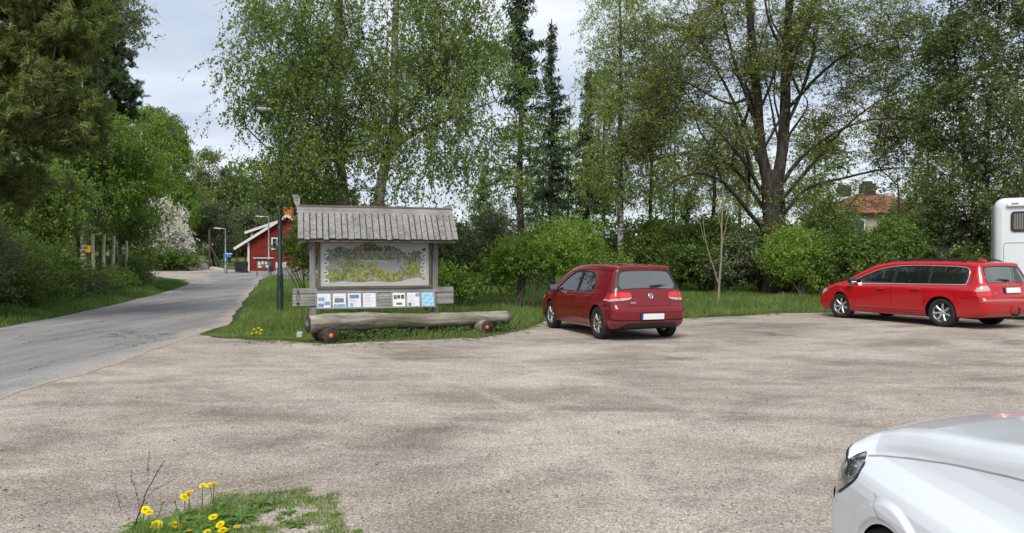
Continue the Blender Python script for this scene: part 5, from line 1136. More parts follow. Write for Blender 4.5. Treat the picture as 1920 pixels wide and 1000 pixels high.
# ======= red estate car
VL = 4.82; RED2 = paint('bright red paint', (0.40, 0.005, 0.010), .12, .4, .04)
ov = [(.34, .24), (.16, .26), (.06, .32), (.015, .42), (.0, .56), (.008, .655), (.055, .69), (.075, .78), (.10, .94), (.14, 1.01), (.20, 1.14), (.32, 1.385), (.30, 1.42), (.33, 1.445), (.60, 1.475), (1.2, 1.497), (1.9, 1.50), (2.5, 1.478), (2.95, 1.40), (3.35, 1.215), (3.70, 1.03), (3.80, .99), (4.2, .925), (4.5, .84), (4.70, .73), (4.79, .60), (4.82, .45), (4.80, .30), (4.68, .215), (3.5, .20), (2.4, .195), (1.2, .21)]
Wv = [(.1, .82), (.20, .86), (.26, .885), (.36, .905), (.50, .918), (.65, .926), (.78, .930), (.86, .928), (.905, .915), (.96, .878), (1.0, .852), (1.1, .815), (1.25, .757), (1.4, .695), (1.5, .65)]
Rv = lambda a, z: .10 if z > 1.2 else (.12 if a < .5 else (.10 if z > .6 else .07))
VA = 1.06; VF = VA+2.816
cv = Car(ov, Wv, VL, Rv, .36, .10, .03, .92, .012, 38, 84, flare=((VA, .325, .37, .50, .014), (VF, .325, .37, .50, .014)))
ec = empty('estate_car', (0, 0, 0), 0, 'long bright red estate car with chrome window line and black roof rails', 'car')
VD = rounded([(.50, 1.0), (.475, 1.18), (.52, 1.345), (.75, 1.375), (1.5, 1.398), (2.15, 1.392), (2.65, 1.335), (3.1, 1.175), (3.52, .975), (3.46, .955)], [.05, .1, .07, .2, .3, .3, .3, .2, .02, .02], 5)
V1 = rounded([(.535, 1.02), (.51, 1.18), (.55, 1.322), (.78, 1.352), (1.36, 1.372), (1.37, 1.008)], [.05, .08, .05, .1, .02, .02], 4)
V2 = rounded([(1.44, 1.004), (1.43, 1.373), (1.7, 1.377), (2.16, 1.370), (2.24, 1.362), (2.27, .988)], .02, 3)
V3 = rounded([(2.36, .985), (2.33, 1.350), (2.64, 1.312), (3.08, 1.155), (3.40, .985), (3.36, .972)], [.02, .03, .2, .2, .02, .02], 4)
vrw = rounded([(1.03, -.62), (1.03, .62), (1.10, .66), (1.33, .575), (1.352, .5), (1.352, -.5), (1.33, -.575), (1.10, -.66)], .03, 3); vrb = rounded([(1.015, -.645), (1.015, .645), (1.10, .68), (1.372, .60), (1.372, -.60), (1.10, -.68)], .02, 3)
vtl = [(1.36, .625), (1.36, .70), (1.2, .80), (1.02, .84), (1.0, 1.2), (.74, 1.2), (.745, .64), (.98, .675), (1.05, .715), (1.15, .70)]
regs = [dict(name='window_surround', mat=MBLK, side=[VD], inset=.004, split=True), dict(name='quarter_window', mat=MGL, side=[V1], inset=.010, split=True), dict(name='side_window', mat=MGL, side=[V2], inset=.010, split=True), dict(name='front_side_window', mat=MGL, side=[V3], inset=.010, split=True),
        dict(name='tailgate_trim', mat=MBLK, rear=[vrb], inset=.003), dict(name='rear_window', mat=MGLR, rear=[vrw], inset=.006),
        dict(name='tail_light', mat=MRED, rear=[vtl], side=[[(-.1, .74), (-.1, 1.0), (.17, 1.0), (.22, .97), (.27, .86), (.26, .74)]], inset=-.006, split=True),
        dict(name='reversing_light', mat=MCLR, rear=[[(.86, .66), (.86, 1.2), (.965, 1.2), (.975, .73), (.955, .69)]], side=[[(-.1, .86), (-.1, .965), (.17, .96), (.22, .86)]], inset=-.009, split=True),
        dict(name='windscreen', mat=MGL, front=[[(1.03, -.1), (1.03, .68), (1.08, .72), (1.385, .60), (1.395, -.1)]], inset=.004),
        dict(name='headlight', mat=MCLR, front=[[(.70, .50), (.74, .48), (.80, .60), (.80, 1.2), (.66, 1.2), (.66, .6)]], side=[[(4.40, .80), (5, .80), (5, .67), (4.6, .67)]], inset=-.003, split=True),
        dict(name='grille', mat=MBLK, front=[[(.48, -.1), (.48, .34), (.72, .38), (.72, -.1)]], inset=.006)]
varch = [(VA, .325, .372, .62), (VF, .325, .372, .62)]
cv.build(ec, regs, varch, RED2)
ribs(cv, ec, 'door_seam', MGAP, [gl('S', [(2.32, .27), (2.31, .60), (2.31, .955), (2.30, 1.385)], .008, .0008), gl('S', [(3.55, .96), (3.53, .70), (3.44, .42), (3.40, .26)], .008, .0008),
     gl('S', [(1.40, .965), (1.46, .75), (1.47, .55), (1.42, .42), (1.44, .28), (3.40, .25)], .008, .0008), gl('S', [(.34, 1.36), (.30, 1.2), (.235, 1.0), (.245, .75)], .006, .0008)])
ribs(cv, ec, 'tailgate_seam', MGAP, [gl('rear', [(.745, .64), (.70, .62), (.692, .5), (.69, 0)], .008, .001), gl('rear', [(1.39, .62), (1.2, .715), (1.05, .725), (.98, .685), (.745, .64)], .008, .001), gl('S', [(.60, .66), (.1, .67)], .006, .001)])
ribs(cv, ec, 'chrome_window_trim', MCHR, [gl('S', VD, .020, .002, closed=True, raise_=.006)])
ribs(cv, ec, 'side_moulding', RED2, [gl('S', [(1.50, .345), (3.36, .33)], .035, .0, raise_=.014)])
ribs(cv, ec, 'side_moulding_chrome', plain('dull bright strip', (.45, .12, .12), .3, .3), [gl('S', [(1.50, .372), (3.36, .357)], .010, .006, raise_=.003)])
ribs(cv, ec, 'bumper_strip', plain('dull grey strip', (.25, .2, .2), .4), [gl('rear', [(.635, 0), (.635, .95)], .022, .002, raise_=.004)])
for a in (VA, VF):
    for sg in (1, -1): wheel(ec, wx(cv, a), sg*.80, .325, .215, 7, sg, .215, 'wide', plain('silver alloy', (.55, .55, .55), .35, .7, .5, .1))
wellliner(ec, varch, .88, VL, cv); cabin(ec, VL, .3, 0, rows=(2.75, 1.85)); plate(cv, ec, .845, .012)
handle(ec, None, RED2, cv, 2.60, .845, .22); handle(ec, None, RED2, cv, 1.66, .86, .22); mirrorpart(ec, cv, 3.40, .99, MBLK)
ltr = frame_rear(cv, .96, 0, .004)
for i, chh in enumerate('VOLVO'): textmesh(chh, .055, .004, MCHR, ec, ltr@Matrix.Translation(((i-2)*.125, 0, 0)), name='maker_letter', bold=.001)
textmesh('V70', .048, .003, MCHR, ec, frame_rear(cv, .79, .53, .004), name='model_lettering')
for sg in (1, -1):
    mb = MB(); pts = [];
    for a in np.linspace(.62, 2.75, 24):
        i = int(np.argmin(np.abs(cv.p[:, 0]-a)+(cv.p[:, 1] < 1.2)*9)); zt = cv.p[i, 1]; e0 = min(1, (a-.62)/.22, (2.75-a)/.22); pts.append(cv.warp(np.array(a), np.array(zt-.02), np.array(.625))*np.array([1, sg, 1])+np.array([0, 0, .07*max(0, e0)**.5-.01]))
    mb.tube(pts, [.016]*24, 8); 
    for kk in (7, 15): mb.tube([pts[kk], pts[kk]-np.array([0, 0, .06])], [.016, .02], 8)
    mb.build('roof_rail', MBLK, ec)
mb = MB(); c = cv.evR(cv.lz(1.445, 'rear'), 0.0); mb.blob(c+np.array([.38, 0, .035]), (.11, .035, .04), 12, 8); mb.build('aerial', RED2, ec)
mb = MB(); m = frame_rear(cv, 1.06, 0, .014); M3 = np.array(m.to_3x3()); t_ = np.array(m.translation); mb.tube([M3@np.array([-.02, -.01, .006])+t_, M3@np.array([-.38, .03, .004])+t_], [.018, .007], 8); mb.build('rear_wiper', MBLK, ec)
mb = MB(); c = cv.evR(cv.lz(.32, 'rear'), 0.0); mb.tube([c+np.array([.3, 0, .02]), c+np.array([.0, 0, 0]), c+np.array([-.10, 0, -.01]), c+np.array([-.14, 0, .05]), c+np.array([-.14, 0, .12])], [.025, .025, .022, .02, .016], 10); mb.blob(c+np.array([-.14, 0, .14]), (.028, .028, .028), 12, 8); mb.build('tow_bar', MBLK, ec)
place(ec, (9.60, 16.1), (-1.13, 2.58), VL, VA, .90); ec.location.z = .082

# ======= white suv beside the camera
SL = 4.62; WHT = paint('white paint', (0.66, 0.69, 0.72), .04, .4, .02)
os_ = [(.30, .30), (.12, .34), (.04, .44), (.0, .60), (.02, .78), (.06, .90), (.12, 1.10), (.32, 1.50), (.34, 1.58), (.6, 1.62), (1.2, 1.655), (1.9, 1.655), (2.4, 1.60), (2.8, 1.45), (3.25, 1.20), (3.42, 1.11), (3.7, 1.075), (4.0, 1.045), (4.2, 1.015), (4.36, .975), (4.46, .925), (4.53, .85), (4.575, .74), (4.61, .60), (4.62, .45), (4.60, .33), (4.52, .25), (3.0, .24), (1.5, .24)]
Ws = [(.15, .84), (.25, .87), (.40, .90), (.55, .915), (.70, .925), (.80, .926), (.86, .920), (.90, .908), (.94, .890), (.99, .872), (1.05, .85), (1.15, .83), (1.35, .75), (1.6, .66), (1.7, .62)]
Rs = lambda a, z: .12 if z > 1.2 else (.07 if a > 3.3 and z > .93 else .12)
SA = 1.10; SF = SL-.72
class Suv(Car):
    def W(s, a, z):
        k = np.clip((np.asarray(a)-2.85)/.35, 0, 1); k = k*k*(3-2*k)
        return Car.W(s, a, z)-k*np.interp(z, [.80, .84, .875, .90, .925, .96, 1.0, 1.06, 1.12], [0, .004, .018, .045, .078, .095, .105, .11, .11])
cs = Suv(os_, Ws, SL, Rs, .28, .12, .045, .92, .008, 60, 130, flare=((SF, .36, .470, .492, .016), (SA, .36, .470, .492, .016), (SF, .36, .40, .425, -.012)), sm=3)
sv = empty('suv', (0, 0, 0), 0, 'white sport utility vehicle cut off at the bottom right corner, bonnet and headlight showing', 'car')
SD = rounded([(.55, 1.12), (.70, 1.45), (1.2, 1.50), (2.1, 1.50), (2.5, 1.40), (3.15, 1.10)], [.05, .1, .2, .3, .2, .02], 4)
regs = [dict(name='side_window', mat=MGL, side=[SD], inset=.008, split=True), dict(name='windscreen', mat=MGL, front=[[(1.13, -.1), (1.13, .66), (1.2, .70), (1.55, .56), (1.57, -.1)]], inset=.004),
        dict(name='rear_window', mat=MGL, rear=[[(1.05, -.1), (1.05, .62), (1.45, .55), (1.45, -.1)]], inset=.004),
        dict(name='headlight', mat=None, front=[[(.775, .40), (.85, .42), (.872, .62), (.89, .74), (.925, .83), (.945, .90), (.945, 1.3), (.69, 1.3), (.71, .6)]], side=[rounded([(4.27, .888), (4.265, .852), (4.31, .815), (4.40, .755), (4.53, .666), (4.9, .62), (4.9, .96), (4.45, .96), (4.34, .925)], [.015, .01, .04, .05, .02, .02, .02, .02, .02], 4)], inset=.006, split=True),
        dict(name='grille', mat=MBLK, front=[[(.50, -.1), (.50, .40), (.82, .45), (.82, -.1)]], inset=.01), dict(name='tail_light', mat=MRED, rear=[[(.85, .5), (.85, 1.2), (1.0, 1.2), (1.0, .5)]], side=[[(-.1, .85), (-.1, 1.0), (.2, 1.0), (.2, .85)]], split=True, inset=-.004)]
m_, nt_, o_ = newmat('headlight glass'); vv = objco(nt_); wv_ = N(nt_, 'ShaderNodeTexNoise', i_Scale=11.0, i_Detail=3.0, i_Distortion=2.2); L(nt_, vv, wv_.inputs['Vector']); bw_ = wv_
bsdf(nt_, o_, ramp(nt_, bw_.outputs[0], [(.36, (.03, .035, .035)), (.47, (.13, .14, .145)), (.53, (.45, .47, .48)), (.58, (.10, .11, .115)), (.7, (.5, .52, .53))]), .2, .6, .7, bw_.outputs[0], .5, .03, coat=1.0); regs[3]['mat'] = m_
sarch = [(SF, .36, .39, .64), (SA, .36, .39, .64)]
cs.build(sv, regs, sarch, WHT)
HLs = regs[3]['side'][0]
ribs(cs, sv, 'headlight_seal', MBLK, [gl('S', (lambda hh: hh[[i for i in range(len(hh)) if hh[i-1][0] > 4.5 and hh[i][0] < 4.5][0]:]+hh[:[i for i in range(len(hh)) if hh[i-1][0] > 4.5 and hh[i][0] < 4.5][0]])([p for p in HLs if p[0] < 4.5]), .009, .0015)] if False else [gl('S', [p for p in HLs[:25] if p[0] < 4.5], .013, .0015), gl('front', [(.85, .42), (.872, .62), (.89, .74), (.925, .83), (.945, .90), (.945, .96)], .012, .0015)])
ribs(cs, sv, 'bonnet_seam', plain('bonnet gap', (.28, .29, .30), .7), [gl('S', [(3.3, 1.045), (3.5, 1.025), (3.8, .990), (4.05, .955), (4.2, .93), (4.3, .912)], .0045, .001, step=.01)])
ribs(cs, sv, 'bumper_seam', plain('bumper gap', (.35, .36, .37), .7), [gl('S', [(3.965, .757), (4.02, .80), (4.075, .84)], .004, .0015, step=.006)])
for a in (SA, SF):
    for sg in (1, -1): wheel(sv, wx(cs, a), sg*.79, .36, .24, 5, sg, .225, 'double')
wellliner(sv, sarch, .87, SL, cs); cabin(sv, SL, .35, 0, rows=(2.4, 1.4), z0=.45); mirrorpart(sv, cs, 2.80, 1.16, WHT); handle(sv, None, WHT, cs, 2.0, .95)
sv.location = (2.11, 3.10-SL/2, .006); sv.rotation_euler = (0, 0, R(90))
# ---------------------------------------------------------------- notice board
MWG = wood('weathered grey board', (0.12, 0.112, 0.105), (0.35, 0.34, 0.33), 'x'); MWGZ = wood('weathered grey post', (0.12, 0.112, 0.105), (0.33, 0.32, 0.305), 'z')
MWGY = wood('weathered grey roof board', (0.085, 0.08, 0.076), (0.31, 0.30, 0.29), 'z'); MWD = wood('darker frame wood', (0.06, 0.052, 0.045), (0.17, 0.15, 0.13), 'x')
A = np.array([(586-960)/F*16.5, 16.5]); B = np.array([(815-960)/F*17.3, 17.3]); bw = float(np.linalg.norm(B-A)); bang = math.atan2(B[1]-A[1], B[0]-A[0])
nb = empty('notice_board', (A[0], A[1], 0), bang, 'tall weathered wooden notice board with plank roof, painted map and row of leaflets', 'notice board')
# local frame: x along the board (0 = left post), y away from the viewer, z up
HB = 2.36
for x in (0.0, bw):
    mb = MB(); mb.box((x, 0, 1.17), (.13, .14, 2.5), None, None, .006); mb.box((x+(.20 if x == 0 else -.20), .02, 1.4), (.09, .10, 2.05), None, None, .005); mb.box((x+(.10 if x == 0 else -.10), -.0, 1.42), (.12, .06, .12)); mb.build('post', MWGZ, nb)
mb = MB(); mb.box((bw/2, .06, 2.02), (bw+.1, .08, .12)); mb.build('cross_beam', MWG, nb)
# lower rails reaching past the posts
for k, z in enumerate((.60, .735, .875)):
    mb = MB(); mb.box((bw/2, -.085, z), (bw+.88, .03, .125), None, None, .004); mb.build('rail_board', MWG, nb)
# map panel
PX0, PX1, PZ0, PZ1 = .17, bw-.16, .98, 1.985
mb = MB(); fw = .045
mb.box(((PX0+PX1)/2, -.10, PZ0-.028), (PX1-PX0+.16, .07, .055)); mb.box(((PX0+PX1)/2, -.10, PZ1+.02), (PX1-PX0+.12, .06, .04))
mb.box((PX0-.03, -.10, (PZ0+PZ1)/2), (.05, .06, PZ1-PZ0)); mb.box((PX1+.03, -.10, (PZ0+PZ1)/2), (.05, .06, PZ1-PZ0)); mb.build('map_frame', MWD, nb)
def picture(name, img, x0, x1, z0, z1, parent, mat, tilt=0.0, M4=None, th=.012):
    """img (h,w,3) painted panel made of small faces with a real thickness"""
    h, w_, _ = img.shape; xs_ = np.linspace(x0, x1, w_+1); zs_ = np.linspace(z1, z0, h+1); X, Z = np.meshgrid(xs_, zs_); V = np.stack([X.ravel(), np.zeros(X.size), Z.ravel()], 1)
    i, j = np.meshgrid(np.arange(w_), np.arange(h)); a = (j*(w_+1)+i).ravel(); Q = np.stack([a, a+w_+1, a+w_+2, a+1], 1); col = img.reshape(-1, 3); n = len(V)
    bx = np.array([(x0, th, z0), (x1, th, z0), (x1, th, z1), (x0, th, z1), (x0, 0, z0), (x1, 0, z0), (x1, 0, z1), (x0, 0, z1)]); Qb = np.array([(0, 3, 2, 1), (0, 1, 5, 4), (1, 2, 6, 5), (2, 3, 7, 6), (3, 0, 4, 7)])+n
    V = np.concatenate([V, bx]); Q = np.concatenate([Q, Qb]); col = np.concatenate([col, np.full((5, 3), .5)])
    if M4 is not None: m = np.array(M4); V = V@m[:3, :3].T+m[:3, 3]
    return mkmesh(name, V, Q, mat, parent, colors=col)
MPIC = facecol('painted panel', .45, .4, .05, 30); MPAP = facecol('printed leaflet', .3, .5, .03, 30)
def paint_map():
    q = np.random.default_rng(4); H_, W_ = 132, 290; im = np.ones((H_, W_, 3))*np.array([.44, .44, .41]); yy_, xx_ = np.mgrid[0:H_, 0:W_]
    im *= (1+.04*np.sin(xx_/23+yy_/31))[..., None]
    def el(cx, cy, rx, ry, c, a=1.0):
        m = ((xx_-cx)/rx)**2+((yy_-cy)/ry)**2 < 1; im[m] = im[m]*(1-a)+np.array(c)*a
    # land mass
    top = 13+7*np.sin(np.arange(W_)/29)+5*np.sin(np.arange(W_)/11)+np.where(np.arange(W_) > 190, (np.arange(W_)-190)*.22, 0); bot = 116-np.clip((np.arange(W_)-215)*.32, 0, 40)+2*np.sin(np.arange(W_)/13)
    land = (yy_ > top[None, :]) & (yy_ < bot[None, :]) & (xx_ > 12) & (xx_ < 276); n_ = .5+.5*noise2(xx_, yy_, .12, 5)
    im[land] = (np.array([.22, .235, .18])*(1-n_[..., None]*.6)+np.array([.40, .40, .34])*n_[..., None]*.6)[land]
    for k in range(420):      # dark spruces in the upper half
        x = q.uniform(16, 270); y = top[int(x)]+abs(q.normal(0, 16)); 
        if y < 66 and not (120 < x < 240 and y > 34): h = q.uniform(3, 7); el(x, y-h*.3, 1.3, h*.7, q.choice([0, 1])*np.array([.03, .035, .03])+np.array([.03, .045, .035]), .8)
    for k in range(60): x = q.uniform(90, 180); el(x, q.uniform(16, 24), q.uniform(2, 4), q.uniform(2, 5), (.06, .075, .05), .8)
    el(96, 20, 11, 10, (.22, .15, .13), .9); el(238, 60, 9, 6, (.22, .14, .12), .9); el(245, 56, 6, 4, (.2, .12, .1), .9)
    for k in range(14): el(150+k*4, 58+2*np.sin(k), 6, 7+q.uniform(0, 5), (.30, .27, .28), .5)
    el(190, 80, 50, 22, (.30, .27, .27), .75); el(150, 34, 60, 9, (.22, .21, .20), .6)
    for k in range(330):      # yellow green broadleaved trees
        x = q.uniform(20, 262); lim = 62+22*np.clip((60-abs(x-90))/60, -1, 1)*-1 if x < 160 else 92
        y = q.uniform(60 if 50 < x < 150 else (82 if x < 215 else 60), bot[int(x)]-3); 
        if 160 < x < 205 and y < 88: continue
        c = np.array([.24, .28, .05])*q.uniform(.55, 1.3)+np.array([.03, 0, .01])*q.uniform(0, 1); r_ = q.uniform(3, 6.5); el(x, y, r_*.8, r_, c*.6, .9); el(x-.8, y-1.2, r_*.6, r_*.75, c*1.1, .9)
    for k in range(90): x = q.uniform(60, 260); el(x, q.uniform(30, 50), 3, 4, np.array([.14, .16, .03])*q.uniform(.7, 1.3), .85)
    for k in range(40): el(200+k*.55+3*np.sin(k/4), 44+k*1.35, 3.2, 2, (.13, .16, .17), .8)
    for k in range(30): el(215-k*.5, 46+k*1.5, 2.4, 2, (.30, .32, .34), .7)
    for k in range(70): el(105+k, 54+k*.06+1.5*np.sin(k/9), 2, .9, (.55, .62, .66), .9)
    for k in range(60): el(110+k, 57+k*.08, 2, .6, (.16, .30, .34), .9)
    for k in range(250): el(q.uniform(20, 90), q.uniform(40, 95), q.uniform(.6, 2.5), q.uniform(.5, 3), np.array([.12, .13, .12])*q.uniform(.5, 2.2), .6)
    sh = (yy_ > bot[None, :]) & (yy_ < bot[None, :]+2.5) & (xx_ > 18) & (xx_ < 268); im[sh] = (.13, .17, .16)
    el(72, 121, 7, 3, (.3, .34, .33), .8)
    # round vignettes with little animals
    for cx, cy in ((13, 36), (14, 62), (13, 90), (15, 116), (275, 40), (274, 64), (273, 86)): el(cx, cy, 8, 8, (.56, .56, .53)); el(cx-1, cy, 4.2, 2.2, (.10, .09, .09)); el(cx+3, cy-2.5, 1.6, 1.3, (.10, .09, .09)); el(cx-2, cy+2.5, .8, 2, (.12, .11, .11))
    el(276, 20, 6, 4.5, (.09, .04, .04)); el(279, 15, 2, 3, (.09, .04, .04)); el(271, 108, 6, 2, (.1, .1, .1)); el(276, 112, 4, 2, (.1, .1, .1)); el(266, 105, 2, 2, (.1, .1, .1))
    return np.clip(im, 0, 1)
picture('painted_map', paint_map(), PX0, PX1, PZ0, PZ1, nb, MPIC, M4=Matrix.Translation((0, -.105, 0)))
# leaflet case, tilted
tl_ = Matrix.Translation((0, -.19, .655))@Matrix.Rotation(R(-14), 4, 'X')
mb = MB(); cx0, cx1 = .06, bw-.02; Hc = .40; rot = np.array(tl_.to_3x3()); tt = np.array(tl_.translation)
def tb(c, d, mat_mb): mat_mb.box(rot@np.array(c)+tt, d, rot)
tb(((cx0+cx1)/2, .012, 0), (cx1-cx0, .024, Hc), mb); mb.build('leaflet_case', MWG, nb)
mb = MB()
tb(((cx0+cx1)/2, -.012, Hc/2-.012), (cx1-cx0, .022, .026), mb); tb(((cx0+cx1)/2, -.012, -Hc/2+.012), (cx1-cx0, .022, .026), mb)
nL = 8; pw = (cx1-cx0-.03)/nL
for k in range(nL+1): tb((cx0+.015+k*pw, -.012, 0), (.034 if 0 < k < nL else .028, .022, Hc-.05), mb)
for sx in (cx0-.006, cx1+.006): pass
mb.build('case_frame', MWD if False else MWG, nb)
q = np.random.default_rng(14)
for k in range(nL):
    if k == 4:
        for zz in (-.11, -.035, .04, .115):
            mb = MB(); tb((cx0+.015+(k+.5)*pw, -.004, zz), (pw-.045, .008, .066), mb); mb.build('blank_slat', MWG, nb)
        continue
    im = np.ones((46, 34, 3))*np.array([.66, .66, .70]); 
    for r_ in range(6, 42, 2):
        if q.random() < (.75 if k != 7 else 0): ln = int(q.uniform(14, 27)); im[r_, 4:4+ln] = (.36, .36, .40)
    def ph(x, y, w_, h, c=(.12, .25, .36)):
        y2 = min(46, y+h); x2 = min(34, x+w_); nn = noise2(*np.meshgrid(np.arange(x, x2), np.arange(y, y2)), .7, int(q.integers(99))); im[y:y2, x:x2] = np.clip(np.array(c)*(1+.55*nn[..., None])+.04, .02, .8)
    if k == 0: ph(2, 13, 16, 11); ph(2, 32, 15, 12, (.10, .17, .34)); ph(19, 27, 14, 11, (.10, .24, .26))
    if k == 1: ph(5, 16, 24, 14, (.08, .12, .13)); ph(2, 35, 30, 10, (.14, .28, .36))
    if k == 2: ph(5, 5, 24, 12, (.07, .15, .24)); ph(4, 33, 10, 12, (.15, .38, .5))
    if k == 5: im[:] = (.70, .72, .68); ph(3, 8, 9, 14, (.10, .09, .03)); ph(13, 8, 8, 12, (.02, .02, .02)); ph(23, 7, 9, 14, (.02, .03, .06)); ph(10, 33, 16, 8, (.05, .09, .07))
    if k == 6: ph(23, 3, 10, 11, (.10, .28, .36)); ph(3, 34, 8, 11, (.08, .1, .14))
    if k == 7: ph(1, 1, 32, 44, (.22, .48, .62))
    x0 = cx0+.015+k*pw+.024
    picture('leaflet', im, x0, x0+pw-.048, -Hc/2+.035, Hc/2-.035, nb, MPAP, M4=tl_@Matrix.Translation((0, -.008, 0)), th=.004)
# roof: front and back slopes of vertical boards with gaps, battens, ridge
xr0, xr1 = -.32, bw+.40; zr, ze = 2.67, 2.03; yf = -.62
def rp(x, t, side=-1, off=0.0):   # t 0 ridge .. 1 eave
    v = np.array([x, (.05+(-yf-.05)*t)*side, zr+(ze-zr)*t]); n_ = np.array([0, side*(zr-ze), -yf]); n_ /= np.linalg.norm(n_); return v+n_*off
q = np.random.default_rng(6); x = xr0
sl_up = np.array([0, .65, .57]); 
for side in (-1, 1):
    x = xr0; k = 0
    while x < xr1-.05:
        w_ = q.uniform(.105, .128); mb = MB(); e_ = 1.0+q.uniform(-.02, .025); a = rp(x+w_/2, 0.02, side, .028+.004*(k % 2)); b = rp(x+w_/2, e_, side, .028+.004*(k % 2)); n_ = np.cross(b-a, (1, 0, 0)); mb.beam(a, b, w_, .022, up=n_*(1 if side < 0 else -1), bev=.003)
        mb.build('roof_board', MWGY, nb); x += w_+q.uniform(.012, .028); k += 1
    # under layer, dark, seen in the gaps
    mb = MB(); a = rp((xr0+xr1)/2, .0, side, 0); b = rp((xr0+xr1)/2, .985, side, 0); mb.beam(a, b, xr1-xr0-.06, .018, up=np.cross(b-a, (1, 0, 0))*(1 if side < 0 else -1)); mb.build('roof_lining', plain('dark roof lining', (.05, .045, .04), .9), nb)
    mb = MB(); a = rp(xr0+.02, .97, side, -.05); b = rp(xr1-.02, .97, side, -.05); mb.beam(a, b, .05, .06); mb.build('eave_batten', MWD, nb)
mb = MB(); mb.box(((xr0+xr1)/2, -.055, zr+.045), (xr1-xr0+.04, .028, .15), Matrix.Rotation(R(-12), 3, 'X'), None, .004); mb.build('ridge_board', MWG, nb)
mb = MB(); mb.box(((xr0+xr1)/2, .055, zr+.045), (xr1-xr0+.04, .028, .15), Matrix.Rotation(R(12), 3, 'X'), None, .004); mb.build('ridge_board', MWG, nb)
mb = MB(); mb.box(((xr0+xr1)/2, 0, zr+.145), (xr1-xr0+.0, .11, .05), None, None, .005); mb.build('ridge_cap', MWD, nb)
for x in (xr0+.22, bw+.18):
    for side in (-1, 1): mb = MB(); mb.beam(rp(x, .02, side, -.06), rp(x, .97, side, -.06), .06, .07, up=(1, 0, 0)); mb.build('rafter', MWD, nb)
    mb = MB(); mb.beam((x, -.02, 1.78), (x, -.34, 2.18), .05, .06, up=(1, 0, 0)); mb.build('brace', MWD, nb)
# carved finial at the left end of the ridge
fin = [(0, 0), (.02, .10), (-.02, .16), (-.055, .24), (-.06, .32), (-.10, .36), (-.085, .40), (-.03, .395), (.02, .40), (.07, .36), (.085, .30), (.07, .25), (.075, .18), (.115, .10), (.19, .055), (.30, .04), (.30, 0)]
mb = MB(); mb.prism([(a, b-.02) for a, b in fin], .03, Matrix.Translation((xr0-.03, .02, zr+.02))@Matrix.Rotation(R(90), 4, 'X')); fo = mb.build('carved_finial', MWG, nb)
mb = MB(); mb.tube([(xr0-.03+.015+.035*math.cos(t), -.012, zr+.30+.035*math.sin(t)) for t in np.linspace(0, 5, 12)], .008, 6); mb.build('carved_spiral', MWD, fo)
mb = MB(); mb.prism([(0, 0), (0, .07), (-.05, .10), (-.22, .03), (-.22, 0)], .03, Matrix.Translation((xr1+.02, .02, zr+.16))@Matrix.Rotation(R(90), 4, 'X')); mb.build('ridge_end', MWG, nb)
# hook and string at the left rail
mb = MB(); mb.tube([(-.32, -.115, .93), (-.33, -.12, .84), (-.36, -.12, .70), (-.30, -.12, .68), (-.29, -.12, .76), (-.32, -.118, .90)], .006, 5); mb.box((-.325, -.115, .60), (.05, .02, .05)); mb.build('hanging_cord', MBLK, nb)

# ---------------------------------------------------------------- log bench
def logmat():
    m, nt, o = newmat('weathered log'); v = objco(nt, (0.7, 6, 6)); f = noise(nt, 1.3, 7, 0.68, v, 0.8); f2 = noise(nt, 1.1, 4, 0.6, objco(nt))
    c = ramp(nt, f, [(0.32, (0.035, 0.028, 0.022)), (0.43, (0.15, 0.132, 0.108)), (0.52, (0.25, 0.228, 0.190)), (0.64, (0.36, 0.335, 0.29))]); c = mix(nt, ramp(nt, f2, [(0.48, (0, 0, 0)), (0.62, (.5, .5, .5))]), c, (0.10, 0.11, 0.055))
    vo = N(nt, 'ShaderNodeTexVoronoi', i_Scale=2.6); L(nt, objco(nt, (1, 1.6, 1.6)), vo.inputs['Vector']); k = M(nt, 'LESS_THAN', vo.outputs['Distance'], 0.10); c = mix(nt, M(nt, 'MULTIPLY', k, .8), c, (0.05, 0.035, 0.025))
    bsdf(nt, o, c, 0.9, 0, 0.15, f, 1.0, 0.025); return m
MLOG = logmat(); MLOGD = bark('dark tarred log', (0.015, 0.012, 0.010), (0.075, 0.055, 0.04), 10, 1.0); MORG = plain('orange reflector', (0.80, 0.16, 0.02), .35, 0, .6, .05)
SL_ = np.array([-3.50, 13.76]); SR_ = np.array([-.60, 15.57]); u2 = (SR_-SL_)/np.linalg.norm(SR_-SL_); n2 = np.array([-u2[1], u2[0]])
lb = empty('log_bench', (SL_[0], SL_[1], 0), math.atan2(u2[1], u2[0]), 'long weathered log lying on two short logs as a bench before the board', 'bench')
q = np.random.default_rng(33); ln = 4.45; t = np.linspace(-.33, ln-.30, 40); rr = np.interp(t, [-.5, ln], [.180, .137])*(1+.04*np.sin(t*3.1)+.03*np.sin(t*7.7+1)+.015*np.sin(t*17)); pts = np.stack([t, .26+.03*np.sin(t*1.4), (.36+.015*np.sin(t*2.1)-.018*t)], 1)
V, Q = sweep(pts, rr, 26, .028, q); c0 = len(V); V = np.concatenate([V, pts[:1]+[[-.01, 0, 0]], pts[-1:]+[[.01, 0, 0]]])
Fs = [tuple(x) for x in Q]+[(c0, (j+1) % 26, j) for j in range(26)]+[(c0+1, c0-26+j, c0-26+(j+1) % 26) for j in range(26)]
lg = mkmesh('log', V, Fs, MLOG, lb, smooth=[True]*len(Q)+[False]*52)
mb = MB(); mb.lathe([(0, 0), (.165, 0), (.172, .012)], 28, 'x', (-.337, .25, .355)); mb.build('sawn_end', plain('dark sawn end', (.035, .028, .022), .9), lb)
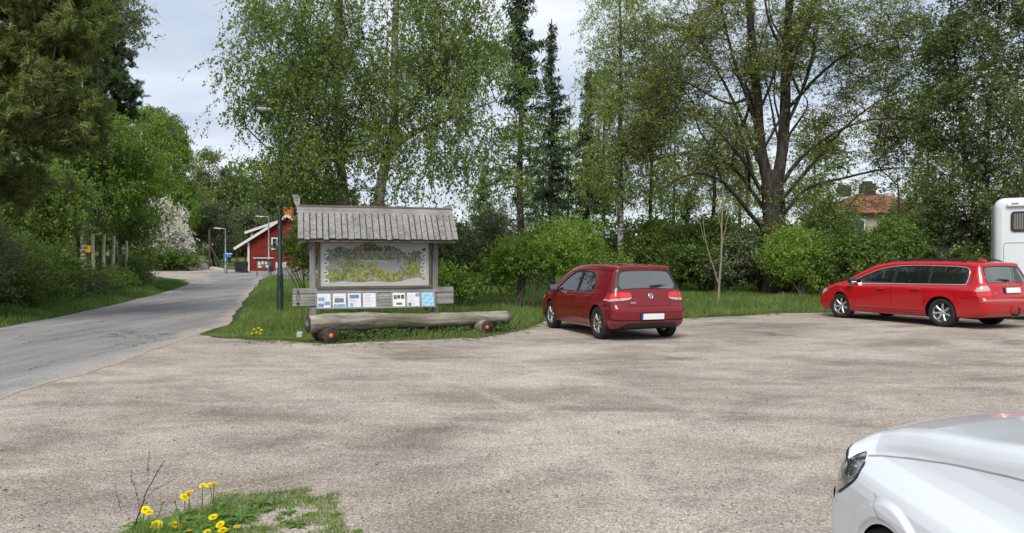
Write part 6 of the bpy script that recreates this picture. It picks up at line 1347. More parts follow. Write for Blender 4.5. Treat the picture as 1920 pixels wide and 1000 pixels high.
for px_, r_ in ((0.0, .158), (float(np.linalg.norm(SR_-SL_)), .146)):
    mb = MB(); n_ = 9; ys2 = np.linspace(-.12, .62, n_); V, Q = sweep(np.stack([np.full(n_, px_)+.0, ys2, np.full(n_, r_-.01)], 1), np.full(n_, r_)*(1+.02*np.sin(ys2*9)), 22, .012, q)
    c0 = len(V); V = np.concatenate([V, [[px_, -.124, r_]], [[px_, .624, r_]]]); Fs = [tuple(x) for x in Q]+[(c0, (j+1) % 22, j) for j in range(22)]+[(c0+1, c0-22+j, c0-22+(j+1) % 22) for j in range(22)]
    so = mkmesh('support_log', V, Fs, MLOGD if px_ == 0 else MLOG, lb, smooth=[True]*len(Q)+[False]*44)
    mb = MB(); mb.lathe([(.0, 0), (r_*.97, 0), (r_*.99, .006)], 26, 'y', (px_, -.128, r_-.01)); mb.build('sawn_face', plain('grey dark sawn face', (.05, .042, .036), .9, 0, .2, .5, 14), so)
    mb = MB(); mb.lathe([(0, -.012), (.036, -.012), (.042, -.004), (.042, 0)], 20, 'y', (px_, -.132, r_-.01)); mb.build('reflector', MORG, so)
st = MB(); st.box((0, 0, .05), (.12, .1, .12), None, None, .02); so = st.build('stone_block', plain('pale stone', (.4, .38, .36), .9), None, loc=(-4.35, 14.75, .0)); tag(so, 'small pale stone block beside the left end of the log', 'stone')

# ---------------------------------------------------------------- lamp posts and signs
MGRN = plain('dark green post paint', (0.012, 0.028, 0.023), .5, 0, .4); MGAL = plain('galvanised steel', (0.22, 0.23, 0.235), .45, .6, .5, .12); MLH_ = plain('pale lamp housing', (0.62, 0.64, 0.66), .5)
def lamppost(px, d, top, label, mat, r, arm, group='street lamps', dz=0.0, sgn=-1):
    g = gbase(px, d); H_ = P(px, top, d)[2]-g[2]; t = empty('street_lamp', g, 0, label, 'street lamp', group)
    mb = MB(); mb.tube([(0, 0, -.1), (0, 0, H_*.22), (0, 0, H_*.225), (0, 0, H_-.12)], [r*1.35, r*1.3, r, r*.75], 12); mb.build('post', mat, t)
    mb = MB(); mb.tube([(0, 0, H_-.15), (sgn*.03, 0, H_-.03), (sgn*arm*.5, 0, H_+.02), (sgn*arm*.6, 0, H_+.03)], [r*.7, r*.65, r*.55, r*.5], 8); mb.build('arm', mat, t)
    mb = MB(); mb.blob((sgn*arm*.95, 0, H_+.035), (arm*.5, .10, .05), 14, 8, Matrix.Rotation(R(5)*-sgn, 3, 'Y'), None, 2.6); h_ = mb.build('lamp_head', MLH_, t)
    mb = MB(); mb.blob((sgn*arm*1.0, 0, H_+.0), (arm*.34, .075, .035), 12, 6); mb.build('lens', MCLR, h_)
    if r > .05: mb = MB(); mb.box((0, -r*1.25, 1.0), (r*1.2, .02, .36)); mb.build('hatch', mat, t)
    return t
lamppost(525, 19.0, 208, 'dark green lamp post under the drooping birch left of the board', MGRN, .062, .42)
lamppost(423, 70, 429, 'pale lamp post by the lane left of the red house', MGAL, .075, .8)
lamppost(504, 66, 407, 'pale lamp post in front of the red house gable', MGAL, .075, .85)
lamppost(381, 100, 440, 'small distant lamp post beside the white sign on the left bank', MGAL, .07, .8, dz=.8)
# wooden pole with stay beyond the junction, thin grey post near the board
g = gbase(393, 82); t = empty('utility_pole', g, 0, 'wooden pole with slanting stay beside the lane', 'pole'); hp = P(393, 431, 82)[2]-g[2]
MPOLE = plain('pole wood', (.10, .085, .07), .9, 0, .2, .25); mb = MB(); mb.tube([(0, 0, -.2), (0, 0, hp)], [.13, .10], 10); mb.build('pole', MPOLE, t); mb = MB(); mb.tube([(0, 0, hp*.62), (1.5, 0, .0)], [.07, .08], 8); mb.build('stay', MPOLE, t)
g = gbase(547, 30); mb = MB(); mb.tube([(0, 0, -.1), (0, 0, P(547, 440, 30)[2]-g[2])], [.04, .035], 10); o = mb.build('metal_post', MGAL, None, loc=g); tag(o, 'thin grey post standing between the green lamp post and the board', 'post')
g = gbase(426, 68); t = empty('street_sign', g, 0, 'blue street name sign on a post beside the lane', 'sign'); zs_ = P(426, 480, 68)[2]-g[2]
mb = MB(); mb.tube([(0, 0, -.1), (0, 0, zs_+.25)], .035, 8); mb.build('post', MGAL, t); mb = MB(); mb.box((.03, -.06, zs_), (.72, .03, .30), None, None, .01); mb.build('sign_plate', plain('blue sign', (.03, .16, .50), .4), t); mb = MB(); mb.box((.2, -.05, zs_+.20), (.6, .03, .12)); mb.build('upper_plate', plain('pale blue plate', (.35, .5, .65), .4), t)
g = gbase(392, 98); t = empty('information_sign', g, 0, 'white sign board on posts beyond the lane, below the forked tree', 'sign'); zs_ = P(392, 456, 98)[2]-g[2]
mb = MB(); mb.box((0, 0, zs_), (1.9, .06, .62)); mb.box((-.3, -.02, zs_-.5), (.9, .05, .34)); mb.build('sign_board', plain('white board', (.62, .64, .62), .5), t)
for x in (-.8, .8): mb = MB(); mb.tube([(x, 0, -.2), (x, 0, zs_+.3)], .05, 6); mb.build('post', MGAL, t)
mb = MB(); mb.box((.1, -.045, zs_+.1), (1.1, .02, .14)); mb.box((-.2, -.055, zs_-.5), (.5, .02, .10)); mb.build('dark_lettering', plain('grey print', (.1, .1, .1), .5), t)

MBIRCH2 = birchbark('bright birch pole bark', 0.36)
for n_ in MBIRCH2.node_tree.nodes:
    if n_.type == 'VALTORGB': n_.color_ramp.elements[-1].color = (.82, .78, .66, 1); n_.color_ramp.elements[1].color = (.55, .52, .42, 1)

# yellow box sign and birch pole gateway on the left
g = gbase(162, 33.0); t = empty('yellow_sign', g, 0, 'small yellow sign with black print on the verge, left of the birch poles', 'sign'); zs_ = P(162, 467, 33)[2]-g[2]
mb = MB(); mb.box((0, 0, zs_), (.40, .05, .32), None, None, .01); mb.build('sign_panel', plain('yellow sign', (.75, .36, .02), .45), t); mb = MB(); mb.tube([(0, .04, -.1), (0, .04, zs_)], .02, 6); mb.build('post', MBLK, t)
mb = MB()
for (x, z, w_) in ((-.02, .09, .22), (.03, .03, .12), (-.08, -.05, .06), (.08, -.05, .06)): mb.box((x, -.028, zs_+z), (w_, .006, .03))
mb.build('print', MBLK, t)
for i, (px, tp_) in enumerate(((175, 438), (195, 440), (213, 442), (237, 452))):
    d = 34+i*1.0; g = gbase(px, d); H_ = P(px, tp_, d)[2]-g[2]; lab = ['leftmost birch pole, next to the yellow sign', 'second birch pole of the row, its top leaning on foliage', 'third birch pole, joined by a short cross piece', 'rightmost and thinnest birch pole, standing apart'][i]
    t = empty('birch_pole', g, 0, lab, 'pole', 'white birch poles on the left verge'); mb = MB(); r_ = .075 if i < 3 else .05
    z = np.linspace(-.1, H_, 8); mb.tube(np.stack([.02*np.sin(z*2+i), 0*z, z], 1), r_, 10); mb.build('pole', MBIRCH2, t)
    if i in (1, 2): mb = MB(); mb.tube([(-.35, 0, H_-.05), (.02, 0, H_+.02)], .05, 8); mb.build('cross_piece', MBIRCH, t)
for i, px in enumerate((182, 202)):
    g = P(px, 476, 34.3); mb = MB(); mb.box((0, 0, 0), (.14, .02, .17)); mb.box((0, .012, .2), (.01, .01, .5)); o = mb.build('paper_notice', plain('yellowish paper', (.7, .68, .35), .6), None, loc=g); tag(o, ['small pale notice hanging between the first two birch poles', 'small pale notice hanging between the second and third birch poles'][i], 'notice')

# ---------------------------------------------------------------- red house at the junction
MFAL = None
def falu():
    m, nt, o = newmat('falu red boards'); v = objco(nt); s = nt.nodes.new('ShaderNodeSeparateXYZ'); L(nt, v, s.inputs[0]); a = M(nt, 'ADD', s.outputs[0], s.outputs[1])
    fr = M(nt, 'FRACT', M(nt, 'MULTIPLY', a, 5.0)); ln_ = M(nt, 'LESS_THAN', fr, .16); f = noise(nt, 1.3, 5, .6, v)
    c = ramp(nt, f, [(.3, (.13, .016, .012)), (.7, (.20, .026, .018))]); c = mix(nt, M(nt, 'MULTIPLY', ln_, .6), c, (.06, .008, .008)); bsdf(nt, o, c, .85, 0, .2); return m
def tilemat(name, c1, c2, sc=3.2):
    m, nt, o = newmat(name); v = objco(nt); w1 = N(nt, 'ShaderNodeTexWave', i_Scale=sc, i_Distortion=0.0, bands_direction='X'); L(nt, v, w1.inputs['Vector']); w2 = N(nt, 'ShaderNodeTexWave', i_Scale=sc*.55, i_Distortion=0.2, bands_direction='Z', wave_profile='SAW'); L(nt, v, w2.inputs['Vector'])
    f = noise(nt, 3, 5, .65, v); h = M(nt, 'ADD', M(nt, 'MULTIPLY', w1.outputs['Fac'], .5), M(nt, 'MULTIPLY', w2.outputs['Fac'], .5)); c = ramp(nt, M(nt, 'ADD', M(nt, 'MULTIPLY', f, .6), M(nt, 'MULTIPLY', h, .4)), [(.3, c1), (.62, c2)]); bsdf(nt, o, c, .8, 0, .2, h, .8, .05); return m
MFAL = falu(); MTILE = tilemat('red brown roof tiles', (.13, .055, .04), (.30, .13, .09)); MWT = plain('white trim paint', (.56, .57, .58), .5); MBRK = plain('orange brick', (.42, .13, .05), .9, 0, .2, .35, 10); MDWIN = glassmat('dark house window', (.02, .025, .03), .2)
d = 75; hA = gbase(466, d)                # front left corner of the gable
rh = empty('red_house', hA, R(6), 'red boarded house with white trim, tiled roof and brick chimney at the road junction', 'house')
Wd, Dp, Hw, Hr = 7.6, 11.0, 3.05, 6.15; sc_ = 1.0; RX = 4.2
zE = P(466, 452, d)[2]-hA[2]; zR = P(530, 405, d)[2]-hA[2]; 
mb = MB(); x0, x1, xm = 0, Wd, Wd*.53; zl, zrr = zE, zE+.35
mb.add([(0, 0, -.6), (Wd, 0, -.6), (Wd, 0, zE), (xm, 0, zR-.12), (0, 0, zE), (0, Dp, -.6), (Wd, Dp, -.6), (Wd, Dp, zE), (xm, Dp, zR-.12), (0, Dp, zE)], [(0, 1, 2, 3, 4), (9, 8, 7, 6, 5), (0, 4, 9, 5), (1, 6, 7, 2)]); mb.build('wall', MFAL, rh)
mb = MB(); mb.box((Wd/2, .0-.04+.0, -.25), (Wd+.06, .1, .6)); mb.build('foundation', plain('grey plinth', (.3, .3, .29), .9), rh)
ov_ = .45; sL = (zR-zE)/xm; sR2 = (zR-zE)/(Wd-xm)
for sgn, xe, s_, nm in ((-1, -1.35, sL, 'roof'), (1, Wd+.5, sR2, 'roof')):
    ze_ = zR-abs(xe-xm)*s_; th = .14; mb = MB(); mb.add([(xm, -ov_, zR), (xe, -ov_, ze_), (xe, Dp+ov_, ze_), (xm, Dp+ov_, zR), (xm, -ov_, zR+th), (xe, -ov_, ze_+th), (xe, Dp+ov_, ze_+th), (xm, Dp+ov_, zR+th)], [(0, 1, 2, 3), (4, 7, 6, 5), (0, 4, 5, 1), (3, 2, 6, 7), (1, 5, 6, 2)]); ro = mb.build(nm, MTILE, rh)
    mb = MB(); mb.beam((xm, -ov_-.03, zR+.02), (xe, -ov_-.03, ze_+.02), .05, .26, up=(0, 0, 1)); mb.build('barge_board', MWT, ro)
# dormer on the left slope
mb = MB(); dx0, dx1, dz = -.2, xm-.6, zR-.75
mb.add([(-.1, 2.0, zE-.2), (xm, 2.0, zR-.25), (-.1, 2.0, zE+1.05), (-.1, 5.2, zE-.2), (xm, 5.2, zR-.25), (-.1, 5.2, zE+1.05)], [(0, 1, 2), (5, 4, 3), (0, 2, 5, 3)]); do = mb.build('dormer', MFAL, rh)
mb = MB(); mb.beam((-.8, 3.6, zE+.92), (xm-.05, 3.6, zR+.02), 3.9, .12, up=(0, 0, 1)); mb.build('dormer_roof', MTILE, do); mb = MB(); mb.beam((-.8, 1.62, zE+.90), (xm-.05, 1.62, zR), .06, .26); mb.build('dormer_barge_board', MWT, do); mb = MB(); mb.box((-.12, 2.0, zE+.5), (.16, .16, 1.0)); mb.build('dormer_corner', MWT, do)
mb = MB(); mb.box((xm-.75, 4.2, zR+.35), (.9, .9, 1.5), None, None, .02); ch = mb.build('chimney', MBRK, rh); mb = MB(); mb.box((xm-.75, 4.2, zR+1.12), (1.0, 1.0, .12)); mb.build('chimney_cap', MBRK, ch)
for x in (.02, Wd-.02): mb = MB(); mb.box((x, -.06, zE/2-.15), (.2, .06, zE+.1)); mb.build('corner_board', MWT, rh)
def hwin(x, z, w_, h, y=-.05, dark=True):
    mb = MB(); t_ = .13
    mb.box((x-w_/2, y, z), (t_, .08, h+t_)); mb.box((x+w_/2, y, z), (t_, .08, h+t_)); mb.box((x, y, z+h/2), (w_-t_, .08, t_)); mb.box((x, y, z-h/2), (w_-t_, .08, t_)); mb.box((x, y, z), (.06, .06, h-t_)); f_ = mb.build('window', MWT, rh); mb = MB(); mb.box((x, y+.03, z), (w_-.02, .02, h-.02)); mb.build('pane', MDWIN, f_)
hwin(2.9, 2.15+.75, 1.0, 1.15); hwin(6.2, 2.15+.4, 1.0, 1.15)
# side entrance under the roof overhang
mb = MB(); mb.box((-.05, 1.3, .95), (.06, 1.3, 2.1)); mb.build('door', plain('beige door', (.42, .36, .28), .6), rh)
mb = MB(); mb.box((-1.25, .4, zE*.36), (.14, .14, zE*.85)); mb.box((-1.25, 3.6, zE*.36), (.14, .14, zE*.85)); mb.build('porch_post', MFAL, rh)
# bins, bulletin board, fence and mailbox in front of the house
def wbin(px, d, label):
    g = gbase(px, d); t = empty('wheelie_bin', g, .1, label, 'bin', 'black bins beside the red house'); mb = MB(); mb.prism([(-.26, -.28), (.26, -.28), (.26, .28), (-.26, .28)], .01, None)
    V = [(-.24, -.26, .08), (.24, -.26, .08), (.24, .26, .08), (-.24, .26, .08), (-.3, -.34, 1.0), (.3, -.34, 1.0), (.3, .36, 1.0), (-.3, .36, 1.0)]; mb.add(V, [(3, 2, 1, 0), (4, 5, 6, 7), (0, 1, 5, 4), (1, 2, 6, 5), (2, 3, 7, 6), (3, 0, 4, 7)]); mb.build('bin_body', MBLK, t)
    mb = MB(); mb.box((0, .0, 1.03), (.64, .76, .07), None, None, .03); mb.build('lid', MBLK, t)
    for x in (-.25, .25): mb = MB(); mb.lathe([(0, -.03), (.1, -.03), (.1, .03), (0, .03)], 12, 'x', (x, .28, .1)); mb.build('wheel', MRUB, t)
wbin(447, 71.5, 'left black wheelie bin by the porch of the red house'); wbin(458, 71.0, 'right black wheelie bin by the porch of the red house')
g = gbase(497, 62); t = empty('bulletin_board', g, 0, 'small roofed bulletin board with white notices in front of the red house', 'bulletin board'); zt = P(497, 484, 62)[2]-g[2]
for x in (-.7, .5): mb = MB(); mb.tube([(x, 0, -.1), (x, 0, zt)], .045, 8); mb.build('post', MPOLE, t)
mb = MB(); mb.box((-.1, 0, zt-.5), (1.25, .06, .75)); mb.build('panel', MWD, t); mb = MB(); mb.box((-.1, 0, zt), (1.7, .5, .08)); mb.build('canopy', MWT, t)
for x, z, w_, h in ((-.5, -.45, .22, .3), (-.2, -.4, .2, .28), (.1, -.42, .2, .26), (-.45, -.75, .3, .18), (.2, -.72, .24, .2)): mb = MB(); mb.box((x, -.045, zt+z), (w_, .01, h)); mb.build('notice_sheet', MWT, t)
g = gbase(508, 60); t = empty('mailbox', g, 0, 'dark mailbox on a stand beside the bulletin board', 'mailbox'); mb = MB(); mb.box((0, 0, .75), (.34, .3, .55), None, None, .05); mb.build('box', plain('dark blue box', (.015, .02, .04), .5), t); mb = MB(); mb.tube([(0, 0, 0), (0, 0, .6)], .04, 8); mb.build('stand', MBLK, t)
g = gbase(527, 61); mb = MB(); mb.box((0, 0, 1.0), (.9, .04, .5)); mb.tube([(-.4, .03, 0), (-.4, .03, 1.25)], .03, 6); mb.tube([(.4, .03, 0), (.4, .03, 1.25)], .03, 6); o = mb.build('white_notice', MWT, None, loc=g); tag(o, 'white rectangular notice on two legs right of the bulletin board', 'notice')
g = gbase(560, 52); fe = empty('picket_fence', g, 0, 'grey upright board fence behind the lamp post, left of the board', 'fence')
mb = MB()
for k in range(26): mb.box((-1.3+k*.17, 0, .5), (.10, .025, 1.05+.05*(k % 2)))
mb.build('pales', MWGZ, fe); mb = MB(); mb.box((.85, .04, .25), (4.5, .05, .09)); mb.box((.85, .04, .8), (4.5, .05, .09)); mb.build('rail', MWG, fe)
q = np.random.default_rng(8)
for i, px in enumerate((357, 368, 373, 386, 401, 408, 416)):
    d = 90-i*2.6; g = gbase(px, d); mb = MB(); mb.blob((0, 0, .1), (.45*q.uniform(.7, 1.2), .35, .26), 9, 6, None, None, 2.6); o = mb.build('boulder', plain('grey boulder', (.34, .33, .31), .9, 0, .2, .3), None, loc=g); tag(o, ['farthest boulder', 'second farthest boulder', 'third farthest boulder', 'middle boulder', 'third nearest boulder', 'second nearest boulder', 'nearest boulder'][i]+' edging the lane below the lawn bank', 'boulder', 'boulders edging the lane')

# ---------------------------------------------------------------- tiled house behind the hedge
d = 52; hB = gbase(1640, d); th_ = empty('tiled_house', hB, R(-8), 'pale house with orange tiled hip roof and dark chimney seen through branches', 'house'); MTO = tilemat('orange roof tiles', (.15, .06, .042), (.30, .125, .08), 2.0)
zt = P(1640, 362, d)[2]-hB[2]; ze_ = P(1640, 402, d)[2]-hB[2]; hw = 4.1
mb = MB(); mb.add([(-hw, -3, 0), (hw, -3, 0), (hw, 4, 0), (-hw, 4, 0), (-hw, -3, ze_), (hw, -3, ze_), (hw, 4, ze_), (-hw, 4, ze_)], [(0, 1, 5, 4), (1, 2, 6, 5), (2, 3, 7, 6), (3, 0, 4, 7)]); mb.build('wall', plain('cream render', (.40, .37, .31), .9), th_)
mb = MB(); o2 = .5; A1 = [(-hw-o2, -3-o2, ze_-.1), (hw+o2, -3-o2, ze_-.1), (hw+o2, 4+o2, ze_-.1), (-hw-o2, 4+o2, ze_-.1), (-1.0, .5, zt), (.3, .5, zt)]; mb.add(A1, [(0, 1, 5, 4), (1, 2, 5), (2, 3, 4, 5), (3, 0, 4), (3, 2, 1, 0)]); ro = mb.build('roof', MTO, th_)
for x, nm in ((-.4, 1.0), (-2.0, .8)): mb = MB(); mb.box((x, .4, zt+.15), (.95 if x > -1 else .8, .7, 1.1 if x > -1 else .7)); mb.box((x, .4, zt+(.75 if x > -1 else .5)), (.6, .4, .25)); mb.build('chimney', plain('dark green chimney', (.035, .045, .03), .9), ro)
for x in (-2.2, -.2, 2.0):
    mb = MB(); mb.box((x, -3.04, ze_-1.1), (1.1, .08, 1.2)); w_ = mb.build('window', MWT, th_); mb = MB(); mb.box((x, -3.09, ze_-1.1), (.9, .03, 1.0)); mb.build('pane', MDWIN, w_)
d = 50; g = gbase(1385, d); t = empty('tiled_outbuilding', g, R(3), 'low outbuilding with faded orange tiled roof glimpsed behind the bare sapling', 'outbuilding'); z0 = P(1385, 458, d)[2]-g[2]; z1 = P(1385, 436, d)[2]-g[2]
mb = MB(); mb.box((0, 1.5, z0/2), (4.0, 3, z0)); mb.build('wall', plain('faded red wall', (.3, .12, .08), .9), t); mb = MB(); mb.add([(-2.3, -.3, z0-.05), (2.3, -.3, z0-.05), (2.3, 1.5, z1), (-2.3, 1.5, z1), (2.3, 3.3, z0-.05), (-2.3, 3.3, z0-.05)], [(0, 1, 2, 3), (3, 2, 4, 5), (0, 3, 5), (1, 4, 2)]); mb.build('roof', plain('faded orange tiles', (.5, .28, .18), .9, 0, .2, .3, 8), t)

# ---------------------------------------------------------------- camper
cpv = empty('camper', (12.05, 18.0, float(gz(12, 18))), math.atan2(-.527, .85), 'white camper van, only its rounded end and curtained window in view at the right edge', 'camper')
MCW = plain('white camper shell', (.62, .66, .67), .35, 0, .5, .03, 1.0, .5)
H_ = 3.05; LC, WC = 6.2, 2.3
def rrect(w_, h, r, n=8, x0=0, y0=0):
    out = []
    for cx, cy, a0 in ((w_-r, h-r, 0), (r, h-r, 90), (r, r, 180), (w_-r, r, 270)):
        for k in range(n+1): a = R(a0+90*k/n); out.append((x0+cx+r*math.cos(a), y0+cy+r*math.sin(a)))
    return out
mb = MB(); V = []; prof = rrect(LC, H_-.55, .22, 10); n = len(prof); ly = [0, .03, .09, .17, WC-.17, WC-.09, WC-.03, WC]; ins = [.16, .07, .02, 0, 0, .02, .07, .16]
for y, s_ in zip(ly, ins): V += [(LC/2+(a-LC/2)*(1-s_/LC*2), y, .55+(b-.0)*(1-s_/H_*1.2)+s_*.3) for a, b in prof]
Fs = [(i*n+j, (i+1)*n+j, (i+1)*n+(j+1) % n, i*n+(j+1) % n) for i in range(len(ly)-1) for j in range(n)]; mb.add(V, Fs, True); mb.add(V[:n], [list(range(n))]); mb.add(V[-n:], [list(range(n))[::-1]]); mb.build('body', MCW, cpv)
mb = MB(); mb.box((LC/2, WC/2, .45), (LC-.3, WC-.3, .35)); mb.build('chassis', MBLK, cpv)
mb = MB(); mb.box((LC/2, -.03, H_-.20), (LC-.5, .10, .09), None, None, .03); mb.build('gutter_rail', MCW, cpv); mb = MB(); mb.box((.42, -.085, H_-.16), (.14, .012, .018)); mb.build('rail_clip', MBLK, cpv)
def cwin(x0, x1, z0, z1):
    mb = MB(); w_, h = x1-x0, z1-z0; mb.prism(rrect(w_, h, .08, 6, x0, z0), .03, Matrix.Translation((0, .0, 0))@Matrix.Rotation(R(90), 4, 'X')); f_ = mb.build('window', MBLK, cpv)
    mb = MB(); mb.prism(rrect(w_-.09, h-.09, .06, 6, x0+.045, z0+.045), .004, Matrix.Translation((0, -.031, 0))@Matrix.Rotation(R(90), 4, 'X')); mb.build('pane', MGL, f_)
    mb = MB()
    for k in range(16): x = x0+.08+(w_-.16)*k/15; mb.tube([(x, -.0302, z0+.06), (x, -.0302, z1-.06)], .018, 6, False)
    mb.build('curtain', plain('grey curtain', (.20, .18, .15), .9), f_)
cwin(.34, 1.25, 2.20, 2.70)
cwin(2.6, 3.7, 2.05, 2.65)
mb = MB()
for a, b, c, dd in ((.22, .85, 1.60, .012), ): pass
hp_ = rrect(.62, .78, .06, 6, .20, 1.15); pts = [(x, -.004, z) for x, z in hp_]; pts.append(pts[0]); mb.tube(pts, .008, 5, False); mb.build('locker_hatch', plain('hatch seal', (.3, .32, .33), .6), cpv)
for x in (1.3, 5.0): wheel(cpv, x, .18, .34, .2, 6, -1, .2, 'wide')

# ---------------------------------------------------------------- foreground plants
MDY = foliage('yellow dandelion petal', [(.84, .64, .004), (.89, .74, .006), (.90, .80, .01)], .3, .6, 3, tcol=1.1); MST = foliage('dandelion stem', [(.10, .16, .05), (.16, .22, .07)], .3, .5, 3); MDL = foliage('dandelion leaf', [(.055, .12, .022), (.10, .19, .035), (.16, .26, .055)], .35, .4, 6)
def dandelion(x, y, h, hx, hy, label, r=.024, tilt=(0, -.5), seed=0, closed=False):
    r = r*1.16
    q = np.random.default_rng(seed); t = empty('dandelion', (x, y, .004), 0, label, 'flower', 'dandelions in the near grass patch')
    mb = MB(); top = np.array([hx, hy, h]); pts = [np.array([0, 0, 0]), np.array([hx*.3, hy*.3, h*.5]), top]; pts = smoothline(pts, .03); V, Q = sweep(pts, np.linspace(.0035, .0028, len(pts)), 6); mkmesh('stem', V, Q, MST, t, attrs={'rnd': np.full(len(Q), .5)}, smooth=True)
    nrm = np.array([tilt[0], tilt[1], 1.0]); nrm /= np.linalg.norm(nrm); u = np.cross(nrm, (1, 0, 0)); u /= np.linalg.norm(u); v = np.cross(nrm, u)
    Vs, Qs = [], []; c = 0
    for ring, n_, r0, lift in ((0, 26, 1.0, .10), (1, 24, .82, .22), (2, 20, .6, .36), (3, 14, .38, .46), (4, 8, .2, .50)):
        for k in range(n_):
            a = 2*np.pi*k/n_+ring*.4+q.normal(0, .05); dr = u*math.cos(a)+v*math.sin(a); sd = np.cross(nrm, dr); rr_ = r*r0*q.uniform(.88, 1.08)*(0.35 if closed else 1); b0 = top+nrm*r*.12+dr*r*.05; e = top+dr*rr_+nrm*r*(lift*(1 if not closed else 2.5)+q.uniform(-.04, .06)); w2 = r*.12
            Vs += [b0-sd*w2*.5, b0+sd*w2*.5, e+sd*w2, e-sd*w2]; Qs.append((c, c+1, c+2, c+3)); c += 4
    mkmesh('petals', np.array(Vs), np.array(Qs), MDY, t, attrs={'rnd': q.random(len(Qs))})
    mb = MB(); mb.blob(top+nrm*r*.02, (r*.32, r*.32, r*.36), 10, 7); mkm = mb.build('calyx', plain('calyx green', (.06, .09, .03), .7), t); return t
FL = [(400, 910, .30, 'tallest dandelion pair, right flower against the gravel', .024, 4.5), (392, 912, .29, 'tallest dandelion pair, left flower against the gravel', .023, 4.5), (378, 912, .25, 'slim dandelion just left of the tallest pair, on its own tall stem', .019, 4.55),
      (352, 927, .20, 'upper flower of the dandelion cluster in the middle of the patch', .027, 4.45), (344, 934, .18, 'lower flower of the dandelion cluster in the middle of the patch', .025, 4.42), (270, 958, .16, 'leftmost upper dandelion beside the dry stalk, shaggy petals', .025, 4.3), (277, 963, .15, 'dandelion just below the leftmost upper one', .022, 4.28),
      (292, 987, .10, 'dandelion facing the viewer at lower left of the patch', .028, 4.15), (326, 987, .10, 'wide dandelion at bottom middle, right of the front-facing one', .032, 4.18), (398, 972, .12, 'round dandelion below the tallest pair', .023, 4.25), (411, 986, .09, 'round dandelion above the bottom edge, right part of the patch', .023, 4.15),
      (416, 998, .07, 'dandelion cut by the bottom edge under the round one', .026, 4.1), (353, 1000, .07, 'half cut dandelion on the bottom edge left of centre of the patch', .022, 4.08), (387, 1002, .06, 'half cut dandelion on the bottom edge, small', .020, 4.08), (442, 990, .08, 'small pale dandelion turned away at the right of the patch', .016, 4.15), (326, 942, .17, 'nearly closed dandelion bud left of the cluster', .016, 4.4), (304, 943, .16, 'faint small dandelion bud farthest left of the cluster', .012, 4.42), (441, 927, .15, 'closed dandelion head on a long slanting stem', .012, 4.5)]
for i, (px, py, h, lb_, r_, dd) in enumerate(FL):
    zt = h; c = P(px, py, dd); z_ = c[2]-.004; q = np.random.default_rng(500+i); hx, hy = q.normal(0, .02), q.normal(0, .015)
    if i == 17: hx = .12
    dandelion(c[0]-hx, c[1]-hy, max(.03, z_), hx, hy, lb_, r_, (q.normal(0, .35), -.3-abs(q.normal(0, .5)) if i in (7, 9, 10) else q.normal(-.1, .25)), 700+i, i in (15, 16, 17))
# leaves and grass of the patch
def patch(x, y): return ((x+1.53)/.66)**2+((y-4.02)/.78)**2+.45*noise2(x, y, 4.0, 12)+.2*noise2(x, y, 11.0, 14) < 1
x, y = scatter(42000, (-3.1, -.7, 3.1, 5.1), lambda x, y: patch(x, y) & (noise2(x, y, 9.0, 13)+.7*np.exp(-((x+1.9)/.4)**2) > .05), 81)
q = np.random.default_rng(82); dens = np.exp(-((x+2.05)/.38)**2-((y-4.1)/.45)**2); h = (.015+.032*q.random(len(x)))*(1+2.3*dens*q.random(len(x))); k = q.random(len(x)) < .8+.2*dens; x, y, h = x[k], y[k], h[k]
V, Q, r_ = blades(np.stack([x, y, np.full(len(x), .004)], 1), h, .0035+.003*q.random(len(x)), .7, 83, 3); tag(mkmesh('patch_grass', V, Q, MPATCH, attrs={'rnd': r_}), kind='stuff')
def rosette(cx, cy, n_, seed, ln=.16):
    q = np.random.default_rng(seed); Vs, Qs, rn, c = [], [], [], 0
    for k in range(n_):
        a = 2*np.pi*k/n_+q.normal(0, .25); L_ = ln*q.uniform(.6, 1.2); dr = np.array([math.cos(a), math.sin(a), 0]); sd = np.array([-dr[1], dr[0], 0]); m = 11; el = q.uniform(.3, .95)
        for i in range(m+1):
            t = i/m; p = dr*L_*t*math.cos(el*(1-t*.5))+np.array([0, 0, L_*(math.sin(el)*t-.55*t*t)+.006]); w_ = L_*.16*math.sin(np.pi*min(1, t*.9+.06))*(.55+.45*abs(math.sin(t*m*1.57)))+.002; Vs += [p-sd*w_, p+np.array([0, 0, -.004]), p+sd*w_]
        for i in range(m): b = c+3*i; Qs += [(b, b+1, b+4, b+3), (b+1, b+2, b+5, b+4)]; rn += [q.random()]*2
        c += 3*(m+1)
    return np.array(Vs)+np.array([cx, cy, .004]), np.array(Qs), rn
L1 = []; rn = []
for i in range(64):
    q = np.random.default_rng(900+i); cx, cy = (-1.84+q.normal(0, .16), 4.24+q.normal(0, .15)) if i < 24 else (-1.42+q.normal(0, .22), 4.15+q.normal(0, .26)); V, Q, r_ = rosette(cx, cy, int(q.integers(8, 13)), 950+i, (.12 if i < 24 else q.uniform(.035, .075))); L1.append((V, Q)); rn += r_
V, Q = mergeVQ(L1); tag(mkmesh('dandelion_leaves', V, Q, MDL, attrs={'rnd': rn}), kind='stuff')
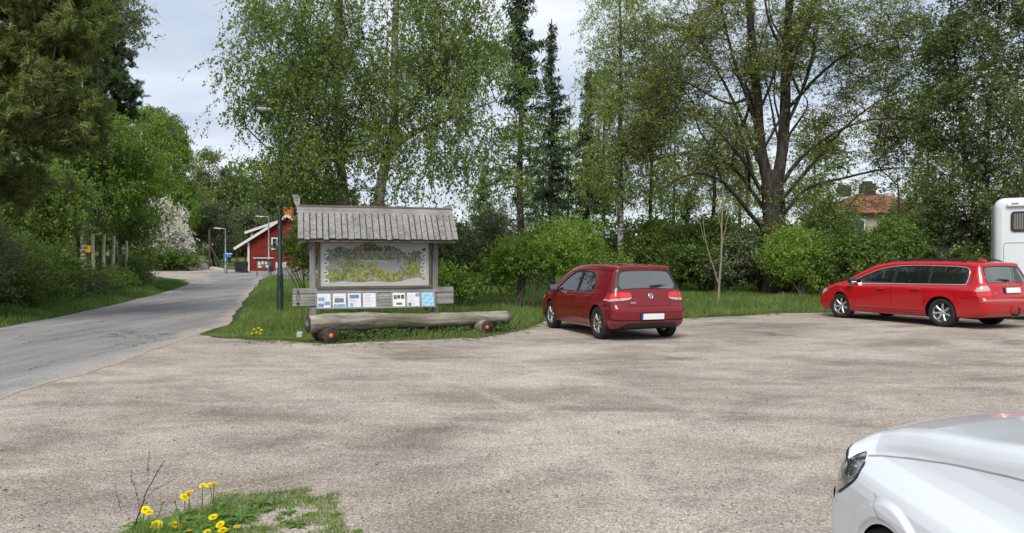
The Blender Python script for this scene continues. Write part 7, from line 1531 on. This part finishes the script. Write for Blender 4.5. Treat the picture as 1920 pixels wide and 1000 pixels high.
# dry stalks
def stalk(pts, r, label, seed):
    q = np.random.default_rng(seed); p = smoothline(np.array(pts), .03, .004, q); V, Q = sweep(p-p[0], np.linspace(r, r*.5, len(p)), 6, .1, q); C = p[len(p)//3:]-p[0]; C = np.repeat(C, 3, 0)+q.normal(0, .004, (len(C)*3, 3)); V2, Q2 = leafquads(C, .014, q, .4)
    o = mkmesh('dry_stalk', *mergeVQ([(V, Q), (V2, Q2)]), MDS, None, smooth=True, loc=p[0]); tag(o, label, 'dry stalk', 'dry stalks left of the dandelions')
MDS = plain('dry brown stalk', (.07, .05, .04), .9, 0, .2, .3, 30)
stalk([GP(245, 1003)+(0,), P(262, 955, 4.1), P(285, 900, 4.12), P(307, 865, 4.15)], .0045, 'longest dark dry stalk slanting up left of the dandelions', 1)
stalk([P(262, 935, 4.3)*[1, 1, 0], P(256, 920, 4.3), P(242, 905, 4.3), P(246, 886, 4.3)], .0022, 'thin curved dry stalk left of the longest one', 2)
stalk([P(275, 932, 4.2), P(285, 918, 4.2), P(305, 912, 4.2), P(322, 902, 4.2)], .002, 'thin dry side stalk reaching right from the longest one', 3)
stalk([GP(225, 960)+(0,), P(220, 935, 4.5), P(214, 912, 4.5)], .0016, 'faint thin dry stalk farthest left', 4)
stalk([GP(276, 905)+(0,), P(275, 880, 5.0), P(279, 850, 5.0)], .002, 'short upright dry stalk behind the longest one', 5)
# dandelions at the verge corner, weeds under the log, pebbles
for i, (px, py) in enumerate(((476, 618), (484, 616), (490, 620), (481, 624), (472, 626), (488, 626))):
    dd = 14.9; c = P(px, py, dd); q = np.random.default_rng(i); t = empty('dandelion', (c[0], c[1], .004), 0, '%s small dandelion in the verge corner left of the log' % ['uppermost left', 'uppermost', 'rightmost', 'middle', 'lowest left', 'lowest right'][i], 'flower', 'dandelions in the verge corner')
    V, Q = leafquads(np.array([[0, 0, c[2]]])+q.normal(0, .011, (34, 3)), .028, q, .5); mkmesh('petals', V, Q, MDY, t, attrs={'rnd': q.random(34)}); V, Q = sweep(np.array([(0, 0, 0), (0, 0, c[2]/2), (0, 0, c[2])]), [.004]*3, 5); mkmesh('stem', V, Q, MST, t, attrs={'rnd': np.full(len(Q), .5)})
q = np.random.default_rng(44); C = []
for k in range(75):
    t_ = q.choice([q.uniform(.35, 1.2), q.uniform(.5, 2.4), q.uniform(2.1, 3.1), q.uniform(3.7, 4.1)]); off = q.uniform(.0, .5); p = SL_+u2*t_+n2*off; C.append(np.array([p[0], p[1], .0])+q.normal(0, 1, (34, 3))*[.09, .09, .05]+[0, 0, .08])
C = np.concatenate(C); C[:, 2] = np.abs(C[:, 2]); V, Q = leafquads(C, .05, q, .7); tag(mkmesh('weeds', V, Q, foliage('nettle leaf', [(.03, .06, .02), (.06, .11, .03), (.12, .17, .07)], .3, .5, 4), attrs={'rnd': q.random(len(Q))}), kind='stuff')
q = np.random.default_rng(45); n = 5200; y = 3.6+q.random(n)**1.6*11; x = q.uniform(-1, 1, n)*(y*.78+.4); k = (x > road_rx(y)+.1) & (y < gfy(x)-.1) & ~((x > 1.1) & (y < 3.3)); x, y = x[k], y[k]; n = len(x)
b = np.array([(1, 0, 0), (-1, 0, 0), (0, 1, 0), (0, -1, 0), (0, 0, 1), (0, 0, -1)], float); fo_ = [(0, 2, 4), (2, 1, 4), (1, 3, 4), (3, 0, 4), (2, 0, 5), (1, 2, 5), (3, 1, 5), (0, 3, 5)]
sz = .0035+.007*q.random(n)**4; V = b[None]*sz[:, None, None]*q.uniform(.6, 1.3, (n, 6, 1)); a = q.uniform(0, 6.28, n); ca, sa = np.cos(a)[:, None], np.sin(a)[:, None]; V = np.stack([V[..., 0]*ca-V[..., 1]*sa, V[..., 0]*sa+V[..., 1]*ca, V[..., 2]*.7], 2)+np.stack([x, y, gz(x, y)+sz*.35], 1)[:, None]
Q = (np.array(fo_)[None]+np.arange(n)[:, None, None]*6).reshape(-1, 3); cc_ = np.repeat(q.choice([.06, .12, .22, .34, .45], n, p=[.3, .3, .2, .12, .08]), 8)[:, None]*np.array([1, .96, .92]); tag(mkmesh('pebbles', V.reshape(-1, 3), Q, facecol('pebble', .9, .2), colors=cc_), kind='stuff')

q = np.random.default_rng(46); n = 900; y = 3.8+q.random(n)**1.4*11; x = q.uniform(-1, 1, n)*(y*.78+.4); k = (x > road_rx(y)-.6) & (y < gfy(x)-.05) & ~((x > 1.1) & (y < 3.3)); x, y = x[k], y[k]
V, Q = leafquads(np.stack([x, y, gz(x, y)+.012], 1), .028, q, .35); V[:, 2] = np.minimum(V[:, 2], gz(V[:, 0], V[:, 1])+.02).clip(min=gz(V[:, 0], V[:, 1])+.006)
tag(mkmesh('leaf_litter', V, Q, plain('dry leaf litter', (.16, .11, .06), .9, 0, .2, .5, 3), None), kind='stuff')
